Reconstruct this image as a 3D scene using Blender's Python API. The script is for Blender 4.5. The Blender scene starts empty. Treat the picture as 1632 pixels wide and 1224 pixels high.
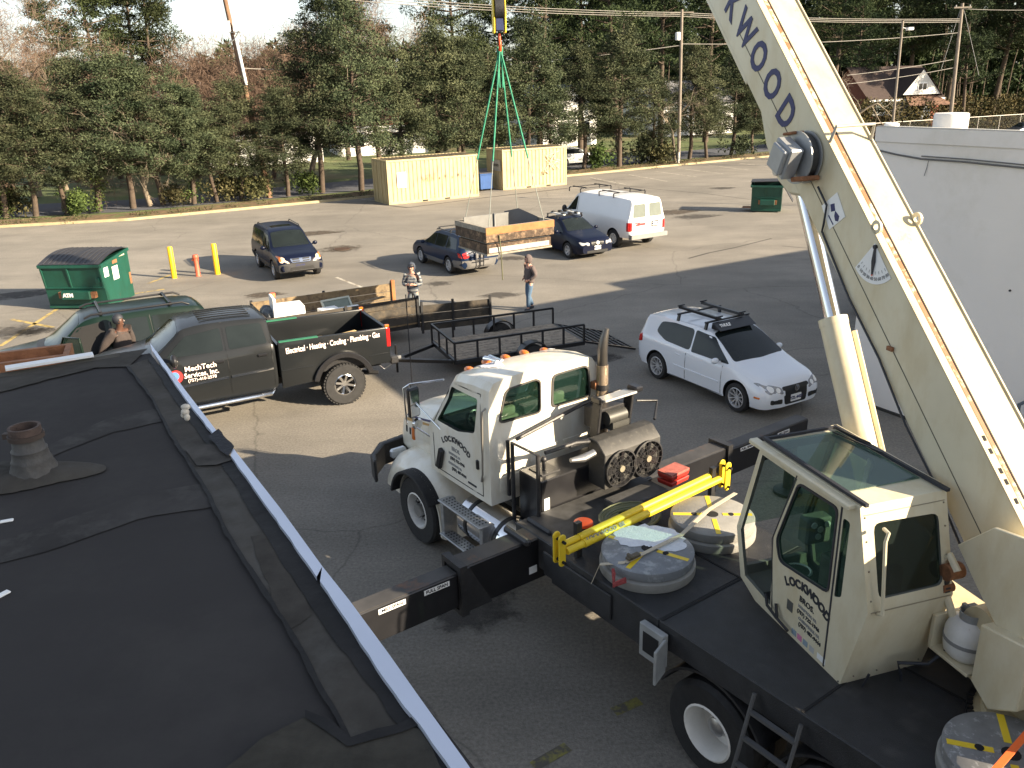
import bpy, bmesh, math, random
import numpy as np
from mathutils import Vector, Matrix
from mathutils.bvhtree import BVHTree
R = math.radians
random.seed(7); np.random.seed(7)
SC = bpy.context.scene; COL = SC.collection
# ---------------------------------------------------------------- camera
PITCH, ROLL, CAMH, FPX = .34628, -.029045, 6.733, 1335.2
Fv = Vector((0, math.cos(PITCH), -math.sin(PITCH))); u0 = Vector((0, math.sin(PITCH), math.cos(PITCH))); x0 = Vector((1, 0, 0))
Xv = x0*math.cos(ROLL) + u0*math.sin(ROLL); Uv = -x0*math.sin(ROLL) + u0*math.cos(ROLL)
cam = bpy.data.cameras.new('camera'); camo = bpy.data.objects.new('camera', cam); COL.objects.link(camo)
camo.matrix_world = Matrix(((Xv.x, Uv.x, -Fv.x, 0), (Xv.y, Uv.y, -Fv.y, 0), (Xv.z, Uv.z, -Fv.z, CAMH), (0, 0, 0, 1)))
cam.sensor_fit = 'HORIZONTAL'; cam.sensor_width = 36; cam.lens = 36*FPX/1632; cam.clip_end = 1500; cam.clip_start = .05
SC.camera = camo
def ray(px, py): return Xv*((px-816)/FPX) - Uv*((py-612)/FPX) + Fv
def G(px, py, z=0.):            # the world point seen at a pixel of the photo, at height z
    d = ray(px, py); return Vector((0, 0, CAMH)) + d*((z-CAMH)/d.z)
def GY(px, py, Y):              # ... at distance Y
    d = ray(px, py); return Vector((0, 0, CAMH)) + d*(Y/d.y)
# ---------------------------------------------------------------- light
SUN_AZ, SUN_EL = 156., 22.6     # direction the shadows fall (ccw from +x), elevation
w = bpy.data.worlds.new('World'); SC.world = w; w.use_nodes = True
nt = w.node_tree; bg = nt.nodes['Background']; sky = nt.nodes.new('ShaderNodeTexSky')
sky.sky_type = 'NISHITA'; sky.sun_disc = False; sky.sun_elevation = R(SUN_EL)
sx, sy = -math.cos(R(SUN_AZ)), -math.sin(R(SUN_AZ))         # towards the sun
sky.sun_rotation = math.atan2(sx, sy); sky.air_density = 1.0; sky.dust_density = 1.2; sky.ozone_density = 1.4
hsv = nt.nodes.new('ShaderNodeHueSaturation'); hsv.inputs['Saturation'].default_value = .55; nt.links.new(sky.outputs[0], hsv.inputs['Color']); nt.links.new(hsv.outputs[0], bg.inputs[0]); bg.inputs[1].default_value = .078
sl = bpy.data.lights.new('sun', 'SUN'); sl.energy = 5.0; sl.angle = R(.55); sl.color = (1, .83, .6)
so = bpy.data.objects.new('sun', sl); COL.objects.link(so)
sd = Vector((sx*math.cos(R(SUN_EL)), sy*math.cos(R(SUN_EL)), math.sin(R(SUN_EL))))
so.rotation_euler = sd.to_track_quat('Z', 'Y').to_euler(); so.location = sd*60
vs = SC.view_settings; vs.view_transform = 'Standard'; vs.look = 'None'; vs.exposure = 1.72; vs.gamma = 1
SC.cycles.max_bounces = 5; SC.cycles.transparent_max_bounces = 10
# ---------------------------------------------------------------- materials
MATS = {}
def mat(name, col, rough=.7, metal=0., var=.12, scale=3., bump=0., bscale=40., coat=0., col2=None, thr=None, spec=None, scale2=None, trans=0.):
    if name in MATS: return MATS[name]
    m = bpy.data.materials.new(name); m.use_nodes = True; n = m.node_tree.nodes; l = m.node_tree.links
    b = n['Principled BSDF']; b.inputs['Roughness'].default_value = rough; b.inputs['Metallic'].default_value = metal
    if coat: b.inputs['Coat Weight'].default_value = coat; b.inputs['Coat Roughness'].default_value = .06
    if spec is not None: b.inputs['Specular IOR Level'].default_value = spec
    tc = n.new('ShaderNodeTexCoord'); src = tc.outputs['Object']
    nz = n.new('ShaderNodeTexNoise'); nz.inputs['Scale'].default_value = scale; nz.inputs['Detail'].default_value = 7; nz.inputs['Roughness'].default_value = .62
    l.new(src, nz.inputs['Vector'])
    rp = n.new('ShaderNodeValToRGB'); rp.color_ramp.elements[0].position = .3; rp.color_ramp.elements[1].position = .7
    c = np.array(col); rp.color_ramp.elements[0].color = (*np.clip(c*(1-var), 0, 1), 1); rp.color_ramp.elements[1].color = (*np.clip(c*(1+var), 0, 1), 1)
    l.new(nz.outputs['Fac'], rp.inputs['Fac']); out = rp.outputs['Color']
    if col2 is not None:
        n2 = n.new('ShaderNodeTexNoise'); n2.inputs['Scale'].default_value = scale2 or scale*2.3; n2.inputs['Detail'].default_value = 9; n2.inputs['Roughness'].default_value = .7
        mp = n.new('ShaderNodeMapping'); mp.inputs['Location'].default_value = (3.7, 1.3, 8.1); l.new(src, mp.inputs['Vector']); l.new(mp.outputs[0], n2.inputs['Vector'])
        r2 = n.new('ShaderNodeValToRGB'); t = thr or (.55, .65); r2.color_ramp.elements[0].position = t[0]; r2.color_ramp.elements[1].position = t[1]
        l.new(n2.outputs['Fac'], r2.inputs['Fac']); mx = n.new('ShaderNodeMixRGB'); l.new(r2.outputs['Color'], mx.inputs['Fac'])
        l.new(out, mx.inputs['Color1']); mx.inputs['Color2'].default_value = (*col2, 1); out = mx.outputs['Color']
    if name.startswith(('cream_paint', 'white_truck', 'tan_container', 'dumpster')):   # rain streaks and grime
        mp = n.new('ShaderNodeMapping'); mp.inputs['Scale'].default_value = (2.2, 2.2, .8); l.new(src, mp.inputs['Vector']); n3 = n.new('ShaderNodeTexNoise'); n3.inputs['Scale'].default_value = 1.6; n3.inputs['Detail'].default_value = 8; n3.inputs['Roughness'].default_value = .68; l.new(mp.outputs[0], n3.inputs['Vector'])
        r3 = n.new('ShaderNodeValToRGB'); r3.color_ramp.elements[0].position = .34; r3.color_ramp.elements[1].position = .56; k3 = .86 if name in ('tan_container_paint', 'dumpster_green') else .9; r3.color_ramp.elements[0].color = (k3, k3*.95, k3*.86, 1); r3.color_ramp.elements[1].color = (1, 1, 1, 1); l.new(n3.outputs['Fac'], r3.inputs['Fac'])
        m3 = n.new('ShaderNodeMixRGB'); m3.blend_type = 'MULTIPLY'; m3.inputs[0].default_value = 1; l.new(out, m3.inputs[1]); l.new(r3.outputs[0], m3.inputs[2]); out = m3.outputs[0]
    l.new(out, b.inputs['Base Color'])
    if bump:
        bn = n.new('ShaderNodeTexNoise'); bn.inputs['Scale'].default_value = bscale; bn.inputs['Detail'].default_value = 5; l.new(src, bn.inputs['Vector'])
        bp = n.new('ShaderNodeBump'); bp.inputs['Strength'].default_value = bump; bp.inputs['Distance'].default_value = .02
        l.new(bn.outputs['Fac'], bp.inputs['Height']); l.new(bp.outputs[0], b.inputs['Normal'])
    if trans:
        m2 = n.new('ShaderNodeMixShader'); tr = n.new('ShaderNodeBsdfTransparent'); tr.inputs[0].default_value = (.72, .86, .8, 1)
        m2.inputs[0].default_value = trans; l.new(b.outputs[0], m2.inputs[1]); l.new(tr.outputs[0], m2.inputs[2]); l.new(m2.outputs[0], n['Material Output'].inputs[0])
    MATS[name] = m; return m
def leafmat(name, c1, c2, s=.8):
    m = bpy.data.materials.new(name); m.use_nodes = True; n = m.node_tree.nodes; l = m.node_tree.links; b = n['Principled BSDF']
    b.inputs['Roughness'].default_value = .75; b.inputs['Specular IOR Level'].default_value = .15
    tc = n.new('ShaderNodeTexCoord'); nz = n.new('ShaderNodeTexNoise'); nz.inputs['Scale'].default_value = s; nz.inputs['Detail'].default_value = 4
    oi = n.new('ShaderNodeObjectInfo'); l.new(tc.outputs['Object'], nz.inputs['Vector'])
    rp = n.new('ShaderNodeValToRGB'); rp.color_ramp.elements[0].position = .35; rp.color_ramp.elements[1].position = .66
    rp.color_ramp.elements[0].color = (*c1, 1); rp.color_ramp.elements[1].color = (*c2, 1); l.new(nz.outputs['Fac'], rp.inputs['Fac'])
    hs = n.new('ShaderNodeHueSaturation'); mr = n.new('ShaderNodeMapRange'); mr.inputs[3].default_value = .75; mr.inputs[4].default_value = 1.3
    l.new(oi.outputs['Random'], mr.inputs[0]); mh = n.new('ShaderNodeMapRange'); mh.inputs[3].default_value = .475; mh.inputs[4].default_value = .52; ms_ = n.new('ShaderNodeMath'); ms_.operation = 'FRACT'; mm_ = n.new('ShaderNodeMath'); mm_.operation = 'MULTIPLY'; mm_.inputs[1].default_value = 7.3; l.new(oi.outputs['Random'], mm_.inputs[0]); l.new(mm_.outputs[0], ms_.inputs[0]); l.new(ms_.outputs[0], mh.inputs[0]); l.new(mh.outputs[0], hs.inputs['Hue']); l.new(mr.outputs[0], hs.inputs['Value']); l.new(rp.outputs[0], hs.inputs['Color']); l.new(hs.outputs[0], b.inputs['Base Color'])
    MATS[name] = m; return m
cream = mat('cream_paint', (.66, .6, .44), .38, 0, .05, 1.5, coat=.25, col2=(.45, .33, .2), thr=(.72, .82), scale2=5)
creamtop = mat('cream_paint_worn', (.58, .5, .33), .5, 0, .07, 2.0, col2=(.3, .17, .09), thr=(.64, .76), scale2=2.2)
truckw = mat('white_truck_paint', (.76, .73, .64), .32, 0, .03, 1., coat=.4)
black = mat('black_steel', (.022, .022, .024), .45, 0, .4, 4, bump=.15, col2=(.06, .055, .05), thr=(.55, .75))
blackp = mat('black_satin', (.015, .015, .017), .3, 0, .2, 3)
deckm = mat('black_deck_plate', (.024, .025, .028), .55, 0, .3, 6, bump=.5, bscale=120, col2=(.06, .058, .056), thr=(.56, .72), scale2=1.8)
rust = mat('rust', (.23, .1, .045), .85, 0, .4, 12, bump=.3)
steeltop = mat('worn_steel_top', (.06, .057, .055), .55, .1, .3, 3, col2=(.2, .09, .04), thr=(.58, .72), scale2=2.)
chrome = mat('chrome', (.75, .75, .76), .12, 1., .05, 3)
alu = mat('aluminium', (.5, .5, .5), .35, .9, .2, 8)
galv = mat('galvanised', (.42, .43, .44), .4, .7, .2, 10)
rubber = mat('tyre_rubber', (.018, .018, .019), .75, 0, .3, 12, bump=.25, bscale=60)
rimw = mat('white_rim', (.72, .7, .66), .45, 0, .08, 6, col2=(.3, .25, .2), thr=(.68, .8))
glass = mat('dark_car_glass', (.012, .016, .016), .06, 0, .2, 2, spec=.3)
glasst = mat('tinted_glass', (.015, .035, .028), .03, 0, .1, 2, trans=.76, spec=.7)
rims = mat('silver_rim', (.5, .5, .51), .35, .25, .08, 6, coat=.3)
amber = mat('amber_lens', (.62, .16, .02), .25, 0, .1, 5, coat=.5)
redl = mat('red_lens', (.45, .015, .015), .2, 0, .2, 8, coat=.6)
lens = mat('clear_lens', (.55, .56, .56), .08, .3, .15, 20, coat=.8)
ylw = mat('yellow_paint', (.78, .56, .03), .42, 0, .06, 3, col2=(.25, .17, .05), thr=(.7, .8), scale2=6)
ink = mat('black_lettering', (.02, .022, .03), .6)
navy = mat('navy_lettering', (.02, .026, .11), .5, col2=(.5, .48, .4), thr=(.72, .76), scale2=9)
whitel = mat('white_lettering', (.85, .84, .82), .5)
greyl = mat('grey_lettering', (.25, .25, .25), .6)
redt = mat('red_lettering', (.6, .03, .03), .5)
white = mat('white_paint', (.8, .8, .79), .45, 0, .04, 2)
orange = mat('orange_plastic', (.85, .09, .02), .4)
dark = mat('dark_interior', (.01, .01, .011), .9)
seatm = mat('beige_seat', (.36, .32, .24), .85, 0, .15, 8)
frostm = mat('frost', (.72, .75, .8), .8, 0, .08, 20, bump=.6, bscale=60)
grille = mat('dark_grille', (.015, .015, .015), .5)
# ---------------------------------------------------------------- mesh builder
def frame(loc, deg): return Matrix.Translation(Vector(loc)) @ Matrix.Rotation(R(deg), 4, 'Z')
I4 = Matrix.Identity(4)
class MB:
    def __init__(s): s.v = []; s.f = []; s.mi = []; s.m = 0
    def add(s, vs, fs):
        o = len(s.v); s.v += [tuple(v) for v in vs]
        for f in fs: s.f.append([i+o for i in f]); s.mi.append(s.m)
        return s
    def box(s, c, d, rz=0, rot=None, taper=1.):
        c = Vector(c); M = rot if rot is not None else Matrix.Rotation(R(rz), 3, 'Z')
        v = []
        for z in (-1, 1):
            k = taper if z > 0 else 1
            for x, y in ((-1, -1), (1, -1), (1, 1), (-1, 1)): v.append(c + M @ Vector((x*d[0]/2*k, y*d[1]/2*k, z*d[2]/2)))
        return s.add(v, [(3, 2, 1, 0), (4, 5, 6, 7), (0, 1, 5, 4), (1, 2, 6, 5), (2, 3, 7, 6), (3, 0, 4, 7)])
    def b2(s, x0, x1, y0, y1, z0, z1): return s.box(((x0+x1)/2, (y0+y1)/2, (z0+z1)/2), (abs(x1-x0), abs(y1-y0), abs(z1-z0)))
    def bar(s, a, b, wd, h=None, up=(0, 0, 1)):
        a, b = Vector(a), Vector(b); h = h or wd; d = (b-a); L = d.length; d.normalize(); up = Vector(up)
        if abs(d.dot(up)) > .98: up = Vector((0, 1, 0)) if abs(d.y) < .9 else Vector((1, 0, 0))
        sd_ = d.cross(up).normalized(); u = sd_.cross(d)
        M = Matrix((sd_, d, u)).transposed()
        return s.box((a+b)/2, (wd, L, h), rot=M)
    def cyl(s, a, b, r0, r1=None, n=14, cap=True):
        a, b = Vector(a), Vector(b); r1 = r0 if r1 is None else r1; d = (b-a).normalized()
        t = Vector((0, 0, 1)) if abs(d.z) < .9 else Vector((1, 0, 0)); p = d.cross(t).normalized(); q = d.cross(p)
        v = [a+(p*math.cos(2*math.pi*i/n)+q*math.sin(2*math.pi*i/n))*r0 for i in range(n)] + [b+(p*math.cos(2*math.pi*i/n)+q*math.sin(2*math.pi*i/n))*r1 for i in range(n)]
        f = [(i, i+n, (i+1) % n+n, (i+1) % n) for i in range(n)]
        if cap: f += [tuple(range(n)), tuple(range(2*n-1, n-1, -1))]
        return s.add(v, f)
    def tube(s, pts, r, n=8):
        pts = [Vector(p) for p in pts]; rs = r if isinstance(r, (list, tuple)) else [r]*len(pts); v = []; pp = None
        for i, p in enumerate(pts):
            d = (pts[min(i+1, len(pts)-1)]-pts[max(i-1, 0)]).normalized()
            if pp is None: t = Vector((0, 0, 1)) if abs(d.z) < .9 else Vector((1, 0, 0)); pp = d.cross(t).normalized()
            else: pp = (pp-d*pp.dot(d)).normalized()
            q = d.cross(pp); v += [p+(pp*math.cos(2*math.pi*k/n)+q*math.sin(2*math.pi*k/n))*rs[i] for k in range(n)]
        f = []
        for i in range(len(pts)-1):
            for k in range(n): a = i*n+k; b = i*n+(k+1) % n; f.append((a, a+n, b+n, b))
        f += [tuple(range(n)), tuple(range(len(v)-1, len(v)-n-1, -1))]
        return s.add(v, f)
    def prism(s, poly, d0, d1, ax='y'):
        k = {'y': lambda a, b, d: (a, d, b), 'x': lambda a, b, d: (d, a, b), 'z': lambda a, b, d: (a, b, d)}[ax]
        n = len(poly); v = [k(a, b, d0) for a, b in poly]+[k(a, b, d1) for a, b in poly]
        return s.add(v, [tuple(range(n)), tuple(range(2*n-1, n-1, -1))]+[(i, i+n, (i+1) % n+n, (i+1) % n) for i in range(n)])
    def lathe(s, prof, c, ax='z', n=28, closed=False):
        c = Vector(c); v = []
        for r, h in prof:
            for i in range(n):
                a = 2*math.pi*i/n; x, y = r*math.cos(a), r*math.sin(a)
                v.append(c+(Vector((x, y, h)) if ax == 'z' else Vector((x, h, y)) if ax == 'y' else Vector((h, x, y))))
        f = []; m = len(prof)
        for j in range(m if closed else m-1):
            for i in range(n): j2 = (j+1) % m; f.append((j*n+i, j2*n+i, j2*n+(i+1) % n, j*n+(i+1) % n))
        if not closed: f += ([tuple(range(n))] if prof[0][0] < .02 else [])+([tuple(range(m*n-1, (m-1)*n-1, -1))] if prof[-1][0] < .02 else [])
        return s.add(v, f)
    def ball(s, c, r, n=12, m=8):
        r = (r, r, r) if not isinstance(r, (tuple, list)) else r; c = Vector(c); v = []
        for j in range(m+1):
            t = math.pi*(j+.001*(j == 0)-.001*(j == m))/m
            for i in range(n): a = 2*math.pi*i/n; v.append(c+Vector((r[0]*math.sin(t)*math.cos(a), r[1]*math.sin(t)*math.sin(a), r[2]*math.cos(t))))
        return s.add(v, [(j*n+i, (j+1)*n+i, (j+1)*n+(i+1) % n, j*n+(i+1) % n) for j in range(m) for i in range(n)])
    def quad(s, *p): return s.add(p, [tuple(range(len(p)))])
    def xf(s, M): s.v = [tuple(M @ Vector(v)) for v in s.v]; return s
ROOTM = {}
def set_tags(o, label=None, cat=None, group=None, kind=None):
    if label: o['label'] = label
    if cat: o['category'] = cat
    if group: o['group'] = group
    if kind: o['kind'] = kind
def finish(me, smooth=30):
    me.validate(); me.update()
    if smooth:
        me.polygons.foreach_set('use_smooth', [True]*len(me.polygons)); me.set_sharp_from_angle(angle=R(smooth))
def build(name, mb, mats, parent=None, M=I4, bevel=0., smooth=30, label=None, cat=None, group=None, kind=None, fixn=True, bseg=1):
    """Link mb as one object. M: frame of its vertices in the world. With a parent the object sits at the parent's origin."""
    if not isinstance(mats, (list, tuple)): mats = [mats]
    par = parent
    while par is not None and par.name not in ROOTM: par = par.parent
    base = ROOTM[par.name] if par is not None else M
    T = base.inverted() @ M
    me = bpy.data.meshes.new(name); me.from_pydata([tuple(T @ Vector(v)) for v in mb.v], [], mb.f)
    for m in mats: me.materials.append(m)
    if len(mats) > 1: me.polygons.foreach_set('material_index', mb.mi)
    if bevel or fixn:
        bm = bmesh.new(); bm.from_mesh(me)
        if fixn: bmesh.ops.recalc_face_normals(bm, faces=bm.faces)
        if bevel:
            es = [e for e in bm.edges if len(e.link_faces) == 2 and e.calc_face_angle(0) > .6]
            bmesh.ops.bevel(bm, geom=es, offset=bevel, segments=bseg, profile=.5, affect='EDGES', clamp_overlap=True)
        bm.to_mesh(me); bm.free()
    finish(me, smooth)
    o = bpy.data.objects.new(name, me); COL.objects.link(o)
    if parent is not None: o.parent = parent
    else: o.matrix_world = M; ROOTM[o.name] = M
    set_tags(o, label, cat, group, kind); return o
def thing(name, label, cat, M, group=None, kind=None):
    o = bpy.data.objects.new(name, None); COL.objects.link(o); o.empty_display_size = .3; o.matrix_world = M
    ROOTM[o.name] = M; set_tags(o, label, cat, group, kind); return o
def dup(o, M, label=None, group=None):
    r = o.copy(); COL.objects.link(r); r.matrix_world = M; ROOTM[r.name] = M
    if label: r['label'] = label
    if group: r['group'] = group
    def rec(a, b):
        for ch in list(a.children):
            c_ = ch.copy(); COL.objects.link(c_); c_.parent = b; rec(ch, c_)
    rec(o, r); return r
def text_mb(body, size, org, right, up, bold=0., depth=.004, mb=None, align='CENTER', sx=1., shear=0.):
    cu = bpy.data.curves.new('t', 'FONT'); cu.body = body; cu.size = size; cu.align_x = align; cu.align_y = 'CENTER'
    cu.offset = bold; cu.extrude = depth/2; cu.shear = shear; cu.resolution_u = 3
    ob = bpy.data.objects.new('t', cu); COL.objects.link(ob)
    dg = bpy.context.evaluated_depsgraph_get(); dg.update(); me = bpy.data.meshes.new_from_object(ob.evaluated_get(dg))
    mb = mb or MB(); right = Vector(right).normalized(); up = Vector(up).normalized(); nn = right.cross(up); org = Vector(org)
    mb.add([org+right*v.co.x*sx+up*v.co.y+nn*v.co.z for v in me.vertices], [tuple(p.vertices) for p in me.polygons])
    bpy.data.objects.remove(ob); bpy.data.curves.remove(cu); bpy.data.meshes.remove(me); return mb
def arc_text(body, size, org, right, up, rad, step, bold=0., mb=None):
    """letters set along an arch (centre below the word)"""
    right = Vector(right).normalized(); up = Vector(up).normalized(); org = Vector(org); mb = mb or MB(); n = len(body)
    for i, ch in enumerate(body):
        a = (i-(n-1)/2)*step/rad
        p = org + right*(rad*math.sin(a)) + up*(rad*(math.cos(a)-1))
        r2 = right*math.cos(a)-up*math.sin(a); u2 = up*math.cos(a)+right*math.sin(a)
        text_mb(ch, size, p, r2, u2, bold, mb=mb)
    return mb
def cut(mb, cutters, union=False):
    """exact boolean: mb minus the cutters; returns a new MB (material index 1 marks faces left by the cutters)"""
    def ob(m_, nm, k):
        me = bpy.data.meshes.new(nm); me.from_pydata(m_.v, [], m_.f)
        for i in range(2): me.materials.append(None)
        me.polygons.foreach_set('material_index', [k]*len(me.polygons))
        bm = bmesh.new(); bm.from_mesh(me); bmesh.ops.recalc_face_normals(bm, faces=bm.faces); bm.to_mesh(me); bm.free()
        o_ = bpy.data.objects.new(nm, me); COL.objects.link(o_); return o_
    a = ob(mb, 'a', 0); cs = []
    for i, cmb in enumerate(cutters):
        c_ = ob(cmb, 'c', 1); cs.append(c_); md = a.modifiers.new('b', 'BOOLEAN'); md.operation = 'DIFFERENCE'; md.object = c_; md.solver = 'EXACT'
    dg = bpy.context.evaluated_depsgraph_get(); dg.update(); me = bpy.data.meshes.new_from_object(a.evaluated_get(dg))
    r = MB(); r.v = [tuple(v.co) for v in me.vertices]; r.f = [list(p.vertices) for p in me.polygons]; r.mi = [p.material_index for p in me.polygons]
    for o_ in [a]+cs: d_ = o_.data; bpy.data.objects.remove(o_); bpy.data.meshes.remove(d_)
    return r
# decals: panels shaped onto a body by casting a flat outline at it
VIEW = {'L': (lambda a, b: (a, 6, b), (0, -1, 0)), 'R': (lambda a, b: (a, -6, b), (0, 1, 0)), 'F': (lambda a, b: (7, a, b), (-1, 0, 0)), 'B': (lambda a, b: (-7, a, b), (1, 0, 0)), 'T': (lambda a, b: (a, b, 6), (0, 0, -1))}
def bvh_of(mb): return BVHTree.FromPolygons([Vector(v) for v in mb.v], mb.f)
def rounded(poly, r, seg=3):
    out = []; n = len(poly)
    for i in range(n):
        p, a, b = Vector(poly[i]), Vector(poly[i-1]), Vector(poly[(i+1) % n]); da, db = (a-p), (b-p)
        k = min(r, da.length*.45, db.length*.45)
        if k < 1e-4: out.append(tuple(p)); continue
        p0, p1 = p+da.normalized()*k, p+db.normalized()*k
        for j in range(seg+1): t = j/seg; out.append(tuple(p0*(1-t)**2+p*2*t*(1-t)+p1*t*t))
    return out
def decal(mb, bv, poly, view, off=.006, rnd=.04, rings=4, sub=.15, skirt=.02):
    fn, dr = VIEW[view]; dr = Vector(dr); P = rounded(poly, rnd) if rnd else list(poly); Q = []
    for i in range(len(P)):
        a, b = Vector(P[i]), Vector(P[(i+1) % len(P)]); k = max(1, int((b-a).length/sub))
        Q += [a+(b-a)*(j/k) for j in range(k)]
    c = sum(Q, Vector((0, 0)))/len(Q); n = len(Q); v = []
    def hit(p):
        o = Vector(fn(p.x, p.y)); h, nr, _, _ = bv.ray_cast(o, dr)
        if h is None:
            h, nr, _, _ = bv.find_nearest(o+dr*5.2) if view in 'LRT' else bv.find_nearest(o+dr*4.8)
            return h
        if nr.dot(dr) > 0: nr = -nr
        return h+nr*off
    for k in range(rings): t = 1-k/rings; v += [hit(c+(q-c)*t) for q in Q]
    v.append(hit(c)); f = []
    for k in range(rings-1):
        for i in range(n): f.append((k*n+i, k*n+(i+1) % n, (k+1)*n+(i+1) % n, (k+1)*n+i))
    for i in range(n): f.append(((rings-1)*n+i, (rings-1)*n+(i+1) % n, rings*n))
    o = len(v); v += [p+dr*skirt for p in v[:n]]
    for i in range(n): f.append((i, o+i, o+(i+1) % n, (i+1) % n))
    return mb.add(v, f)
def mir(poly): return [(a, -b) for a, b in poly]
def miry(poly): return [(-a, b) for a, b in poly]
# ---------------------------------------------------------------- vehicles
def pchip(x, y, xs):
    x = np.array(x, float); y = np.array(y, float); h = np.diff(x); d = np.diff(y)/h; m = np.zeros(len(x))
    m[0], m[-1] = d[0], d[-1]
    for i in range(1, len(x)-1):
        if d[i-1]*d[i] > 0: w1, w2 = 2*h[i]+h[i-1], h[i]+2*h[i-1]; m[i] = (w1+w2)/(w1/d[i-1]+w2/d[i])
    k = np.clip(np.searchsorted(x, xs)-1, 0, len(h)-1); t = (xs-x[k])/h[k]
    return (2*t**3-3*t**2+1)*y[k]+(t**3-2*t**2+t)*h[k]*m[k]+(-2*t**3+3*t**2)*y[k+1]+(t**3-t**2)*h[k]*m[k+1]
def loft_body(st, n=56, crown=.03):
    st = sorted(st); a = np.array(st, float); x = a[:, 0]
    xs = np.unique(np.concatenate([np.linspace(x[0], x[-1], n), x])); C = [pchip(x, a[:, k], xs) for k in range(1, 8)]
    mb = MB(); v = []; rings = []
    for i, X in enumerate(xs):
        zb, zt, zr, wb, wm, wt, wr = [c[i] for c in C]; d = zt-zb; e = max(zr-zt, .01)
        half = [(0, zb), (wb*.8, zb), (wb, zb+.05*min(1, d)), (wm*.985, zb+.25*d), (wm, zb+.55*d), (wt*.35+wm*.65, zb+.85*d), (wt, zt), (wt-(wt-wr)*.1-.01, zt+e*.08),
                (wr+(wt-wr)*.12, zr-e*.12-.005), (wr*.96, zr-.004), (wr*.7, zr+crown*.5), (wr*.35, zr+crown*.9), (0, zr+crown)]
        rings.append(len(v)); v += [(X, p, q) for p, q in half]+[(X, -p, q) for p, q in reversed(half[1:-1])]
    m = 24; f = []
    for i in range(len(xs)-1):
        for k in range(m): f.append((i*m+k, i*m+(k+1) % m, (i+1)*m+(k+1) % m, (i+1)*m+k))
    f.append(tuple(range(m))); f.append(tuple(range(len(v)-1, len(v)-m-1, -1)))
    return mb.add(v, f)
def wheel(par, c, side, Rr=.32, wd=.2, rr=.2, spokes=5, rimmat=None, sw=.035, bevelspk=0, tread=False, steer=0):
    c = Vector(c); rimmat = rimmat or rims
    Mw = Matrix.Translation(c) @ Matrix.Rotation(R(steer), 4, 'Z')
    prof = [(rr, -wd/2), (Rr*.93, -wd/2), (Rr*.985, -wd/2+wd*.1), (Rr, -wd/2+wd*.22), (Rr, wd/2-wd*.22), (Rr*.985, wd/2-wd*.1), (Rr*.93, wd/2), (rr+.015, wd/2), (rr, wd/2-.012)]
    t = MB().lathe(prof, (0, 0, 0), 'y', 36, closed=True)
    if tread:
        for i in range(40):
            a = 2*math.pi*i/40
            for s in (-1, 1): t.box((Rr*math.cos(a+s*.04), s*wd*.26, Rr*math.sin(a+s*.04)), (.03, wd*.38, .05), rot=Matrix.Rotation(-a, 3, 'Y'))
    t.xf(Mw); to = build('wheel', t, rubber, par, M=ROOTM[par.name])
    s = side; r = MB().lathe([(rr+.004, s*(wd/2-.01)), (rr-.018, s*(wd/2)), (rr-.03, s*(wd/2-.03)), (rr-.035, -s*wd*.4), (rr+.003, -s*wd*.4)], (0, 0, 0), 'y', 32, closed=True)
    r.lathe([(.001, s*wd*.3), (.05, s*wd*.3), (.06, s*wd*.22), (.06, -s*wd*.1), (.001, -s*wd*.1)], (0, 0, 0), 'y', 16)
    for i in range(spokes):
        a = 2*math.pi*i/spokes+.3; r.bar((.04*math.cos(a), s*wd*.24, .04*math.sin(a)), ((rr-.02)*math.cos(a), s*wd*.36, (rr-.02)*math.sin(a)), sw, .03, up=(0, 1, 0))
    r.m = 1; r.lathe([(.001, s*wd*.02), (rr-.03, s*wd*.02), (rr-.03, -s*wd*.02), (.001, -s*wd*.02)], (0, 0, 0), 'y', 24); r.xf(Mw)
    build('rim', r, [rimmat, dark], to, M=ROOTM[par.name]); return to
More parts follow.
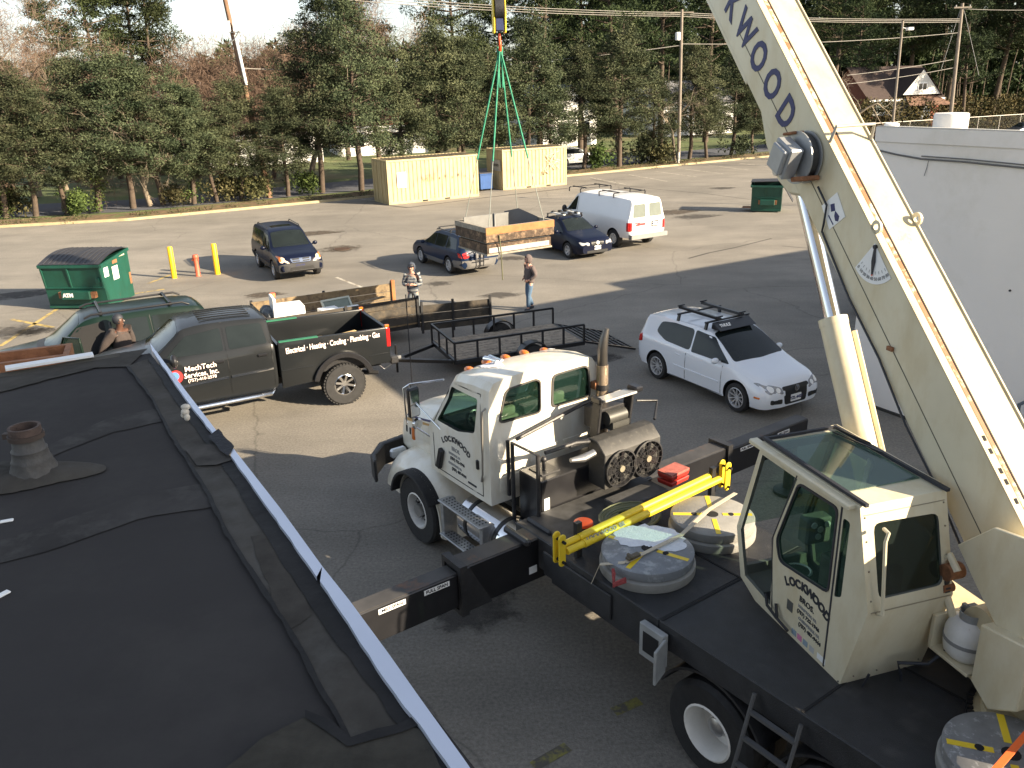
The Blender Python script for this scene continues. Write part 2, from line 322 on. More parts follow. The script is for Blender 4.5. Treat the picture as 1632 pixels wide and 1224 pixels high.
class Car:
    def __init__(s, name, label, cat, M, st, paint, wb, wr=.33, tw=.76, well=.065, crown=.03, group=None, n=56, wells=True):
        s.root = thing(name, label, cat, M, group); s.M = M; s.wb = wb; s.wr = wr; s.tw = tw; s.paint = paint
        mb = loft_body(st, n, crown)
        if wells:
            cs = []
            for x in (wb/2, -wb/2):
                for y in (1, -1): cs.append(MB().cyl((x, y*(tw-.14), wr*1.02), (x, y*(tw+.5), wr*1.02), wr+well, n=28))
            mb = cut(mb, cs)
        s.bv = bvh_of(mb); s.body = build('body', mb, [paint, dark], s.root, M=M, smooth=34)
    def d(s, name, poly, view, m, parent=None, **k):
        mb = MB(); polys = poly if isinstance(poly[0][0], (tuple, list)) else [poly]
        for p in polys: decal(mb, s.bv, p, view, **k)
        return build(name, mb, m, parent or s.root, M=s.M, smooth=40)
    def lr(s, name, poly, m, **k): return s.d(name, poly, 'L', m, **k), s.d(name, poly, 'R', m, **k)
    def fb(s, name, poly, view, m, **k): return s.d(name, poly, view, m, **k), s.d(name, miry(poly), view, m, **k)
    def wheels(s, **k):
        for x in (s.wb/2, -s.wb/2):
            for y in (1, -1): wheel(s.root, (x, y*s.tw, s.wr), y, s.wr, **k)
    def b(s, name, mb, m, parent=None, **k): return build(name, mb, m, parent or s.root, M=s.M, **k)
    def mirrors(s, x, y, z, m, sz=(.12, .2, .15)):
        for sg in (1, -1):
            mb = MB().ball((x, sg*(y+sz[1]*.6), z), (sz[0]/2, sz[1]/2, sz[2]/2)); mb.bar((x, sg*(y-.06), z-.05), (x, sg*(y+sz[1]*.4), z-.02), .05, .04)
            s.b('mirror', mb, m)
    def text(s, name, body, size, org, right, up, m, bold=0., sx=1.): return s.b(name, text_mb(body, size, org, right, up, bold, sx=sx), m, fixn=False, smooth=0)
    def plate(s, view, x, z, y=0, txt='', w_=.3, m=None):
        o = s.d('number_plate', [(y-w_/2, z-.075), (y+w_/2, z-.075), (y+w_/2, z+.075), (y-w_/2, z+.075)], view, white, off=.02, rnd=.01, skirt=.03)
        if txt:
            h = 7 if view == 'F' else -7; hit, nr, _, _ = s.bv.ray_cast(Vector((h, y, z)), Vector((-1 if view == 'F' else 1, 0, 0))); X = hit.x+(.03 if view == 'F' else -.03)
            s.b('lettering', text_mb(txt, .09, (X, y, z), (0, 1 if view == 'F' else -1, 0), (0, 0, 1), .002), navy, parent=o, fixn=False, smooth=0)
        return o
def strip(pts, w_):
    """thin outline band as small quads along a polyline"""
    out = []
    for a, b in zip(pts[:-1], pts[1:]):
        a, b = Vector(a), Vector(b); n_ = Vector((-(b-a).y, (b-a).x)).normalized()*w_/2; out.append([tuple(a-n_), tuple(b-n_), tuple(b+n_), tuple(a+n_)])
    return out
SEAM = dict(off=.0035, rnd=0, rings=1, skirt=.003, sub=.12)
def seams(c, lines, w_=.012, views='LR', m=None):
    mb = MB()
    for vw in views:
        for ln in lines:
            for q in strip(ln, w_): decal(mb, c.bv, q, vw, **SEAM)
    return c.b('panel_gaps', mb, m or grille, fixn=False, smooth=0)
def bars(c, xs, half, z, length=None, m=None, foot=.1, th=.035, name='roof_rack', extra=None):
    mb = MB()
    for x in xs:
        mb.bar((x, -half, z), (x, half, z), .05, th)
        for sg in (1, -1): mb.bar((x, sg*(half-.06), z), (x, sg*(half-.02), z-foot), .07, .05)
    if extra: extra(mb)
    return c.b(name, mb, m or blackp, bevel=.006)
# ---- white hatchback
def hatch(name, label, M, paint, rim_sp=10):
    st = [(-2.06, .34, .82, .92, .6, .74, .7, .6), (-2.01, .26, .92, 1.12, .72, .83, .81, .64), (-1.93, .23, .96, 1.32, .79, .86, .84, .64), (-1.86, .23, .97, 1.41, .81, .87, .85, .65), (-1.6, .22, .965, 1.45, .83, .878, .855, .655), (-1.2, .21, .96, 1.48, .85, .88, .86, .66), (-.3, .2, .935, 1.495, .85, .88, .86, .66),
          (.15, .2, .92, 1.47, .85, .88, .855, .655), (.5, .2, .915, 1.34, .85, .88, .85, .68), (.85, .2, .91, 1.14, .85, .88, .84, .72), (1.15, .2, .9, .985, .85, .88, .82, .74), (1.5, .2, .82, .9, .84, .875, .79, .7), (1.85, .2, .72, .82, .8, .85, .76, .66), (2.02, .22, .64, .72, .72, .78, .7, .58), (2.12, .26, .56, .6, .55, .62, .56, .42)]
    c = Car(name, label, 'car', M, st, paint, 2.58, .318, .765); c.wheels(wd=.22, rr=.225, spokes=rim_sp, sw=.022)
    c.lr('side_window', [(-.17, .955), (.98, .955), (.38, 1.39), (-.17, 1.43)], glass, rnd=.05)
    c.lr('rear_side_window', [(-1.42, 1.14), (-1.05, 1.0), (-.22, .97), (-.22, 1.43), (-.9, 1.43), (-1.32, 1.38)], glass, rnd=.09)
    c.d('windscreen', [(1.06, -.72), (1.13, 0), (1.06, .72), (.27, .6), (.22, 0), (.27, -.6)], 'T', glass, rnd=.08, rings=6)
    c.d('rear_window', [(-.58, 1.02), (.58, 1.02), (.48, 1.36), (-.48, 1.36)], 'B', glass, rnd=.08)
    for s in (1, -1):
        h = c.d('headlight', [(s*.36, .55), (s*.72, .58), (s*.8, .76), (s*.6, .74), (s*.4, .68)], 'F', mat('headlamp_grey', (.3, .31, .33), .15, .2, .1, 12, coat=.8), off=.008, rnd=.04)
        mb = MB(); 
        for yy, zz, rr in ((s*.64, .665, .058), (s*.49, .635, .048)): decal(mb, c.bv, [(yy+rr*math.cos(a), zz+rr*math.sin(a)) for a in np.linspace(0, 2*math.pi, 14)[:-1]], 'F', off=.014, rnd=0)
        c.b('lamp_bowl', mb, whitel, parent=h)
        c.d('fog_vent', [(s*.38, .34), (s*.68, .36), (s*.68, .46), (s*.38, .44)], 'F', grille, off=.008, rnd=.03)
    c.d('tail_light', [(-1.98, .78), (-1.82, .82), (-1.84, 1.0), (-1.95, .96)], 'R', redl, off=.01); c.d('tail_light', [(-1.98, .78), (-1.82, .82), (-1.84, 1.0), (-1.95, .96)], 'L', redl, off=.01)
    c.d('grille', [(-.3, .3), (.3, .3), (.38, .68), (-.38, .68)], 'F', grille, off=.01, rnd=.05)
    e = MB().lathe([(.06, 2.135), (.068, 2.15), (.052, 2.15), (.05, 2.135)], (0, 0, .63), 'x', 20, closed=True)
    for a, b in (((-.03, .05), (0, -.005)), ((.03, .05), (0, -.005)), ((-.045, .02), (-.015, -.04)), ((.045, .02), (.015, -.04)), ((0, .03), (-.015, -.04)), ((0, .03), (.015, -.04))): e.bar((2.145, a[0], .63+a[1]), (2.145, b[0], .63+b[1]), .008)
    c.b('badge', e, chrome); c.plate('F', 0, .42, 0, 'YZL-4427'); c.d('indicator', [(1.78, .46), (1.92, .46), (1.92, .5), (1.78, .5)], 'R', amber); c.mirrors(.72, .84, 1.0, paint, (.13, .2, .14))
    seams(c, [[(.82, .28), (.84, .9)], [(-.32, .28), (-.3, .9)]]); c.d('body_moulding', [(-.7, .5), (.75, .5), (.75, .54), (-.7, .54)], 'R', paint, off=.018, rnd=.01)
    c.lr('sill_trim', [(-.9, .2), (.88, .2), (.88, .26), (-.9, .26)], grille, off=.012, rnd=0)
    h = MB().box((-.55, .868, .8), (.2, .03, .035)).box((-.55, -.868, .8), (.2, .03, .035)); c.b('door_handle', h, paint, bevel=.01)
    return c
# GTI with its roof racks
gti = hatch('parked_hatchback', 'white three-door hatchback with black roof racks and wind fairing, parked past the crane truck', frame((4.82, 18.07, 0), -60), mat('white_car_paint', (.74, .77, .82), .25, 0, .02, 1, coat=.8))
def gx(mb):
    for y in (.34, -.34): mb.bar((-1.15, y, 1.70), (.18, y, 1.70), .075, .06)
    for x in (-1.1, .15):
        for y in (.34, -.34): mb.bar((x, y-.1, 1.75), (x, y+.1, 1.75), .03)
bars(gti, (-.85, .05), .66, 1.64, foot=.16, extra=gx)
f_ = MB().prism([(.12, 1.5), (.42, 1.5), (.14, 1.66)], -.55, .55, 'y'); fo = gti.b('wind_fairing', f_, blackp, bevel=.02)
gti.b('lettering', text_mb('THULE', .1, (.3, -.3, 1.59), (0, 1, 0), (-.6, 0, .62), .004), whitel, parent=fo, fixn=False, smooth=0)
# white car beyond the corner of the white building
pc = G(1341, 522)
c2 = hatch('white_car', 'white car showing only between the crane cylinder and boom, beside the white building', frame((pc.x+2.9, pc.y+1.7, 0), 29.4), mat('white_car_paint', (.7, .7, .7)))
c2.d('decal', [(.2, .4), (.7, .4), (.7, .7), (.2, .7)], 'R', redt)
# ---- blue compact SUV (front view)
navyp = mat('dark_blue_paint', (.004, .0065, .02), .33, 0, .06, 1, coat=.06, spec=.2); plast = mat('grey_plastic', (.032, .032, .034), .7, 0, .1, 4)
mid = Vector((-8.66, 32.59, 0))
st = [(-2.2, .45, .9, 1.0, .7, .8, .78, .66), (-2.14, .35, .98, 1.5, .78, .87, .84, .68), (-1.95, .33, 1.02, 1.63, .82, .885, .865, .7), (-1.3, .32, 1.02, 1.66, .85, .89, .87, .71), (-.2, .32, 1.0, 1.66, .85, .89, .87, .7), (.2, .32, .99, 1.6, .85, .89, .86, .68), (.6, .32, .985, 1.38, .85, .89, .86, .7),
      (1.0, .32, .98, 1.1, .85, .89, .85, .78), (1.35, .32, .93, 1.02, .85, .885, .83, .76), (1.9, .32, .85, .94, .83, .87, .79, .7), (2.1, .34, .72, .84, .78, .82, .76, .6), (2.22, .4, .6, .66, .66, .72, .66, .5)]
c = Car('parked_compact_suv', 'dark blue compact SUV with orange-cornered headlights, alone near the manhole', 'car', frame((mid.x, mid.y, 0), -62), st, navyp, 2.62, .345, .77); c.wheels(wd=.2, rr=.21, spokes=5, sw=.05)
c.lr('side_window', [(-.1, 1.04), (.85, 1.04), (.35, 1.48), (-.1, 1.56)], glass); c.lr('side_window', [(-1.05, 1.05), (-.16, 1.05), (-.16, 1.57), (-1.05, 1.57)], glass); c.lr('rear_side_window', [(-1.95, 1.08), (-1.12, 1.06), (-1.12, 1.57), (-1.85, 1.54)], glass)
c.d('windscreen', [(.98, -.7), (1.04, 0), (.98, .7), (.3, .6), (.26, 0), (.3, -.6)], 'T', glass, rnd=.08, rings=6)
lam = mat('headlamp_warm', (.7, .55, .42), .15, .1, .15, 12, coat=.8)
for s in (1, -1):
    hh = c.d('headlight', [(s*.42, .68), (s*.76, .72), (s*.79, .92), (s*.62, .9)], 'F', lam, off=.01); c.d('indicator', [(s*.7, .76), (s*.77, .76), (s*.79, .92), (s*.7, .92)], 'F', amber, parent=hh, off=.016, rnd=.02)
c.d('bumper', [(-.8, .36), (.8, .36), (.8, .64), (.4, .68), (-.4, .68), (-.8, .64)], 'F', plast, off=.03, rnd=.05, skirt=.05)
c.lr('lower_cladding', [(-2.1, .34), (-1.78, .34), (-1.78, .62), (-2.1, .62)], plast, off=.015); c.lr('sill_trim', [(-.88, .33), (.88, .33), (.88, .55), (-.88, .55)], plast, off=.012, rnd=.02); c.lr('lower_cladding', [(1.78, .36), (2.12, .38), (2.1, .62), (1.76, .66)], plast, off=.015)
g_ = c.d('grille', [(-.34, .7), (.34, .7), (.4, .84), (-.4, .84)], 'F', chrome, off=.012, rnd=.04); mb = MB()
for z in (.72, .79):
    for sg in (1, -1): decal(mb, c.bv, [(sg*.06, z), (sg*.3, z), (sg*.33, z+.04), (sg*.06, z+.035)], 'F', off=.02, rnd=0)
c.b('grille_slot', mb, grille, parent=g_); c.d('lower_grille', [(-.45, .44), (.45, .44), (.42, .54), (-.42, .54)], 'F', grille, off=.04, rnd=.03); c.plate('F', 0, .6, -.05, 'JTH-4181', .3)
c.mirrors(.62, .88, 1.08, navyp); bars(c, (), .6, 1.7, name='roof_rail', extra=lambda mb: [mb.tube([(.0, y, 1.66), (-.1, y, 1.73), (-1.5, y, 1.75), (-1.6, y, 1.68)], .02) for y in (.62, -.62)])
c.d('sunroof', [(-.7, -.4), (-.2, -.4), (-.2, .4), (-.7, .4)], 'T', glass, rnd=.06); seams(c, [[(.82, .55), (.82, .95)], [(-.12, .55), (-.12, 1.0)]])
# ---- blue wagon seen from behind with a bike carrier
mid = Vector((-2.18, 32.59, 0))
st = [(-2.45, .42, .78, .84, .6, .72, .7, .6), (-2.38, .32, .92, 1.02, .72, .82, .8, .64), (-2.15, .3, .98, 1.36, .78, .86, .84, .62), (-1.85, .29, .98, 1.5, .82, .875, .85, .6), (-1.2, .28, .97, 1.55, .84, .88, .855, .6), (-.3, .27, .95, 1.56, .84, .88, .855, .6), (.15, .27, .94, 1.5, .84, .88, .85, .6), (.6, .27, .93, 1.26, .84, .88, .84, .65),
      (1.05, .27, .92, 1.02, .84, .88, .83, .74), (1.6, .27, .86, .94, .84, .87, .8, .7), (2.1, .28, .74, .84, .8, .84, .76, .66), (2.3, .36, .6, .68, .64, .7, .64, .5)]
bluep = mat('blue_car_paint', (.009, .02, .05), .33, 0, .05, 1, coat=.06, spec=.2); silv = mat('silver_cladding', (.17, .165, .16), .4, .2, .05, 2)
c = Car('parked_wagon', 'blue station wagon with silver lower body and a bike carrier on its tailgate', 'car', frame((mid.x, mid.y, 0), 120.5) @ Matrix.Scale(.94, 4), st, bluep, 2.6, .335, .765); c.wheels(wd=.21, rr=.215, spokes=7, sw=.04)
c.lr('side_window', [(-.05, .99), (.95, .97), (.4, 1.36), (-.05, 1.44)], glass); c.lr('side_window', [(-1.0, 1.0), (-.1, .99), (-.1, 1.45), (-1.0, 1.45)], glass); c.lr('rear_side_window', [(-1.95, 1.04), (-1.07, 1.0), (-1.07, 1.45), (-1.75, 1.42)], glass)
c.d('windscreen', [(1.0, -.68), (1.06, 0), (1.0, .68), (.28, .55), (.24, 0), (.28, -.55)], 'T', glass, rnd=.08, rings=6); c.d('rear_window', [(-.64, 1.03), (.64, 1.03), (.52, 1.42), (-.52, 1.42)], 'B', mat('green_rear_glass', (.03, .05, .04), .05, spec=.9), rnd=.08)
for s in (1, -1): c.d('tail_light', [(s*.5, .78), (s*.74, .74), (s*.79, .93), (s*.58, .98)], 'B', redl, off=.012)
for s, v in ((1, 'L'), (-1, 'R')): c.d('tail_light', [(-2.4, .76), (-2.2, .78), (-2.12, .95), (-2.3, .93)], v, redl, off=.012)
c.d('bumper', [(-.78, .34), (.78, .34), (.8, .66), (-.8, .66)], 'B', silv, off=.03, rnd=.04, skirt=.05); c.lr('lower_cladding', [(-.92, .28), (.92, .28), (.92, .48), (-.92, .48)], silv, off=.012, rnd=.02); c.lr('lower_cladding', [(-2.36, .34), (-1.72, .3), (-1.66, .5), (-1.75, .62), (-2.36, .66)], silv, off=.012)
c.mirrors(.72, .86, 1.02, bluep)
bars(c, (-1.1, -.1), .62, 1.68, foot=.12, extra=lambda mb: [mb.tube([(.1, y, 1.56), (0, y, 1.62), (-1.6, y, 1.62), (-1.75, y, 1.54)], .02) for y in (.6, -.6)])
mb = MB()
for y in (.13, -.02): mb.tube([(-2.42, y, .42), (-2.62, y, .42), (-2.66, y, 1.1)], .02); mb.tube([(-2.66, y, 1.1), (-2.95, y*3, 1.12)], .02)
mb.bar((-2.66, -.3, .86), (-2.66, .35, .86), .04); mb.bar((-2.66, -.25, .66), (-2.66, .3, .66), .03)
c.b('bike_carrier', mb, blackp)
mb = MB(); mb.box((-2.7, .3, .85), (.05, .12, .2)); mb.box((-2.7, .1, .88), (.05, .1, .25)); c.b('carrier_pad', mb, silv, bevel=.02)
# ---- dark blue sedan
mid = Vector((2.5, 34.85, 0))
st = [(-2.12, .4, .8, .86, .6, .7, .68, .6), (-2.05, .28, .92, 1.0, .72, .8, .78, .66), (-1.7, .24, .96, 1.03, .8, .85, .81, .7), (-1.35, .22, .96, 1.12, .82, .865, .82, .64), (-.95, .21, .95, 1.34, .83, .868, .83, .58), (-.55, .21, .94, 1.42, .83, .87, .83, .56), (0, .21, .92, 1.44, .83, .87, .83, .56), (.25, .21, .91, 1.4, .83, .87, .83, .57), (.6, .21, .905, 1.24, .83, .868, .82, .62),
      (1.0, .21, .9, 1.0, .83, .865, .81, .72), (1.4, .21, .84, .92, .82, .86, .79, .7), (1.95, .22, .72, .82, .78, .82, .74, .64), (2.15, .28, .58, .66, .64, .7, .62, .48)]
c = Car('parked_sedan', 'dark blue sedan with ski racks, between the hanging duct frame and white van', 'car', frame((mid.x, mid.y, 0), -61), st, navyp, 2.51, .315, .75); c.wheels(wd=.2, rr=.2, spokes=5, sw=.06)
c.lr('side_window', [(-.08, .96), (.85, .96), (.32, 1.26), (-.08, 1.34)], glass); c.lr('rear_side_window', [(-1.15, 1.0), (-.14, .97), (-.14, 1.35), (-.75, 1.31)], glass)
c.d('windscreen', [(.96, -.64), (1.02, 0), (.96, .64), (.32, .5), (.28, 0), (.32, -.5)], 'T', glass, rnd=.08, rings=6)
for s in (1, -1): c.d('headlight', [(s*.38, .58), (s*.72, .6), (s*.76, .72), (s*.4, .7)], 'F', lens, off=.01)
c.d('grille', [(-.28, .58), (.28, .58), (.3, .72), (-.3, .72)], 'F', grille, off=.008); c.b('badge', MB().cyl((2.12, 0, .67), (2.18, 0, .67), .07), whitel); c.plate('F', 0, .48, 0, 'KJ 2792'); c.d('lower_grille', [(-.5, .28), (.5, .28), (.5, .38), (-.5, .38)], 'F', grille)
c.mirrors(.65, .84, 1.0, navyp)
def sx_(mb):
    for x in (-.6, .15):
        for y in (.32, 0, -.32): mb.box((x, y, 1.6), (.16, .12, .06))
bars(c, (-.62, .15), .62, 1.55, foot=.14, extra=sx_); mb = MB(); [mb.bar((-.7, y, 1.57), (.3, y, 1.57), .1, .04) for y in (.35, -.35)]; c.b('ski_carrier', mb, mat('pale_carrier', (.6, .6, .58), .5))
# ---- white van seen from behind
mid = Vector((4.38, 37.4, 0))
st = [(-2.8, .55, 1.2, 1.3, .84, .9, .88, .72), (-2.74, .5, 1.25, 1.92, .9, .985, .95, .74), (-2.6, .45, 1.28, 2.03, .94, 1.0, .97, .78), (-1, .42, 1.28, 2.08, .95, 1.0, .975, .8), (.7, .42, 1.26, 2.07, .95, 1.0, .97, .78), (1.05, .42, 1.22, 1.98, .95, 1.0, .97, .76), (1.5, .42, 1.16, 1.6, .94, 1.0, .96, .76), (1.95, .42, 1.1, 1.25, .93, .99, .94, .82), (2.3, .42, 1.02, 1.15, .92, .97, .9, .8), (2.7, .45, .9, 1.02, .85, .9, .86, .72), (2.8, .5, .8, .85, .7, .75, .7, .5)]
vw_ = mat('white_van_paint', (.8, .8, .8), .35, 0, .03, 1, coat=.4, bump=.0)
c = Car('parked_van', 'white cargo van with four black ladder rack bars and twin rear windows, seen from behind', 'van', frame((mid.x, mid.y, 0), 121), st, vw_, 3.5, .38, .86, crown=.05); c.wheels(wd=.24, rr=.22, spokes=8, sw=.05, rimmat=rimw)
wg = mat('van_window', (.17, .19, .17), .08, 0, .1, 3, spec=.9)
for s in (1, -1):
    c.d('rear_window', [(s*.1, 1.32), (s*.76, 1.32), (s*.7, 1.86), (s*.1, 1.86)], 'B', wg, rnd=.06, off=.01); c.d('tail_light', [(s*.82, .78), (s*.93, .78), (s*.93, 1.14), (s*.82, 1.14)], 'B', redl, off=.02, rnd=.01)
for v in 'LR': c.d('side_window', [(.95, 1.3), (1.7, 1.24), (1.35, 1.62), (1.05, 1.86), (.95, 1.9)], v, glass, off=.01, rnd=.04); c.d('tail_light', [(-2.76, .78), (-2.66, .78), (-2.66, 1.14), (-2.76, 1.14)], v, redl, off=.015, rnd=.01)
c.d('windscreen', [(1.85, -.75), (1.92, 0), (1.85, .75), (1.15, .68), (1.1, 0), (1.15, -.68)], 'T', glass, rings=6); c.b('bumper', MB().box((-2.88, 0, .55), (.22, 1.95, .2)), mat('bumper_steel', (.3, .3, .29), .4, .5), bevel=.02); c.d('brake_lamp', [(-.12, 1.95), (.12, 1.95), (.12, 1.99), (-.12, 1.99)], 'B', redl, rnd=0)
pf_ = c.d('plate_frame', [(-.6, .88), (-.22, .88), (-.22, 1.12), (-.6, 1.12)], 'B', grille, rnd=.02, off=.012); c.plate('B', 0, 1.0, -.41, 'VLX-6158', .28)
c.b('lettering', text_mb('Gibson', .2, (-2.85, .38, 1.06), (0, -1, 0), (0, 0, 1), .008), redt, fixn=False, smooth=0); seams(c, [[(0, .5), (0, 1.9)]], views='B')
seams(c, [[(.85, .5), (.88, 2.0)], [(1.85, .5), (1.8, 1.15)]]); c.mirrors(1.55, 1.0, 1.32, blackp, (.14, .26, .32))
def lad(mb):
    for x in (1.6, .75, -.6, -1.6):
        mb.bar((x, -.86, 2.21), (x, .86, 2.21), .03)
        for s in (1, -1): mb.tube([(x, s*.84, 2.04), (x, s*.85, 2.19), (x-.03, s*.78, 2.23)], .028)
    for s in (1, -1): mb.bar((1.65, s*.6, 2.24), (.6, s*.6, 2.24), .06, .04); mb.bar((-.5, s*.6, 2.24), (-1.7, s*.6, 2.24), .06, .04)
bars(c, (), .8, 2.3, name='ladder_rack', extra=lad)
# ---- pickup
H = 207; hd = Vector((math.cos(R(H)), math.sin(R(H)), 0)); lf = Vector((-hd.y, hd.x, 0)); ax = Vector((-3.75, 17.69, 0))-lf*.98; mid = ax+hd*1.95; ZL = .4
pkp = mat('charcoal_paint', (.013, .0145, .016), .3, .0, .05, 1, coat=.35, spec=.2)
Z = .4
st = [(-.53, .24+Z, 1.2+Z, 1.26+Z, .9, .97, .93, .6), (-.48, .2+Z, 1.23+Z, 1.72+Z, .92, .99, .95, .68), (-.28, .18+Z, 1.23+Z, 1.77+Z, .94, 1.0, .96, .7), (.7, .18+Z, 1.2+Z, 1.81+Z, .94, 1.0, .96, .7), (1.2, .18+Z, 1.19+Z, 1.76+Z, .94, 1.0, .96, .68), (1.48, .18+Z, 1.19+Z, 1.55+Z, .94, 1.0, .96, .72), (1.85, .18+Z, 1.17+Z, 1.3+Z, .94, 1.0, .95, .82),
      (2.2, .18+Z, 1.1+Z, 1.22+Z, .94, 1.0, .94, .8), (2.7, .2+Z, 1.04+Z, 1.16+Z, .92, .98, .9, .76), (3.05, .25+Z, .95+Z, 1.06+Z, .85, .9, .84, .7), (3.12, .3+Z, .85+Z, .92+Z, .75, .8, .75, .6)]
c = Car('pickup_truck', 'lifted charcoal crew-cab pickup lettered Electrical, Heating, Cooling, behind the black flat roof', 'pickup truck', frame((mid.x, mid.y, 0), H), st, pkp, 3.9, .47, .9, well=.1, crown=.035)
c.wheels(wd=.3, rr=.24, spokes=8, sw=.05, rimmat=chrome, tread=True)
c.lr('side_window', [(.5, 1.25+Z), (1.62, 1.26+Z), (1.2, 1.62+Z), (.5, 1.7+Z)], glass, rnd=.05); c.lr('rear_side_window', [(-.4, 1.27+Z), (.38, 1.25+Z), (.38, 1.7+Z), (-.34, 1.68+Z)], glass, rnd=.05)
c.d('windscreen', [(1.84, -.74), (1.92, 0), (1.84, .74), (1.3, .64), (1.26, 0), (1.3, -.64)], 'T', glass, rnd=.08, rings=6); c.d('rear_window', [(-.6, 1.3+Z), (.6, 1.3+Z), (.55, 1.65+Z), (-.55, 1.65+Z)], 'B', glass)
mb = MB()
for y in (-.45, -.27, -.09, .09, .27, .45): mb.tube([(-.2, y, 1.815+Z), (.3, y, 1.84+Z), (.85, y, 1.85+Z)], .012, 6)
c.b('roof_ribs', mb, pkp)
bz0, bz1 = .42+Z, 1.25+Z
XR, XF, XA = -3.08, -.6, -1.95
arch = [(XA+.6*math.cos(a), .5+.62*math.sin(a)) for a in np.linspace(R(25), R(155), 12)]
poly = [(XR, bz0-.02), (XR, bz1-.04), (XF, bz1), (XF, bz0-.2), (XA+.6, bz0-.16)]+arch+[(XA-.6, bz0-.04)]
for s in (1, -1):
    c.b('bed_side', MB().prism(poly, s*.9, s*.99, 'y'), pkp, bevel=.02, bseg=2)
    fl = [(XA+.7*math.cos(a), .5+.72*math.sin(a)) for a in np.linspace(R(14), R(166), 16)]+[(XA+.585*math.cos(a), .5+.6*math.sin(a)) for a in np.linspace(R(166), R(14), 16)]
    c.b('wheel_flare', MB().prism(fl, s*.96, s*1.07, 'y'), blackp, bevel=.012)
    c.b('tail_light', MB().box((XR+.03, s*.95, bz1-.27), (.1, .1, .44)), redl, bevel=.015); c.b('marker_light', MB().box((XR+.03, s*.93, bz1-.01), (.1, .08, .05)), amber, bevel=.01)
    c.b('rail_cap', MB().box((-1.05, s*.93, bz1-.005), (.85, .1, .03), rot=Matrix.Rotation(R(-.9), 3, 'Y')), mat('green_rail', (.02, .13, .07), .5), bevel=.006)
c.b('bed_floor', MB().box((-1.84, 0, bz0+.02), (2.44, 1.8, .06)), black); c.b('bed_front', MB().box((XF-.02, 0, .84+Z), (.06, 1.8, .7)), pkp)
c.b('tailgate', MB().box((XR+.02, 0, .84+Z), (.07, 1.78, .72)), pkp, bevel=.02); c.b('wheel_tub', MB().box((XA, .68, bz0+.15), (1.0, .45, .3)).box((XA, -.68, bz0+.15), (1.0, .45, .3)), black, bevel=.05)
c.b('bumper', MB().box((XR-.1, 0, .4+Z), (.2, 1.9, .18)), black, bevel=.03)
mb = MB().bar((2.2, 0, .62), (-3.0, 0, .66), .9, .16); mb.cyl((-1.95, -.85, .47), (-1.95, .85, .47), .07); mb.cyl((1.95, -.85, .47), (1.95, .85, .47), .07); mb.tube([(-2.3, .6, .6), (-2.5, .9, .62), (-2.75, 1.0, .6)], .05); c.b('chassis', mb, dark)
for s in (1, -1): c.b('side_step', MB().tube([(1.6, s*.9, .6), (1.5, s*1.02, .55), (-.35, s*1.02, .57), (-.45, s*.9, .62)], .045, 10), chrome)
c.d('body_moulding', [(-.45, .7+Z), (.42, .67+Z), (.42, .71+Z), (-.45, .74+Z)], 'L', chrome, off=.02, rnd=.0); c.d('body_moulding', [(.48, .67+Z), (1.6, .62+Z), (1.6, .66+Z), (.48, .71+Z)], 'L', chrome, off=.02, rnd=.0)
seams(c, [[(.45, .2+Z), (.45, 1.8+Z)], [(1.7, .2+Z), (1.72, 1.15+Z)], [(-.46, .2+Z), (-.46, 1.7+Z)]], .016)
h = MB(); [h.box((x, 1.0, 1.05+Z), (.2, .04, .06)) for x in (.62, -.26)]; c.b('door_handle', h, blackp, bevel=.015); c.mirrors(1.5, .98, 1.26+Z, blackp, (.16, .32, .28))
pinkw = mat('pale_lettering', (.85, .72, .68), .5)
def ltext(t, size, x, z, y=1.012, b=.004, sx=1., par=None): return c.b('lettering', text_mb(t, size, (x, y, z), (-1, 0, .02), (0, 0, 1), b, sx=sx), pinkw, fixn=False, smooth=0)
ltext('MechTech', .15, 1.0, 1.01+Z, b=.002); ltext('Services, Inc.', .15, 1.0, .87+Z, sx=.88, b=.002); ltext('(757)-410-2578', .09, 1.0, .76+Z, b=.001)
lo = c.b('emblem', MB().cyl((1.5, 1.0, .88+Z), (1.5, 1.012, .88+Z), .14, n=20), redt); c.b('emblem_centre', MB().cyl((1.52, 1.0, .9+Z), (1.52, 1.016, .9+Z), .09, n=18), mat('emblem_blue', (.08, .2, .4), .5), parent=lo)
ltext('Electrical · Heating · Cooling · Plumbing · Gas', .175, -1.8, bz1-.19, 1.0, .003, sx=.655)
c.b('body_line', MB().b2(-.62, -1.3, .985, .998, 1.0, 1.03).b2(-2.58, -3.06, .985, .998, 1.0, 1.03), pkp, bevel=.005)
fu = c.b('fuel_flap', MB().box((-.85, .992, .98+Z), (.16, .008, .16)), pkp, bevel=.003)
PK = c
# ---- dark green SUV with its driver's door open
H = 210; hd = Vector((math.cos(R(H)), math.sin(R(H)), 0)); lf = Vector((-hd.y, hd.x, 0)); grn = mat('dark_green_paint', (.003, .012, .008), .32, .0, .05, 1, coat=.22, spec=.2)
EXC = Vector((-9.92, 19.47, 0)); EXH = H
st = [(-2.35, .5, .98, 1.06, .7, .8, .78, .66), (-2.28, .38, 1.05, 1.55, .8, .88, .85, .62), (-2.05, .36, 1.08, 1.7, .85, .915, .885, .63), (-1.2, .36, 1.08, 1.75, .87, .925, .895, .64), (0, .36, 1.06, 1.75, .87, .925, .895, .64), (.25, .36, 1.05, 1.7, .87, .925, .89, .63), (.65, .36, 1.04, 1.42, .87, .925, .885, .68),
      (1.05, .36, 1.03, 1.14, .87, .925, .88, .78), (1.6, .36, .98, 1.07, .87, .92, .86, .76), (2.1, .38, .9, 1.0, .84, .89, .83, .72), (2.32, .42, .75, .86, .76, .82, .76, .6), (2.4, .48, .62, .68, .6, .68, .62, .45)]
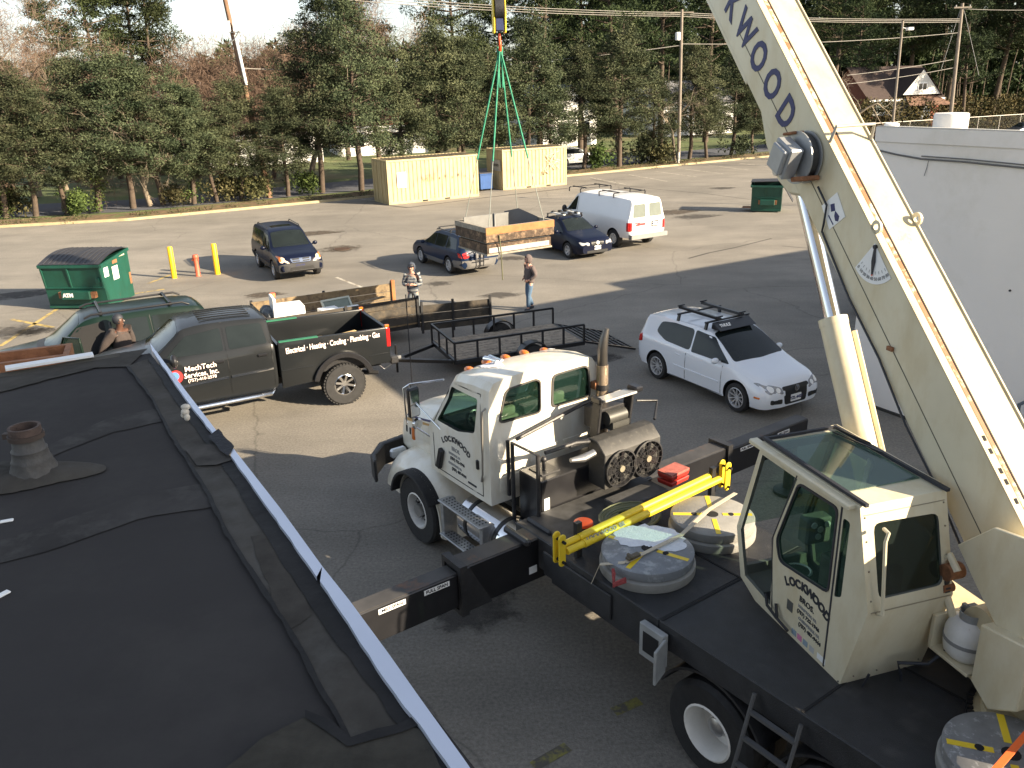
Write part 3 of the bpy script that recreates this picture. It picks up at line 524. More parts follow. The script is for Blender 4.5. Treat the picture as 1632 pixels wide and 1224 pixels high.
c = Car('parked_suv', 'dark green SUV with roof rack and open driver door, nose towards the left edge', 'car', frame(EXC, H) @ Matrix.Scale(1.06, 4), st, grn, 2.84, .37, .79, crown=.04); c.wheels(wd=.23, rr=.21, spokes=5, sw=.06)
c.d('side_window', [(.0, 1.12), (.88, 1.12), (.42, 1.56), (.0, 1.64)], 'R', glass); c.d('door_opening', [(-.12, .5), (.85, .5), (.95, 1.05), (.42, 1.58), (-.12, 1.66)], 'L', dark, off=.008)
c.lr('rear_side_window', [(-1.0, 1.12), (-.2, 1.12), (-.2, 1.63), (-1.0, 1.63)], glass); c.lr('rear_side_window', [(-2.05, 1.14), (-1.1, 1.12), (-1.1, 1.63), (-1.85, 1.6)], glass)
c.d('windscreen', [(1.02, -.72), (1.1, 0), (1.02, .72), (.36, .58), (.32, 0), (.36, -.58)], 'T', mat('green_screen_glass', (.015, .025, .018), .06, spec=.1), rnd=.08, rings=6); c.d('rear_window', [(-.6, 1.12), (.6, 1.12), (.52, 1.52), (-.52, 1.52)], 'B', glass)
do = MB(); dM = Matrix.Translation((.92, .9, 0)) @ Matrix.Rotation(R(-62), 4, 'Z')      # open door, hinged at its front edge
dpoly = [(0, .45), (-1.02, .5), (-1.05, 1.05), (0, 1.05)]; do.prism(dpoly, -.04, .04, 'y'); do.tube([(-.02, 0, 1.05), (-.42, 0, 1.58), (-.98, 0, 1.62), (-1.04, 0, 1.05)], .028, 6); do.xf(dM)
dr = c.b('door', do, grn, bevel=.01); gl = MB().prism([(-.04, 1.05), (-.43, 1.56), (-.96, 1.6), (-1.02, 1.05)], -.006, .006, 'y').xf(dM); c.b('window', gl, glasst, parent=dr)
mm = MB().ball((-.12, .16, 1.12), (.08, .13, .09)); mm.bar((-.1, .02, 1.08), (-.1, .12, 1.1), .05); mm.xf(dM); c.b('mirror', mm, blackp, parent=dr)
c.b('mirror', MB().ball((.72, -1.02, 1.12), (.08, .13, .09)), blackp)
bars(c, (-1.55, -.1), .6, 1.84, foot=.07, extra=lambda mb: [mb.tube([(.25, y, 1.75), (.1, y, 1.81), (-1.8, y, 1.81), (-1.95, y, 1.74)], .025) for y in (.58, -.58)])
for s in (1, -1): c.d('headlight', [(s*.45, .72), (s*.76, .74), (s*.78, .88), (s*.46, .88)], 'F', lens, off=.01); c.lr('indicator', [(2.2, .74), (2.32, .74), (2.3, .86), (2.18, .88)], amber)
c.lr('lower_cladding', [(-.95, .37), (.95, .37), (.95, .52), (-.95, .52)], plast, off=.015, rnd=.01); c.d('wiper_cowl', [(1.02, -.7), (1.2, -.7), (1.25, 0), (1.2, .7), (1.02, .7)], 'T', grille, off=.004)
seams(c, [[(-1.08, .5), (-1.06, 1.65)]]); seams(c, [[(1.3, -.7), (2.2, -.66)], [(1.3, .7), (2.2, .66)]], views='T')
mb = MB(); 
for x, y in ((-.35, .35), (-.35, -.35), (.2, -.38)): mb.box((x, y, 1.2), (.14, .5, .6))
EXPL = c
# ---------------------------------------------------------------- crane truck
MT = frame((-.54, 12.23, 0), 125.5)          # carrier: x forward, y left, origin under the front axle
aS = R(106.6); MS = Matrix.Rotation(aS, 4, 'Z')   # upper works: x along the boom, y left
CR = thing('crane_truck', 'cream and black telescopic crane truck with its outriggers out and boom raised', 'crane truck', MT)
def T(name, mb, m, parent=CR, **k): return build(name, mb, m, parent, M=MT, **k)
def S(name, mb, m, parent=CR, **k): return build(name, mb, m, parent, M=MS, **k)
YC = .12
# front wheels, hub details, rear wheels
for s in (1, -1):
    t = wheel(CR, (0, YC+s*.93, .54), s, .545, .34, .29, spokes=0, rimmat=rimw)
    hb = MB().cyl((0, YC+s*.98, .54), (0, YC+s*1.08, .54), .1, n=18); [hb.cyl((.15*math.cos(a), YC+s*.98, .54+.15*math.sin(a)), (.15*math.cos(a), YC+s*1.04, .54+.15*math.sin(a)), .018, n=6) for a in np.linspace(0, 2*math.pi, 11)[:-1]]
    T('hub', hb, alu, t)
for x in (-5.9, -7.35):
    for s in (1, -1):
        t = MB().lathe([(.3, .3), (.5, .3), (.545, .25), (.545, .05), (.5, 0), (.5, -.02), (.545, -.07), (.545, -.27), (.5, -.32), (.3, -.32)], (x, YC+s*.86, .545), 'y', 40, closed=True)
        t = T('wheel', t, rubber); d = s
        r = MB().lathe([(.305, d*.3), (.285, d*.31), (.265, d*.27), (.255, d*.05), (.2, d*.02), (.12, d*.03), (.11, d*.13), (.001, d*.14)], (x, YC+s*.86, .545), 'y', 32)
        T('rim', r, rimw, t); T('hub', MB().lathe([(.1, d*.1), (.1, d*.17), (.06, d*.19), (.001, d*.19)], (x, YC+s*.86, .545), 'y', 18), alu, t)
# frame rails, axle, deck
mb = MB().b2(1.15, -9.8, YC-.42, YC-.32, .62, .95).b2(1.15, -9.8, YC+.32, YC+.42, .62, .95); mb.cyl((0, YC-.9, .54), (0, YC+.9, .54), .07)
for x in (-5.9, -7.35): mb.cyl((x, YC-.9, .54), (x, YC+.9, .54), .11)
mb.b2(-2.2, -9.8, YC-.33, YC+.33, .6, 1.2); T('chassis', mb, dark)
mb = MB().b2(-3.42, -5.2, YC-1.16, YC+1.16, 1.02, 1.5).b2(-5.2, -10.3, YC-1.16, YC+1.16, 1.2, 1.5); mb.b2(-3.3, -4.5, YC+1.16, YC+1.19, 1.1, 1.42)
T('deck', mb, deckm, bevel=.012)
mb = MB()
for x in (-5.22, -6.9, -8.6): mb.b2(x, x-.025, YC-1.15, YC+1.15, 1.5, 1.506)
mb.b2(-3.5, -9.8, YC-.1, YC-.075, 1.5, 1.507)
T('deck_seam', mb, dark)
for x0_, x1_ in ((-5.2, -6.6), (-6.65, -8.1)):
    a = [((x0_+x1_)/2+.72*math.cos(t), .5+.72*math.sin(t)) for t in np.linspace(R(25), R(155), 14)]; b = [((x0_+x1_)/2+.69*math.cos(t), .5+.69*math.sin(t)) for t in np.linspace(R(155), R(25), 14)]
    for s in (1, -1): T('mudguard', MB().prism(a+b, YC+s*.5, YC+s*1.16), black)
mb = MB()                                     # side ladder
for x in (-6.45, -6.95): mb.tube([(x, YC+1.2, 1.42), (x, YC+1.5, .45)], .02)
for k in range(4): z = 1.25-.25*k; mb.bar((-6.45, YC+1.25+.077*k, z), (-6.95, YC+1.25+.077*k, z), .05, .03)
T('ladder', mb, mat('ladder_grey', (.09, .09, .09), .5))
mb = MB().b2(-5.02, -5.36, YC+1.18, YC+1.26, 1.02, 1.42).box((-5.42, YC+1.36, 1.2), (.03, .25, .4), rz=20); ctl = T('control_box', mb, mat('grey_box', (.3, .31, .31), .5, 0, .15, 6), bevel=.008)
T('levers', MB().b2(-5.08, -5.3, YC+1.26, YC+1.265, 1.1, 1.34), dark, ctl)
# cab: hollow shell with window openings
CX0, CX1, CYR, CYL = -1.86, -.32, YC-.9, YC+.93
def cabshell(i):
    st_ = [(-1.86+i, 3.1, .94, .93), (-1.5, 3.1, .95, .94), (-1.1, 3.04, .95, .93), (-.95, 2.98, .95, .92), (-.84, 2.88, .95, .9), (-.76, 2.76, .95, .88), (-.36-i*.9, 2.14, .95, .93), (-.3-i, 2.06, .95, .94)]
    m = MB(); n = len(st_)
    for x, zt, yb, ye in st_:
        zt -= i; yb -= i*1.4; ye -= i*1.4
        hf_ = [(0, 1.34+i), (yb, 1.34+i), (yb, min(2.1, zt-.04)), (ye, max(zt-.3, min(2.1, zt-.04)+.001)), (ye-.02, zt-.12) if zt > 2.6 else (ye-.005, zt-.015), (ye-.09, zt-.025) if zt > 2.6 else (ye-.02, zt-.004), (ye-.25, zt+.01), (0, zt+.035)]
        m.v += [(x, YC+a_, z_) for a_, z_ in hf_]+[(x, YC-a_, z_) for a_, z_ in reversed(hf_[1:-1])]
    k = 14; m.f = [[q*k+j, q*k+(j+1) % k, (q+1)*k+(j+1) % k, (q+1)*k+j] for q in range(n-1) for j in range(k)]+[list(range(k)), list(range(n*k-1, (n-1)*k-1, -1))]; m.mi = [0]*len(m.f); return m
win_r = [rounded([(YC+.76, 2.52), (YC+.09, 2.5), (YC+.09, 2.93), (YC+.16, 2.97), (YC+.64, 2.94)], .08), rounded([(YC-.13, 2.52), (YC-.8, 2.52), (YC-.76, 2.93), (YC-.7, 2.97), (YC-.15, 2.96)], .08)]
door_w = rounded([(-.5, 2.17), (-1.1, 2.19), (-1.52, 2.3), (-1.62, 2.82), (-.92, 2.8)], .05)
ws = rounded([(YC-.8, 2.16), (YC+.82, 2.16), (YC+.74, 2.7), (YC-.7, 2.7)], .06)
cs = [cabshell(.045)]+[MB().prism(w_, -2.1, -1.7, 'x') for w_ in win_r]+[MB().prism(door_w, YC-1.2, YC+1.2, 'y'), MB().prism(ws, -.95, -.1, 'x')]
cab = cut(cabshell(0), cs); T('cab', cab, [truckw, dark], bevel=0)
for w_ in win_r:
    big = [((a-sum(q[0] for q in w_)/len(w_))*1.07+sum(q[0] for q in w_)/len(w_), (b-2.73)*1.09+2.73) for a, b in w_]
    T('window_seal', cut(MB().prism(big, -1.875, -1.83, 'x'), [MB().prism(w_, -1.95, -1.75, 'x')]), mat('seal_grey', (.06, .055, .05), .6)); T('window', MB().prism(w_, -1.846, -1.838, 'x'), glasst)
T('window', MB().prism(door_w, YC+.87, YC+.876), glasst); T('window', MB().prism(door_w, YC-.82, YC-.826), glasst)
T('windscreen', MB().quad((-.39, YC+.84, 2.12), (-.39, YC-.82, 2.12), (-.77, YC-.72, 2.74), (-.77, YC+.78, 2.74)), glasst, fixn=False)
mb = MB()
for y in (YC+.42, YC-.45): mb.box((-1.3, y, 1.78), (.5, .5, .2)).box((-1.52, y, 2.14), (.16, .48, .6)).box((-1.54, y, 2.5), (.1, .26, .14))
T('seat', mb, seatm, bevel=.04, bseg=2)
mb = MB().lathe([(.19, 0), (.21, .012), (.19, .024), (.17, .012)], (0, 0, 0), 'z', 24, closed=True).bar((-.17, 0, .01), (.17, 0, .01), .03, .02).cyl((0, 0, 0), (.02, 0, -.3), .03)
mb.xf(Matrix.Translation((-.85, YC+.42, 2.14)) @ Matrix.Rotation(R(-32), 4, 'Y')); T('steering_wheel', mb, blackp)
T('dashboard', MB().box((-.56, YC, 2.0), (.36, 1.6, .3)), mat('dash', (.03, .03, .035), .7), bevel=.04)
# door outline, handle, grab rail, seams, lettering
yd = YC+.935
mb = MB()
for q in strip([(-.42, 1.42), (-.42, 2.12), (-.85, 2.86), (-1.68, 2.9), (-1.68, 1.42), (-.42, 1.42)], .014):
    decal(mb, bvh_of(cab), q, 'L', off=.003, rnd=0, rings=1, skirt=.003)
T('door_gap', mb, grille, fixn=False, smooth=0)
T('grab_rail', MB().tube([(-1.79, yd-.04, 2.76), (-1.79, yd+.05, 2.7), (-1.77, yd+.07, 1.8), (-1.66, yd+.02, 1.64)], .014), mat('worn_rail', (.3, .28, .25), .4, .6)); T('door_handle', MB().box((-1.58, yd+.02, 1.86), (.05, .04, .14)), blackp, bevel=.01)
def ttext(t, size, x, z, m, b=.003, y=YC+.952): return T('lettering', text_mb(t, size, (x, y, z), (-1, 0, -.02), (0, 0, 1), b), m, fixn=False, smooth=0)
T('lettering', arc_text('LOCKWOOD', .118, (-1.02, YC+.955, 2.02), (-1, 0, 0), (0, 0, 1), .62, .1, .004), ink, fixn=False, smooth=0)
ttext('BROS.', .08, -1.02, 1.87, greyl); ttext('HAMPTON, VA', .045, -.98, 1.78, greyl); ttext('(757) 722-1946', .06, -1.05, 1.71, ink); ttext('CHESAPEAKE, VA', .045, -.98, 1.62, greyl); ttext('(757) 487-9444', .06, -1.08, 1.55, ink)
T('badge', MB().box((-1.42, YC+.955, 1.5), (.2, .01, .025)), ink)
mb = MB()                                      # rear-wall pressings
for y0, y1 in ((YC+.8, YC+.35), (YC+.28, YC-.22), (YC-.3, YC-.78)):
    mb.b2(-1.86, -1.872, y0, y1, 1.5, 1.72).b2(-1.86, -1.872, y0, y1, 1.8, 1.98)
T('rear_panel_ribs', mb, truckw, bevel=.008)
# hood, fenders, grille, bumper
st = [(-.34, 1.2, 1.95, 2.06, .62, .72, .7, .58), (.3, 1.15, 1.85, 1.98, .6, .68, .66, .54), (.9, 1.05, 1.72, 1.86, .56, .63, .6, .48), (1.18, 1.0, 1.58, 1.74, .54, .6, .57, .42), (1.3, .98, 1.4, 1.6, .5, .56, .54, .34)]
hood = loft_body(st, 24, .05); hood.v = [(x, y+YC, z) for x, y, z in hood.v]; ho = T('hood', hood, truckw, smooth=40); hbv = bvh_of(hood)
tan = mat('tan_stripe', (.5, .3, .1), .5)
for sg, vw in ((1, 'L'), (-1, 'R')):
    for z0, hh, mm in ((1.73, .035, navy), (1.665, .05, tan)):
        m_ = MB(); decal(m_, hbv, [(.0, z0+.16), (.75, z0), (1.28, z0-.12), (1.28, z0-.12+hh), (.75, z0+hh), (.0, z0+.16+hh*.6)], vw, off=.004, rnd=0, skirt=.004); T('stripe', m_, mm, ho, smooth=0)
    m_ = MB(); [decal(m_, hbv, [(x, 1.4), (x+.06, 1.4), (x+.06, 1.52), (x, 1.52)], vw, off=.004, rnd=.025) for x in (.86, 1.0)]; T('vent', m_, dark, ho)
    m_ = MB(); decal(m_, hbv, [(.72, 1.36), (.8, 1.36), (.8, 1.56), (.72, 1.56)], vw, off=.02, rnd=.01); T('marker_light', m_, amber, ho)
    oa = [(0+.7*math.cos(t), .56+.7*math.sin(t)) for t in np.linspace(R(20), R(150), 14)]
    ia = [(0+.61*math.cos(t), .54+.61*math.sin(t)) for t in np.linspace(R(175), R(8), 18)]
    fp = [(1.3, .72), (1.42, 1.0), (1.3, 1.28), (1.0, 1.42)]+[p for p in oa[4:-1]]+[(-.72, 1.0), (-.86, .5), (-.7, .46), (-.62, .58)]+ia
    fm_ = MB(); ths = list(np.linspace(4, 176, 30)); nr = 0
    for th in ths:
        k_ = max(0, (78-th)/74); ro = .76+.5*k_*k_*(3-2*k_); t_ = R(th)
        for y_, r_ in ((.42, .62), (.42, ro+.03), (.62, ro+.02), (.8, ro-.005), (.94, ro-.06*(1+k_)), (1.04, ro-.16*(1+k_*.6)), (1.06, max(.66, ro-.26)), (1.05, .605), (.9, .6)):
            fm_.v.append((r_*math.cos(t_), YC+sg*y_, .54+r_*math.sin(t_)))
    for y_, x_ in ((.42, -.62), (.42, -.84), (.62, -.84), (.8, -.82), (.94, -.8), (1.04, -.74), (1.06, -.68), (1.05, -.62), (.9, -.61)): fm_.v.append((x_, YC+sg*y_, .34))
    fm_.f = [[i*9+j, i*9+(j+1) % 9, (i+1)*9+(j+1) % 9, (i+1)*9+j] for i in range(30) for j in range(9)]+[list(range(9)), list(range(30*9+8, 30*9-1, -1))]; fm_.mi = [0]*len(fm_.f)
    T('fender', fm_, truckw, smooth=50)
    fo = [(.66*math.cos(t), .54+.66*math.sin(t)) for t in np.linspace(R(12), R(150), 18)]+[(.61*math.cos(t), .54+.61*math.sin(t)) for t in np.linspace(R(150), R(12), 18)]
    T('fender_flap', MB().prism(fo, YC+sg*.98, YC+sg*1.2), rubber, bevel=.01)
    T('headlight', MB().box((1.2, YC+sg*.72, 1.0), (.12, .28, .16)), lens, bevel=.03)
    m_ = MB().tube([(-.3, YC+sg*.94, 1.85), (-.12, YC+sg*1.1, 2.0), (-.12, YC+sg*1.12, 2.66), (-.72, YC+sg*.9, 2.84)], .016); m_.tube([(-.1, YC+sg*1.2, 2.05), (-.06, YC+sg*1.2, 2.6), (-.12, YC+sg*1.12, 2.66)], .012); m_.tube([(-.62, YC+sg*.94, 2.06), (-.12, YC+sg*1.08, 2.4)], .013); T('mirror_arm', m_, chrome)
    mi = T('mirror', MB().box((-.12, YC+sg*1.08, 2.37), (.09, .2, .46), rz=sg*12), blackp, bevel=.025); T('mirror_glass', MB().box((-.168, YC+sg*1.085, 2.37), (.006, .16, .4), rz=sg*12), chrome, mi)
    T('round_mirror', MB().lathe([(.001, -.02), (.07, -.015), (.09, .02), (.001, .03)], (-.14, YC+sg*1.04, 2.02), 'x', 20), chrome)
T('grille', MB().box((1.32, YC, 1.3), (.04, .72, .5)), chrome, bevel=.02)
bo = [(1.3, -1.12), (1.65, -.85), (1.78, 0), (1.65, .85), (1.3, 1.18), (1.02, 1.26), (1.04, 1.2), (1.26, 1.1), (1.55, .8), (1.66, 0), (1.55, -.8), (1.25, -1.05)]
T('bumper', MB().prism([(a, b+YC) for a, b in bo], .66, 1.06, 'z'), black, bevel=.02)
for i, x in enumerate((.66, .33, 0., -.33, -.66)):
    px = -1.0 if abs(x) > .5 else -.94
    T('roof_light', MB().ball((px-.02, YC+x, 3.01 if abs(x) > .5 else 3.03), (.1, .062, .045)), amber)
mb = MB(); [mb.tube([(-1.3, YC+y, 3.14), (-1.12, YC+y, 3.13), (-1.0, YC+y, 3.11)], [.016, .02, .04], 10) for y in (.3, .38)]; mb.ball((-.96, YC+.34, 3.1), .03); mb.bar((-1.25, YC+.28, 3.11), (-1.25, YC+.4, 3.11), .03); T('air_horn', mb, chrome)
mb = MB(); mb.tube([(-.12, YC+1.08, 2.64), (-.12, YC+1.08, 3.98)], .008, 5); T('aerial', mb, blackp)
# steps and tank
T('fuel_tank', MB().cyl((-1.2, YC+.8, .9), (-2.4, YC+.8, .9), .31, n=32), chrome, bevel=.015); mb = MB(); [mb.lathe([(.312, -.03), (.322, -.03), (.322, .03), (.312, .03)], (x, YC+.8, .9), 'x', 32, closed=True) for x in (-1.42, -2.1)]; T('tank_strap', mb, blackp); T('tank_sticker', MB().box((-1.75, YC+1.04, 1.1), (.3, .1, .01), rot=Matrix.Rotation(R(-48), 3, 'X')), white)
mb = MB()
for z in (1.16, .62): mb.b2(-.92, -2.0, YC+1.04, YC+1.24, z-.03, z)
mb.b2(-.92, -1.0, YC+.98, YC+1.2, .55, 1.14); mb.b2(-1.92, -2.0, YC+.98, YC+1.2, .55, 1.14); so_ = T('step', mb, galv, bevel=.006)
mb = MB(); [mb.cyl((x, YC+1.08+.05*k, z+.0), (x, YC+1.08+.05*k, z+.003), .014, n=6) for z in (1.16, .62) for x in np.arange(-1.0, -1.96, -.07) for k in range(3)]; T('tread_holes', mb, dark, so_, smooth=0)
T('fender_bracket', MB().box((-.62, YC+.98, 1.62), (.1, .06, .34), rot=Matrix.Rotation(R(-20), 3, 'Y')), blackp, bevel=.01)
# exhaust stack
mb = MB().cyl((-1.98, YC-.93, 1.0), (-1.98, YC-.93, 2.98), .085, n=20); ex = T('exhaust_stack', mb, mat('heat_tinted_steel', (.42, .33, .24), .35, .7, .3, 5), smooth=40)
T('exhaust_tip', MB().tube([(-1.98, YC-.93, 2.98), (-1.98, YC-.93, 3.2), (-1.99, YC-.95, 3.36), (-2.0, YC-.99, 3.5)], [.075, .072, .06, .035], 18), mat('tip_steel', (.12, .11, .1), .35, .8), ex); T('clamp', MB().cyl((-1.98, YC-.93, 2.62), (-1.98, YC-.93, 2.7), .098, n=20), black, ex); T('exhaust_bracket', MB().box((-1.92, YC-.88, 2.68), (.1, .14, .1)), rust, ex)
# tank behind cab, cooler with two fans, engine guard
T('hydraulic_tank', MB().b2(-2.06, -2.54, YC-1.0, YC+.62, 1.05, 1.86), blackp, bevel=.015); T('tank_lid', MB().b2(-2.12, -2.42, YC+.2, YC+.5, 1.86, 1.875).cyl((-2.3, YC+.38, 1.86), (-2.3, YC+.38, 2.02), .025).ball((-2.3, YC+.38, 2.03), .045), black)
T('warning_label', MB().b2(-2.542, -2.546, YC+.57, YC+.48, 1.3, 1.6), white); T('battery_box', MB().b2(-2.05, -2.6, YC+.66, YC+1.0, .75, 1.15), mat('blue_drum', (.02, .05, .16), .5), bevel=.02)
co = T('oil_cooler', MB().prism([(-2.55, 1.62), (-2.88, 1.62), (-2.88, 2.12), (-2.72, 2.27), (-2.55, 2.27)], YC-.18, YC-1.2), mat('cooler_grey', (.035, .034, .032), .6, .1, .3, 6, col2=(.08, .075, .065), thr=(.55, .7)), bevel=.01)
for y in (YC-.44, YC-.93):
    fn_ = MB().lathe([(.255, -2.89), (.27, -2.93), (.25, -2.935), (.24, -2.89)], (0, y, 1.88), 'x', 28, closed=True); fn_.m = 0
    for k in range(16): a = 2*math.pi*k/16; fn_.bar((-2.93, y+.05*math.cos(a), 1.88+.05*math.sin(a)), (-2.93, y+.245*math.cos(a+.15), 1.88+.245*math.sin(a+.15)), .006, .006)
    for rr in (.13, .19): fn_.lathe([(rr, -2.927), (rr+.005, -2.935), (rr-.004, -2.935)], (0, y, 1.88), 'x', 24, closed=True)
    fo = T('fan_guard', fn_, black, co); T('fan', MB().lathe([(.001, -2.886), (.215, -2.886), (.215, -2.89), (.001, -2.89)], (0, y, 1.88), 'x', 24), dark, fo) if False else None
    bl = MB()
    for k in range(7): a = 2*math.pi*k/7; bl.bar((-2.9, y+.04*math.cos(a), 1.88+.04*math.sin(a)), (-2.895, y+.225*math.cos(a), 1.88+.225*math.sin(a)), .09, .012, up=(1, .35, 0))
    T('fan_blades', bl, blackp, co); T('fan_hub', MB().cyl((-2.89, y, 1.88), (-2.945, y, 1.88), .045, n=16), mat('hub_tan', (.3, .27, .2), .5, .4), co)
mb = MB()
mb.bar((-2.3, YC-.5, 2.1), (-2.38, YC-.5, 2.66), .16, .05); mb.bar((-2.3, YC-1.08, 2.1), (-2.38, YC-1.08, 2.66), .16, .05); mb.box((-2.2, YC-.78, 2.35), (.3, .5, .3)); T('engine_guard', mb, black, bevel=.01)
T('guard_plate', MB().box((-2.4, YC-.8, 2.67), (.24, .58, .03), rot=Matrix.Rotation(R(8), 3, 'Y')), mat('bright_plate', (.6, .6, .58), .35, .5), bevel=.004); T('guard_cap', MB().box((-2.4, YC-1.16, 2.7), (.2, .14, .08)).box((-2.38, YC-.47, 2.68), (.2, .05, .1)), blackp, bevel=.02)
T('air_filter', MB().cyl((-2.4, YC-.62, 2.38), (-2.4, YC-.95, 2.38), .1, n=18).box((-2.42, YC-.8, 2.28), (.2, .3, .12)), mat('filter_grey', (.06, .06, .055), .5, .3))
mb = MB(); ra = .028
mb.tube([(-2.1, YC+.74, 1.1), (-2.1, YC+.74, 2.3), (-2.62, YC+.72, 2.3), (-2.62, YC+.72, 1.0)], ra); mb.tube([(-2.62, YC+.6, 2.3), (-2.62, YC+.1, 2.3), (-2.6, YC-.15, 2.24)], ra); mb.tube([(-2.0, YC+.6, 2.28), (-2.0, YC-.6, 2.5), (-2.05, YC-1.2, 2.55)], ra); mb.tube([(-2.62, YC+.2, 2.28), (-2.5, YC-.5, 2.2)], ra)
mb.tube([(-2.0, YC+.74, 2.3), (-2.0, YC+.74, 1.5)], ra); mb.tube([(-2.7, YC-1.25, 2.3), (-2.5, YC-1.5, 2.45), (-2.4, YC-1.2, 2.5)], ra*.7); T('handrail', mb, black)
T('filter_housing', MB().tube([(-2.7, YC+.25, 2.12), (-2.72, YC+.05, 2.1), (-2.74, YC-.12, 2.14)], [.03, .055, .05], 12), alu)
mb = MB().b2(-2.55, -3.4, YC-1.1, YC+1.05, 1.0, 1.44); mb.b2(-2.95, -3.3, YC-.95, YC-.1, 1.44, 1.56); T('front_platform', mb, mat('platform_grey', (.05, .05, .05), .6, 0, .4, 6), bevel=.015)
# outriggers
def beam(name, x0_, x1_, z0, z1, y0, y1, m2=steeltop):
    mb = MB(); mb.b2(x0_, x1_, y0, y1, z0, z1); o = T(name, mb, blackp, bevel=.012); T('worn_top', MB().b2(x0_-.02 if x0_ > x1_ else x0_+.02, x1_+.02 if x1_ < x0_ else x1_-.02, y0, y1, z1, z1+.005), m2, o); return o
bl_ = beam('outrigger_sleeve', -2.7, -3.03, .84, 1.42, YC-1.0, 2.32); bx = beam('outrigger_beam', -2.73, -3.0, .9, 1.35, 2.33, 4.0)
T('sleeve_collar', cut(MB().b2(-2.66, -3.07, 2.24, 2.34, .8, 1.47), [MB().b2(-2.72, -3.01, 2.2, 2.4, .86, 1.4)]), black); T('gusset', MB().prism([(2.24, 1.42), (2.2, 1.42), (1.9, .84), (2.24, .84)], -3.03, -3.06, 'x'), black)
for y, t in ((2.62, 'FULL SPAN'), (3.2, 'MID SPAN')):
    lb = T('span_label', MB().b2(-3.0, -3.004, y-.17, y+.17, 1.25, 1.315), white, bx); T('lettering', text_mb(t, .06, (-3.006, y, 1.283), (0, -1, 0), (0, 0, 1), .001), ink, lb, fixn=False, smooth=0)
T('small_label', MB().b2(-3.03, -3.034, 1.2, 1.32, .96, 1.06), white, bl_)
T('beam_hump', MB().box((-2.86, YC+1.25, 1.45), (.5, .09, .1)).box((-2.86, YC+.9, 1.44), (.5, .06, .12)), black, bevel=.03)
br_ = beam('outrigger_sleeve', -2.4, -2.72, .84, 1.42, YC-1.0, -2.75); bxr = beam('outrigger_beam', -2.43, -2.69, .9, 1.35, -2.76, -4.75)
T('sleeve_collar', cut(MB().b2(-2.36, -2.76, -2.68, -2.78, .8, 1.47), [MB().b2(-2.42, -2.7, -2.6, -2.85, .86, 1.4)]), black)
for y in (-3.2, -4.1): lb = T('span_label', MB().b2(-2.69, -2.694, y-.15, y+.15, 1.25, 1.31), white, bxr); T('lettering', text_mb('FULL SPAN' if y > -4 else 'MID SPAN', .055, (-2.696, y, 1.28), (0, -1, 0), (0, 0, 1), .001), ink, lb, fixn=False, smooth=0)
for y in (3.75, -4.55): T('outrigger_jack', MB().cyl((-2.87 if y > 0 else -2.56, y, .1), (-2.87 if y > 0 else -2.56, y, 1.3), .09, n=18).lathe([(.001, .0), (.24, .0), (.24, .05), (.1, .1), (.001, .1)], (-2.87 if y > 0 else -2.56, y, .01), 'z', 24), black)
for y in (YC+1.02, YC-1.28): T('pole_rack', MB().b2(-3.72, -3.78, y-.04, y+.04, 1.44, 1.95), black)
# ---- upper works (frame MS)
T3, T0 = -5.85, 4.05
S('slew_ring', MB().lathe([(.001, 1.5), (.62, 1.5), (.62, 1.56), (.56, 1.57), (.56, 1.66), (.001, 1.66)], (T0, T3, 0), 'z', 48), creamtop)
mb = MB(); [mb.box((T0+.64*math.cos(a), T3+.64*math.sin(a), 1.54), (.05, .035, .07), rz=math.degrees(a)) for a in np.linspace(0, 2*math.pi, 65)[:-1]]; S('ring_teeth', mb, black)
S('turntable', MB().b2(3.0, 5.0, -6.6, -5.5, 1.66, 1.9).b2(5.0, 6.35, -6.3, -5.55, 1.62, 1.88).b2(3.2, 4.3, -6.5, -5.45, 1.9, 2.3), creamtop, bevel=.03)
mb = MB().tube([(4.8, -5.42, 2.15), (4.98, -5.4, 2.45), (5.04, -5.4, 2.64), (4.96, -5.4, 2.76), (4.86, -5.4, 2.66)], .035, 8); S('hook_link', mb, cream)
S('sheave', MB().cyl((4.93, -5.34, 2.62), (4.93, -5.5, 2.62), .075).cyl((4.95, -5.34, 2.45), (4.95, -5.46, 2.45), .05), rust)
S('winch_drum', MB().cyl((4.6, -5.46, 2.25), (4.6, -6.3, 2.25), .18, n=24), creamtop)
S('side_box', MB().prism([(4.0, 1.9), (4.25, 1.72), (4.46, 1.86), (4.46, 2.42), (4.0, 2.5)], -5.47, -5.3), cream, bevel=.012)
KB = .985; MSB = MS @ Matrix.Translation((0, 0, CAMH)) @ Matrix.Scale(KB, 4) @ Matrix.Translation((0, 0, -CAMH))   # the boom lies a little farther out than the cab
def SB(name, mb, m, parent=CR, **k): return build(name, mb, m, parent, M=MSB, **k)
# boom: three telescoping sections
EL = R(44.1); D = Vector((math.cos(EL), 0, math.sin(EL))); N = Vector((-math.sin(EL), 0, math.cos(EL)))
P0 = Vector((4.57, -5.9, 3.24))               # a point on the top edge
def bp(s_, n_, y): return P0+D*s_+N*n_+Vector((0, y, 0))
def sect(s0, s1, n0, n1, hw):
    v = [bp(s_, n_, y) for s_ in (s0, s1) for n_, y in ((n0, -hw), (n0, hw), (n1, hw), (n1, -hw))]
    return MB().add(v, [(0, 1, 2, 3), (7, 6, 5, 4), (0, 4, 5, 1), (1, 5, 6, 2), (2, 6, 7, 3), (3, 7, 4, 0)])
HW = .245; S0 = -1.1
bm_ = SB('boom', sect(S0, 8.3, -.69, 0, HW), cream, bevel=.01)
SB('boom_section', sect(8.25, 16.5, -.62, -.06, HW-.045), cream, bm_, bevel=.01); SB('boom_section', sect(16.4, 23.2, -.56, -.11, HW-.08), cream, bm_, bevel=.01)
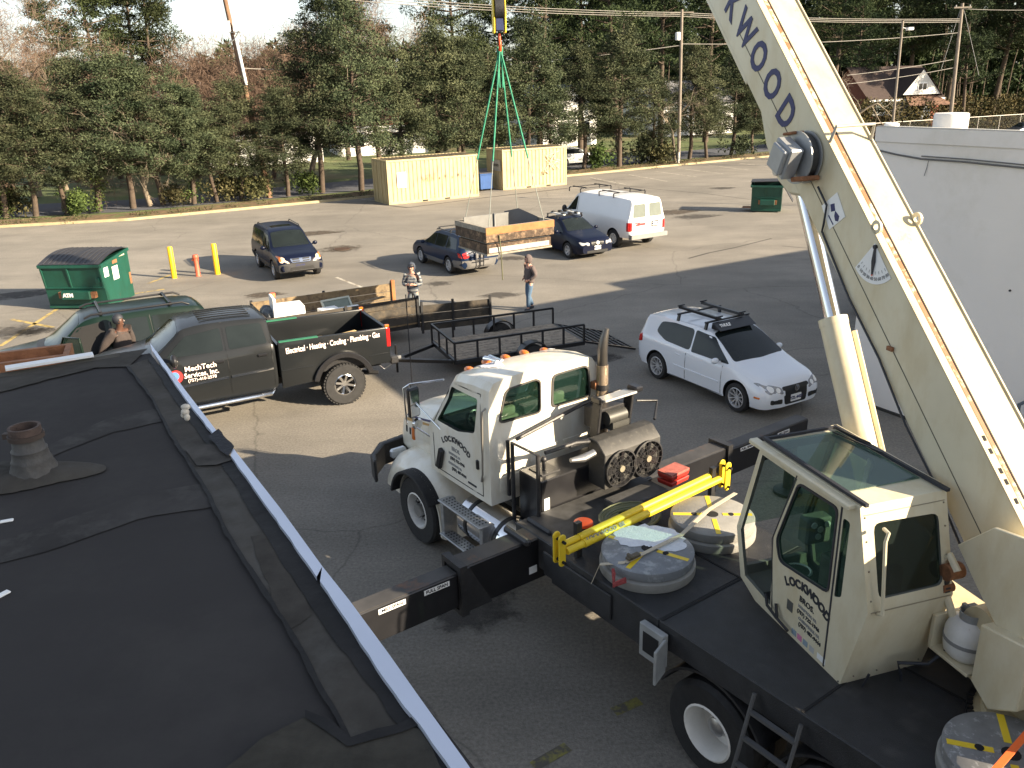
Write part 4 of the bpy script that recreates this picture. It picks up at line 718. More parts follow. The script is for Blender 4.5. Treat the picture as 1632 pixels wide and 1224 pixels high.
def onb(s0, s1, y0, y1, n0, n1): return MB().add([bp(s_, n_, y) for s_ in (s0, s1) for n_, y in ((n0, y0), (n0, y1), (n1, y1), (n1, y0))], [(0, 1, 2, 3), (7, 6, 5, 4), (0, 4, 5, 1), (1, 5, 6, 2), (2, 6, 7, 3), (3, 7, 4, 0)])
SB('boom_top_plate', onb(S0+.3, 8.28, -HW-.012, HW+.012, .0, .016), creamtop, bm_); SB('boom_side_rail', onb(-.2, 8.28, .112, .127, .016, .024), mat('seam_dark', (.03, .02, .015), .8), bm_)
rs = mat('rust_streak', (.74, .67, .48), .6, 0, .1, 6, col2=(.26, .12, .05), thr=(.36, .5), scale2=7); SB('rust_strip', onb(-.2, 8.28, .132, .175, .016, .019), rs, bm_)
SB('edge_lip', onb(-.2, 8.28, -HW-.016, -HW-.002, .016, .035), cream, bm_)
SB('boom_seam', onb(-.6, 6.2, HW, HW+.004, -.455, -.447), mat('seam_grey', (.1, .09, .07), .8), bm_)
for s_ in (.15, .32, .42, .6, .72): SB('slot', onb(s_, s_+.05, .19, .22, .016, .02), dark, bm_)
SB('boom_step', onb(5.6, 8.3, -HW-.004, HW+.004, -.72, -.66), cream, bm_, bevel=.01)
# cylinder lug below the boom, lift cylinder
SB('cylinder_lug', MB().prism([(bp(s_, n_, 0).x, bp(s_, n_, 0).z) for s_, n_ in ((3.9, -.66), (5.3, -.66), (4.8, -.86), (4.35, -.93), (4.1, -.86))], -5.66, -6.14), cream, bm_, bevel=.03); SB('lug_pin', MB().cyl((bp(4.4, -.82, 0).x, -5.6, bp(4.4, -.82, 0).z), (bp(4.4, -.82, 0).x, -6.2, bp(4.4, -.82, 0).z), .05), alu, bm_)
CT = bp(4.4, -.82, 0); CB = Vector((6.1, -5.9, 1.8)); dd = (CT-CB).normalized(); Lc = (CT-CB).length
jt = None
jz = 4.16; tt = (jz-CB.z)/(dd.z); J = CB+dd*tt
cy = SB('lift_cylinder', MB().cyl(CB, J, .15, n=28), cream, smooth=40); SB('cylinder_rod', MB().cyl(J, CT, .09, n=24), chrome, cy, smooth=40); SB('cylinder_cap', MB().cyl(J-dd*.03, J+dd*.05, .155, n=28), cream, cy, smooth=40)
q = Vector((.12, 0, 0)); SB('cylinder_pipe', MB().tube([CB+dd*.5+Vector((-.05, -.2, 0)), J-dd*.1+Vector((-.05, -.2, 0))], .03), mat('pipe_tan', (.5, .45, .33), .4, .4), cy)
# lettering along the boom
for i, ch in enumerate('LOCKWOOD'):
    k = 7-i; pos = P0+Vector((8.26-4.57, HW+.004, 6.32-3.24)) + D*(.43*k) if False else Vector((8.26, -5.9+HW+.005, 6.32))+D*(.425*k)
    sec = 0 if k < 7 else 0
    s_here = (pos-P0).dot(D)
    if s_here > 8.2: pos.y -= .045
    SB('lettering', text_mb(ch, .46, pos, (-D.x, 0, -D.z), (N.x, 0, N.z), .012, sx=.82, depth=.006), navy, bm_, fixn=False, smooth=0)
# cable reel, its box, logo card, angle indicator, ears, handle, hose
def face(f, z, off=0.): return Vector((f, -5.9+HW+off, z))
c0 = face(7.8, 5.9)
rl = SB('cable_reel', MB().lathe([(.001, .02), (.27, .02), (.27, .035), (.2, .04), (.2, .13), (.27, .135), (.27, .15), (.001, .15)], c0, 'y', 36), mat('reel_grey', (.34, .35, .36), .4, .5, .1, 5)); SB('cable_coil', MB().lathe([(.2, .045), (.25, .05), (.25, .12), (.2, .125)], c0, 'y', 36, closed=True), black, rl)
SB('reel_box', MB().box(c0+Vector((.02, .26, .0)), (.3, .16, .34), rot=Matrix.Rotation(-R(25), 3, 'Y')).box(c0+Vector((.02, .36, .0)), (.24, .06, .27), rot=Matrix.Rotation(-R(25), 3, 'Y')), mat('box_grey', (.36, .37, .38), .4, .4, .1, 5), bevel=.015); SB('reel_bracket', MB().box(c0+Vector((-.16, .13, -.2)), (.2, .22, .05), rot=Matrix.Rotation(-R(-8), 3, 'Y')), rust, bevel=.01); SB('reel_bracket', MB().box(c0+Vector((.12, .12, .24)), (.2, .14, .03), rot=Matrix.Rotation(-R(-8), 3, 'Y')), rust, bevel=.01)
def brot(o, mb): return mb
pc_ = face(7.3, 5.4, .003); card = MB().add([pc_+D*a*.16+N*b*.16 for a, b in ((-.7, -1), (1, -.7), (.7, 1), (-1, .7))]+[pc_+D*a*.16+N*b*.16+Vector((0, .004, 0)) for a, b in ((-.7, -1), (1, -.7), (.7, 1), (-1, .7))], [(0, 1, 2, 3), (7, 6, 5, 4), (0, 4, 5, 1), (1, 5, 6, 2), (2, 6, 7, 3), (3, 7, 4, 0)])
cd = SB('logo_card', card, white, bm_); mb = MB(); mb.box(pc_+D*.03+N*.02+Vector((0, .006, 0)), (.075, .004, .06), rot=Matrix.Rotation(-EL-.5, 3, 'Y')); mb.prism([((pc_+D*a+N*b).x, (pc_+D*a+N*b).z) for a, b in ((-.02, .03), (-.1, .045), (-.13, .0), (-.1, -.03), (-.05, -.01))], pc_.y+.004, pc_.y+.008); SB('emblem', mb, navy, cd)
SB('card_lines', MB().box(pc_-D*.05-N*.08+Vector((0, .006, 0)), (.12, .004, .012), rot=Matrix.Rotation(-EL, 3, 'Y')), navy, cd)
# dial: a 90 degree fan-shaped scale whose pointer hangs straight down
pv = face(6.62, 5.15, .003); fan = [(pv.x, pv.z)]
A0, A1 = R(-134), R(-44)
fan = [(pv.x+.02, pv.z+.03)]+[(pv.x+.36*math.cos(a), pv.z+.36*math.sin(a)) for a in np.linspace(A0, A1, 16)]
dl = SB('angle_scale', MB().prism([(a, b) for a, b in fan], pv.y, pv.y+.004), white, bm_)
mb = MB(); tk = MB()
for i, t in enumerate(('80', '70', '60', '50', '40', '30', '20', '10', '0')):
    a = A0+R(4)+(A1-A0-R(8))*i/8; rv = Vector((-1, 0, 0)); up = Vector((0, 0, 1)); p = Vector((pv.x+.31*math.cos(a), pv.y+.007, pv.z+.31*math.sin(a)))
    ou = Vector((math.cos(a), 0, math.sin(a))); text_mb(t, .045, p, Vector((ou.z, 0, -ou.x)), -ou, .001, mb=mb, depth=.002); q1 = Vector((pv.x, pv.y+.006, pv.z)); tk.bar(q1+ou*.235, q1+ou*.265, .003, .003)
SB('scale_numbers', mb, greyl, dl, fixn=False, smooth=0); SB('scale_ticks', tk, greyl, dl)
SB('pointer', MB().prism([(pv.x-.008, pv.z), (pv.x+.008, pv.z), (pv.x+.024, pv.z-.14), (pv.x+.006, pv.z-.27), (pv.x-.006, pv.z-.27), (pv.x-.024, pv.z-.14)], pv.y+.01, pv.y+.018).cyl((pv.x, pv.y, pv.z), (pv.x, pv.y+.025, pv.z), .02), ink, dl); SB('pointer_tip', MB().box((pv.x, pv.y+.014, pv.z-.255), (.014, .006, .05)), orange, dl)
for sg, s_ in ((1, 2.95), (-1, 3.0)):
    e = MB(); c_ = bp(s_, .06, sg*HW); e.lathe([(.03, -.012), (.065, -.012), (.065, .012), (.03, .012)], c_, 'y', 20, closed=True); e.prism([((bp(s_-.05, 0, 0)).x, bp(s_-.05, 0, 0).z), (bp(s_+.05, 0, 0).x, bp(s_+.05, 0, 0).z), (bp(s_+.05, .03, 0).x, bp(s_+.05, .03, 0).z), (bp(s_-.05, .03, 0).x, bp(s_-.05, .03, 0).z)], c_.y-.012, c_.y+.012); SB('lifting_eye', e, cream, bm_)
hd_ = MB().tube([bp(4.05, .02, HW), bp(4.12, .16, HW-.02), bp(4.12, .17, -HW+.02), bp(4.05, .02, -HW)], .018); SB('boom_handle', hd_, mat('handle_grey', (.3, .29, .26), .5), bm_)
hose = [face(7.55, 5.62, .03), face(7.38, 5.45, .03), face(7.4, 5.25, .03)]+[P0+D*s_+N*n_+Vector((0, HW+.02, 0)) for s_, n_ in ((3.4, -.6), (2.6, -.66), (1.9, -.64), (1.2, -.7), (.6, -.68), (0, -.72))]
SB('hose', MB().tube(hose, .012, 6), ink, bm_); mb = MB(); mb.box(bp(1.9, -.45, HW+.02), (.07, .03, .04)); SB('bracket', mb, rust, bm_)
# boom head and hoist ropes: from the tip to the hook block
pl_ = [(4.98, 2.84), (4.66, 3.18), (4.0, 3.3), (3.2, 2.9), (3.1, 2.25), (4.38, 2.2), (4.48, 2.36), (4.76, 2.62)]
for y in (-5.5, -6.3): SB('turret_plate', MB().prism(pl_, y-.02, y+.02), cream, bevel=.006)
SB('pivot_pin', MB().cyl((3.75, -5.42, 2.55), (3.75, -6.38, 2.55), .09), alu)
TIP = bp(23.2, -.35, 0); SB('boom_head', MB().prism([(bp(22.9, 0, 0).x, bp(22.9, 0, 0).z), (bp(23.7, -.2, 0).x, bp(23.7, -.2, 0).z), (bp(23.8, -.7, 0).x, bp(23.8, -.7, 0).z), (bp(22.9, -.75, 0).x, bp(22.9, -.75, 0).z)], -5.72, -6.08), cream, bm_, bevel=.03)
# operator's cab
CL, CRt = -4.55, -5.44
def opshell(i):
    p = [(5.12+i, 1.5+i), (6.5-i, 1.5+i), (6.8-i, 1.62+i), (6.94-i*1.3, 2.16), (6.6-i, 3.3-i), (5.15+i, 3.3-i), (4.9+i, 2.4)]
    return MB().prism(p, CL-i, CRt+i)
door = rounded([(5.42, 2.3), (6.14, 2.2), (6.22, 2.4), (5.97, 3.12), (5.42, 3.14)], .07)
frt = [(6.24, 1.62), (6.72, 1.68), (6.86, 2.16), (6.58, 3.16), (6.0, 3.16), (6.28, 2.4)]
rearw = rounded([(CL-.12, 2.5), (CRt+.1, 2.5), (CRt+.1, 3.12), (CL-.12, 3.14)], .07); slit = rounded([(5.24, 2.35), (5.33, 2.3), (5.33, 3.1), (5.24, 3.1)], .03)
def topw(z0, z1): return MB().b2(5.42, 6.52, CL-.08, CRt+.08, z0, z1)
frontw = [(CL-.06, 1.75), (CRt+.06, 1.75), (CRt+.06, 3.18), (CL-.06, 3.18)]
oc = cut(opshell(0), [opshell(.035), MB().prism(door, CL-.3, CL+.3), MB().prism(frt, CL-.3, CL+.3), MB().prism(slit, CL-.3, CL+.3), MB().prism(frt, CRt-.3, CRt+.3), MB().prism(rearw, 4.6, 5.3, 'x'), topw(3.1, 3.5), MB().prism(frontw, 6.5, 7.2, 'x')])
OC = S('operator_cab', oc, [cream, mat('cab_lining', (.11, .115, .1), .8, 0, .1, 4)])
S('window', MB().prism(door, CL-.012, CL-.018), glasst, OC); S('window', MB().prism(slit, CL-.012, CL-.018), glasst, OC); S('window', MB().add([(4.925+(z-2.4)*.278, y, z) for y, z in rearw]+[(4.93+(z-2.4)*.278, y, z) for y, z in rearw], [tuple(range(len(rearw))), tuple(range(2*len(rearw)-1, len(rearw)-1, -1))]), mat('smoked_glass', (.015, .02, .018), .04, trans=.45, spec=.9), OC)
S('window', MB().prism(frt, CRt+.012, CRt+.018), glasst, OC); S('roof_window', MB().b2(5.4, 6.54, CL-.06, CRt+.06, 3.304, 3.312), mat('roof_glass', (.12, .17, .15), .03, trans=.62, spec=1.), OC)
S('windscreen', MB().quad((6.92, CL-.04, 2.18), (6.92, CRt+.04, 2.18), (6.59, CRt+.04, 3.28), (6.59, CL-.04, 3.28)), glasst, OC, fixn=False)
def ring(poly, ax, d0, d1, k=1.05):
    cx, cz = sum(p[0] for p in poly)/len(poly), sum(p[1] for p in poly)/len(poly); big = [(cx+(a-cx)*(1+(k-1)), cz+(b-cz)*(1+(k-1))) for a, b in poly]
    return cut(MB().prism(big, d0, d1, ax), [MB().prism(poly, d0-.1, d1+.1, ax)])
S('window_seal', ring(door, 'y', CL-.002, CL+.01), ink, OC); S('window_seal', ring(rearw, 'x', 4.88, 4.9, 1.06), ink, OC) if False else None
mb = MB(); tops = [(6.6, 3.33), (5.12, 3.33)]
mb.bar((6.62, CL-.03, 3.325), (5.1, CL-.03, 3.325), .035, .03); mb.bar((6.62, CRt+.03, 3.325), (5.1, CRt+.03, 3.325), .035, .03); mb.bar((6.6, CL-.03, 3.325), (6.6, CRt+.03, 3.325), .03, .025); S('roof_seal', mb, ink, OC)
mb = MB().bar((6.72, CL+.03, 3.27), (5.2, CL+.03, 3.27), .1, .05); mb.bar((6.72, CRt-.03, 3.27), (5.3, CRt-.03, 3.27), .1, .05); S('roof_gutter', mb, cream, OC, bevel=.01)
mb = MB(); [mb.bar(a, b, .012) for a, b in (((6.5, CRt+.15, 3.33), (5.9, CRt+.05, 3.34)), ((6.55, CRt+.1, 3.35), (6.1, CRt+.02, 3.35)))]; S('wiper', mb, blackp, OC)
dj = 5.36; mb = MB()
for q in strip([(dj, 1.52), (dj, 3.24)], .02)+strip([(6.0, 3.22), (6.3, 2.36), (6.2, 1.56)], .012): mb.prism(q, CL, CL+.004)
S('door_gap', mb, ink, OC)
S('grab_rail', MB().tube([(5.0, CL-.14, 3.14), (4.9, CL-.1, 3.16), (4.9, CL-.08, 3.08), (4.82, CL-.08, 2.42), (4.9, CL-.1, 2.38)], .016), cream, OC)
mb = MB().tube([(6.3, CL+.02, 1.72), (6.22, CL+.05, 1.64), (6.05, CL+.05, 1.6)], .016); mb.tube([(6.12, CL+.02, 1.72), (6.04, CL+.05, 1.6), (5.86, CL+.05, 1.58)], .016); S('door_handle', mb, blackp, OC)
def stext(t, size, x, z, m, b=.002): return S('lettering', text_mb(t, size, (x, CL+.003, z), (-1, 0, -.04), (-.04, 0, 1), b, depth=.003), m, OC, fixn=False, smooth=0)
S('lettering', arc_text('LOCKWOOD', .12, (5.7, CL+.003, 2.13), (-1, 0, 0), (0, 0, 1), .6, .092, .006), ink, OC, fixn=False, smooth=0)
stext('BROS.', .085, 5.68, 1.985, ink); stext('HAMPTON, VA', .042, 5.66, 1.9, greyl); stext('(757) 722-1946', .055, 5.64, 1.84, ink); stext('CHESAPEAKE, VA', .042, 5.62, 1.77, greyl); stext('(757) 487-9444', .055, 5.6, 1.71, ink)
S('notice_plate', MB().b2(5.88, 5.97, CL, CL+.004, 1.76, 1.87), mat('plate_dark', (.08, .08, .075), .5), OC)
stk = [mat('sticker_blue', (.25, .32, .38)), mat('sticker_pink', (.6, .2, .35)), mat('sticker_grey', (.45, .45, .45)), white]
for i, (x, m) in enumerate(((5.86, 0), (5.77, 1), (5.68, 0), (5.58, 2), (5.46, 3))): S('sticker', MB().b2(x, x-.07-(i == 4)*.05, CL, CL+.003, 1.545, 1.605), stk[m], OC)
# inside: seat, controls
S('seat', MB().box((5.55, -5.0, 1.85), (.5, .5, .14)).box((5.32, -5.0, 2.2), (.12, .48, .6)), mat('blue_seat', (.03, .045, .08), .8), OC, bevel=.04, bseg=2); S('console', MB().box((6.1, -5.28, 1.8), (.5, .2, .5)).box((6.5, -5.2, 2.25), (.16, .3, .3)), mat('panel_grey', (.16, .17, .15), .7, 0, .2, 8), OC, bevel=.02)
mb = MB(); [mb.cyl((6.41, -5.2+dy, 2.28+dz), (6.4, -5.2+dy, 2.28+dz), .035, n=14) for dy, dz in ((0, 0), (-.08, .05), (.08, .06), (.02, -.08))]; S('gauge', mb, white, OC); S('steering_ring', MB().lathe([(.13, 0), (.145, .01), (.13, .02), (.118, .01)], (6.25, -4.85, 1.95), 'z', 24, closed=True), whitel, OC); S('floor_mat', MB().b2(5.3, 6.7, CL-.05, CRt+.05, 1.54, 1.56), dark, OC); S('side_glass_bar', MB().bar((6.3, CRt+.02, 1.6), (6.05, CRt+.02, 3.2), .06), cream, OC)
mb = MB()
for y_, z_ in [(CL-.04, z) for z in (2.5, 2.75, 3.0, 3.2)]+[(CRt+.04, z) for z in (2.5, 2.75, 3.0, 3.2)]: mb.ball((4.9+(z_-2.4)*.278-.002, y_, z_), .009, 6, 4)
for y_ in (CL-.1, CL-.35, CL-.6, CRt+.08): mb.ball((5.075, y_, 1.6), .009, 6, 4)
S('rivets', mb, mat('rivet_dark', (.2, .17, .12), .6), OC, smooth=0, kind='stuff')
mb = MB()
for q in strip([(CL-.03, 2.4), (CRt+.03, 2.4)], .008)+strip([(CL-.03, 3.22), (CRt+.03, 3.22)], .006): mb.add([(4.898+max(0, z-2.4)*.278, y, z) for y, z in q]+[(4.893+max(0, z-2.4)*.278, y, z) for y, z in q], [(0, 1, 2, 3), (7, 6, 5, 4), (0, 4, 5, 1), (1, 5, 6, 2), (2, 6, 7, 3), (3, 7, 4, 0)])
S('panel_seam', mb, mat('seam_tan', (.3, .26, .18), .7), OC, smooth=0)
mb = MB(); [mb.box((4.9+(z_-2.4)*.278-.006, CRt+.06, z_), (.012, .05, .05)) for z_ in (2.45, 2.52)]; S('latch', mb, ink, OC)
mb = MB(); mb.tube([(4.95, CL-.5, 1.62), (4.95, CL-.45, 1.75), (4.86, CL-.7, 1.74), (4.8, CL-.9, 1.95), (4.74, CL-.95, 2.3)], .017); mb.tube([(5.0, CL-.2, 1.65), (5.05, CL-.15, 1.4), (5.15, CL+.0, 1.52)], .012); mb.tube([(5.0, CL-.55, 1.6), (4.98, CL-.55, 1.5)], .012); S('gas_hose', mb, ink)
S('tank_bracket', MB().b2(4.5, 4.95, -5.72, -5.3, 1.85, 1.88).b2(4.91, 4.95, -5.72, -5.3, 1.85, 2.2), cream, bevel=.005)
# gas cylinder carried in the bracket
tp = MS @ Vector((4.72, -5.5, 1.88))
gt = build('gas_cylinder', MB().lathe([(.001, 0), (.13, 0), (.165, .04), (.175, .1), (.175, .22), (.15, .3), (.07, .345), (.001, .35)], (0, 0, 0), 'z', 32), mat('white_cylinder', (.7, .69, .66), .5, 0, .1, 8, col2=(.4, .35, .3), thr=(.65, .8)), M=frame(tp, 106.6) @ Matrix.Scale(1.12, 4), smooth=50, label='white gas cylinder strapped beside the crane operator cab', cat='gas cylinder')
gM = ROOTM[gt.name]
build('collar', MB().lathe([(.09, .33), (.095, .4), (.088, .4), (.083, .33)], (0, 0, 0), 'z', 24, closed=True), MATS['grey_box'], gt, M=gM, smooth=50); build('valve', MB().cyl((0, 0, .34), (0, 0, .42), .02).box((.04, 0, .4), (.12, .03, .03)).box((0, 0, .44), (.07, .07, .02)), greyl, gt, M=gM); build('strap', MB().lathe([(.176, .14), (.181, .14), (.181, .17), (.176, .17)], (0, 0, 0), 'z', 32, closed=True), greyl, gt, M=gM)
# things lying on the deck
def Tw(x, y, z): return MT @ Vector((x, y, z))
padm = mat('pad_grey', (.28, .28, .28), .65, 0, .15, 3, col2=(.62, .64, .68), thr=(.5, .56), scale2=2.6, bump=.2); padm2 = mat('pad_grey_plain', (.26, .255, .24), .7, 0, .15, 4, bump=.2)
def frost_patch(name, cx, cy, z, pts_r, parent, M, seed, zf=None, frame_=None):
    rr = random.Random(seed); n = len(pts_r)*6; v = []
    for i in range(n):
        t = i/n*len(pts_r); k0 = int(t) % len(pts_r); k1 = (k0+1) % len(pts_r); f_ = t-int(t); r_ = (pts_r[k0]*(1-f_)+pts_r[k1]*f_)*(1+rr.uniform(-.09, .09)); a_ = 2*math.pi*i/n; v.append((cx+r_*math.cos(a_), cy+r_*math.sin(a_)))
    m_ = MB(); ks = (1, .8, .55, .25)
    for k_ in ks: m_.v += [(cx+(x_-cx)*k_, cy+(y_-cy)*k_, (zf(cx+(x_-cx)*k_, cy+(y_-cy)*k_) if zf else z)+.004+rr.uniform(0, .007)*(k_ < 1)) for x_, y_ in v]
    m_.f = [[q*n+i, q*n+(i+1) % n, (q+1)*n+(i+1) % n, (q+1)*n+i] for q in range(3) for i in range(n)]+[[3*n+i for i in range(n)]]; m_.mi = [0]*len(m_.f)
    return build(name, m_, frostm, parent, M=M, fixn=False, smooth=60)
for k_, (cx_, cy_, rl_) in enumerate(((-1.12, YC+.42, (.16, .2, .12, .22, .3, .18, .12, .2)), (-1.05, YC-.75, (.05, .1, .06, .12, .05, .07, .04, .08)))):
    frost_patch('frost', cx_, cy_, 0, rl_, CR, MT, 40+k_, zf=lambda x, y: float(np.interp(x, [-1.5, -1.1, -.95, -.84], [3.1, 3.04, 2.98, 2.88]))+float(np.interp(abs(y-YC), [0, .69, .84], [.038, .012, -.02])))
def pad(x, y, z, r, m, label, yaw, stack=2):
    M = frame(Tw(x, y, z), 125.5+yaw); t = thing('outrigger_pad', label, 'outrigger pad', M, 'round outrigger pads stacked on the crane deck')
    for k in range(stack): build('disc', MB().lathe([(.001, k*.13), (r-.01-.02*k, k*.13), (r-.02*k, k*.13+.015), (r-.02*k, k*.13+.105), (r-.02-.02*k, k*.13+.12), (.001, k*.13+.12)], (0, 0, 0), 'z', 56), m if k == stack-1 else padm2, t, M=M, smooth=40)
    h = stack*.13-.01; mb = MB()
    for a in (0, 90): 
        for s in (1, -1): mb.xf(I4); b_ = MB().b2(.12, r-.05, -.028, .028, h, h+.004); b_.xf(Matrix.Rotation(R(a+(180 if s < 0 else 0)), 4, 'Z')); n0 = len(mb.v); mb.v += b_.v; mb.f += [[i+n0 for i in f] for f in b_.f]; mb.mi += b_.mi
    build('painted_cross', mb, ylw, t, M=M); [build('hole', MB().cyl((x_, y_, h), (x_, y_, h+.006), rr, n=16), dark, t, M=M) for x_, y_, rr in ((0, 0, .07), (.22, 0, .035), (-.22, 0, .035))]; return t
PD1 = pad(-4.42, YC+.56, 1.5, .54, mat('pad_blue_grey', (.2, .215, .235), .6, 0, .2, 3, col2=(.36, .38, .4), thr=(.5, .64), bump=.2), 'round grey pad stack half covered in frost, under the strap ratchet', 20)
frost_patch('frost', .06, -.13, .252, (.44, .3, .1, .12, .4, .43, .36, .38), PD1, ROOTM[PD1.name], 51)
pad(-4.35, YC-.6, 1.5, .52, padm2, 'round grey pad stack with yellow cross, between the yellow tow bar and crane cab', 50)
P3 = Vector(G(1612, 1200, 1.76)); P3l = MT.inverted() @ P3; pad(P3l.x, P3l.y, 1.5, .5, mat('pad_worn', (.2, .2, .2), .7, 0, .2, 6, col2=(.5, .5, .5), thr=(.55, .7)), 'worn grey pad with yellow cross in the bottom right corner, crossed by an orange strap', 35)
# tow bar: two yellow tubes with eyes
tb = thing('tow_bar', 'long yellow twin-tube tow bar lying in racks across the crane deck', 'tow bar', MT @ Matrix.Translation((-3.75, 0, 1.7)))
mb = MB().cyl((-3.8, YC+1.05, 1.78), (-3.72, YC-1.35, 1.82), .048, n=16).cyl((-3.89, YC+1.05, 1.74), (-3.81, YC-1.35, 1.78), .048, n=16).cyl((-3.8, YC+1.32, 1.77), (-3.79, YC+1.0, 1.775), .042, n=14).cyl((-3.89, YC+1.3, 1.735), (-3.88, YC+1.0, 1.74), .042, n=14); build('tube', mb, ylw, tb, M=MT, smooth=40)
for y, zz in ((YC+1.36, 1.76), (YC-1.42, 1.82)):
    for dx in (0, -.1):
        e = MB(); cx = -3.78+dx; e.box((cx, y, zz), (.025, .1, .3)); e.cyl((cx-.013, y, zz+.15), (cx+.013, y, zz+.15), .055); e.cyl((cx-.013, y, zz-.15), (cx+.013, y, zz-.15), .05); build('eye_plate', e, ylw, tb, M=MT, bevel=.008)
[build('pin_hole', MB().cyl((-3.94, y, zz), (-3.72, y, zz), .018, n=10), dark, tb, M=MT) for y, zz in ((YC+1.36, 1.88), (YC+1.36, 1.62), (YC-1.42, 1.95), (YC-1.42, 1.68))]
build('lettering', text_mb('LOCKWOOD  BR', .075, (-3.905, YC+.72, 1.79), (0, -1, .02), (.5, 0, .85), .002), greyl, tb, M=MT, fixn=False, smooth=0)
# strap over the pads, with ratchet
sp = [(-4.2, YC+1.2, 1.44), (-4.28, YC+1.15, 1.7), (-4.5, YC+.98, 1.765), (-4.5, YC+.1, 1.79), (-4.3, YC-.6, 1.8), (-4.2, YC-1.2, 1.78)]
stt = thing('ratchet_strap', 'beige webbing ratchet strap pulled across the two round pads', 'strap', MT @ Matrix.Translation((-4.4, 0, 1.78)))
mb = MB(); [mb.bar(a, b, .05, .006) for a, b in zip(sp[:-1], sp[1:])]; build('webbing', mb, mat('webbing', (.5, .44, .34), .9, 0, .1, 20), stt, M=MT, fixn=False)
build('ratchet', MB().box((-4.5, YC+.86, 1.795), (.07, .18, .035)).cyl((-4.55, YC+.9, 1.815), (-4.45, YC+.9, 1.815), .02), mat('ratchet_metal', (.12, .1, .07), .5, .5), stt, M=MT, bevel=.008); mb = MB(); [mb.tube([(-4.46-.03*k, YC+1.12+.02*k, 1.72), (-4.56, YC+1.2, 1.62-.02*k), (-4.66, YC+1.12, 1.7-.02*k)], .018, 6) for k in range(3)]; build('strap_tail', mb, mat('red_webbing', (.3, .06, .06), .9, 0, .4, 30), stt, M=MT)
tb2 = thing('orange_strap', 'bright orange webbing strap crossing the bottom right pad', 'strap', MT @ Matrix.Translation(P3l)); a, b = G(1575, 1240, 1.85), G(1640, 1165, 1.95); mb = MB().bar(a, b, .05, .008); build('webbing', mb, mat('orange_web', (.95, .16, .03), .8), tb2, M=I4)
M = frame(Tw(-3.5, YC+.72, 1.44), 125.5); t = thing('orange_funnel', 'orange round cap on a black drum beside the yellow tow bar end', 'funnel', M); build('cap', MB().lathe([(.001, .32), (.06, .33), (.115, .3), (.12, .27), (.001, .27)], (0, 0, 0), 'z', 24), orange, t, M=M, smooth=50); build('drum', MB().lathe([(.001, 0), (.12, 0), (.12, .27), (.001, .27)], (0, 0, 0), 'z', 24), black, t, M=M)
M = frame(Tw(-3.12, YC-1.22, 1.5), 130); t = thing('red_chocks', 'stack of red metal bins with pinkish worn top, right of the cooler fans', 'bin', M); [build('tray', MB().box((0, 0, .06+.09*k), (.24, .36, .07), taper=1.08), mat('red_steel', (.4, .03, .02), .5, 0, .3, 6), t, M=M, bevel=.01) for k in range(2)]; build('lid', MB().box((0, 0, .2), (.25, .37, .02)), mat('worn_pink', (.4, .12, .09), .6, 0, .3, 10, col2=(.1, .03, .02), thr=(.6, .68), scale2=14), t, M=M)
M = frame(Tw(-3.56, YC+.0, 1.5), 125.5); t = thing('hose_coil', 'flat coil of greenish hose lying behind the yellow tow bar', 'hose', M); mb = MB(); mb.tube([((.22+.0016*i)*math.cos(i*.35), (.3+.0016*i)*math.sin(i*.35), .03+.0009*i) for i in range(80)], .02, 6); build('coil', mb, mat('hose_green', (.12, .13, .07), .4, 0, .2, 6), t, M=M, smooth=50)
# hook block, slings, load
HK = GY(795, 22, 21.0)
hb = thing('hook_block', 'yellow and black hook block hanging on the crane ropes', 'hook block', frame(HK, 97))
hM = ROOTM[hb.name]
for s in (1, -1): build('cheek_plate', MB().prism([(-.13, -.42), (.13, -.42), (.17, 0), (.13, .42), (-.13, .42), (-.17, 0)], s*.13-.02, s*.13+.02), ylw, hb, M=hM, bevel=.02)
build('sheave', MB().cyl((0, -.1, .12), (0, .1, .12), .26, n=24), black, hb, M=hM); build('block_body', MB().box((0, 0, -.12), (.26, .2, .5)), mat('block_blue', (.02, .03, .09), .5), hb, M=hM, bevel=.02)
build('hook', MB().tube([(0, 0, -.42), (0, 0, -.52), (-.07, 0, -.6), (-.09, 0, -.7), (-.02, 0, -.78), (.07, 0, -.74), (.09, 0, -.66)], [.03, .03, .03, .035, .035, .025, .015], 10), orange, hb, M=hM, smooth=50)
TIPw = MSB @ bp(23.6, -.6, 0); ro = thing('hoist_rope', 'steel hoist ropes running up from the hook block', 'rope', frame(HK+Vector((0, 0, .3)), 0)); mb = MB(); [mb.tube([HK+Vector((dx, dy, .25)), Vector((HK.x+dx, HK.y+dy, TIPw.z))], .012, 5) for dx, dy in ((.1, .06), (-.1, -.06), (.1, -.06), (-.1, .06))]; mb.tube([Vector((HK.x, HK.y, TIPw.z)), TIPw], .05, 6); build('rope', mb, greyl, ro, M=I4)
LC = Vector((-.08, 21.0, 0)); LM = frame(LC, 30.8); W2, D2 = .97, .78
ld = thing('duct_frame', 'weathered wood and sheet-metal rooftop duct frame hanging level from green slings', 'duct frame', frame(LC+Vector((0, 0, 2.9)), 30.8))
def L_(name, mb, m, **k): return build(name, mb, m, ld, M=LM, **k)
wood = mat('orange_wood', (.36, .14, .045), .7, 0, .25, 5, bump=.2); grime = mat('tarred_edge', (.07, .045, .028), .8, 0, .5, 8, col2=(.3, .2, .12), thr=(.5, .68), scale2=7, bump=.6); shm = mat('sheet_metal', (.17, .17, .165), .5, .3, .15, 4, col2=(.25, .2, .14), thr=(.6, .7)); tim = mat('grey_timber', (.28, .25, .2), .8, 0, .3, 8)
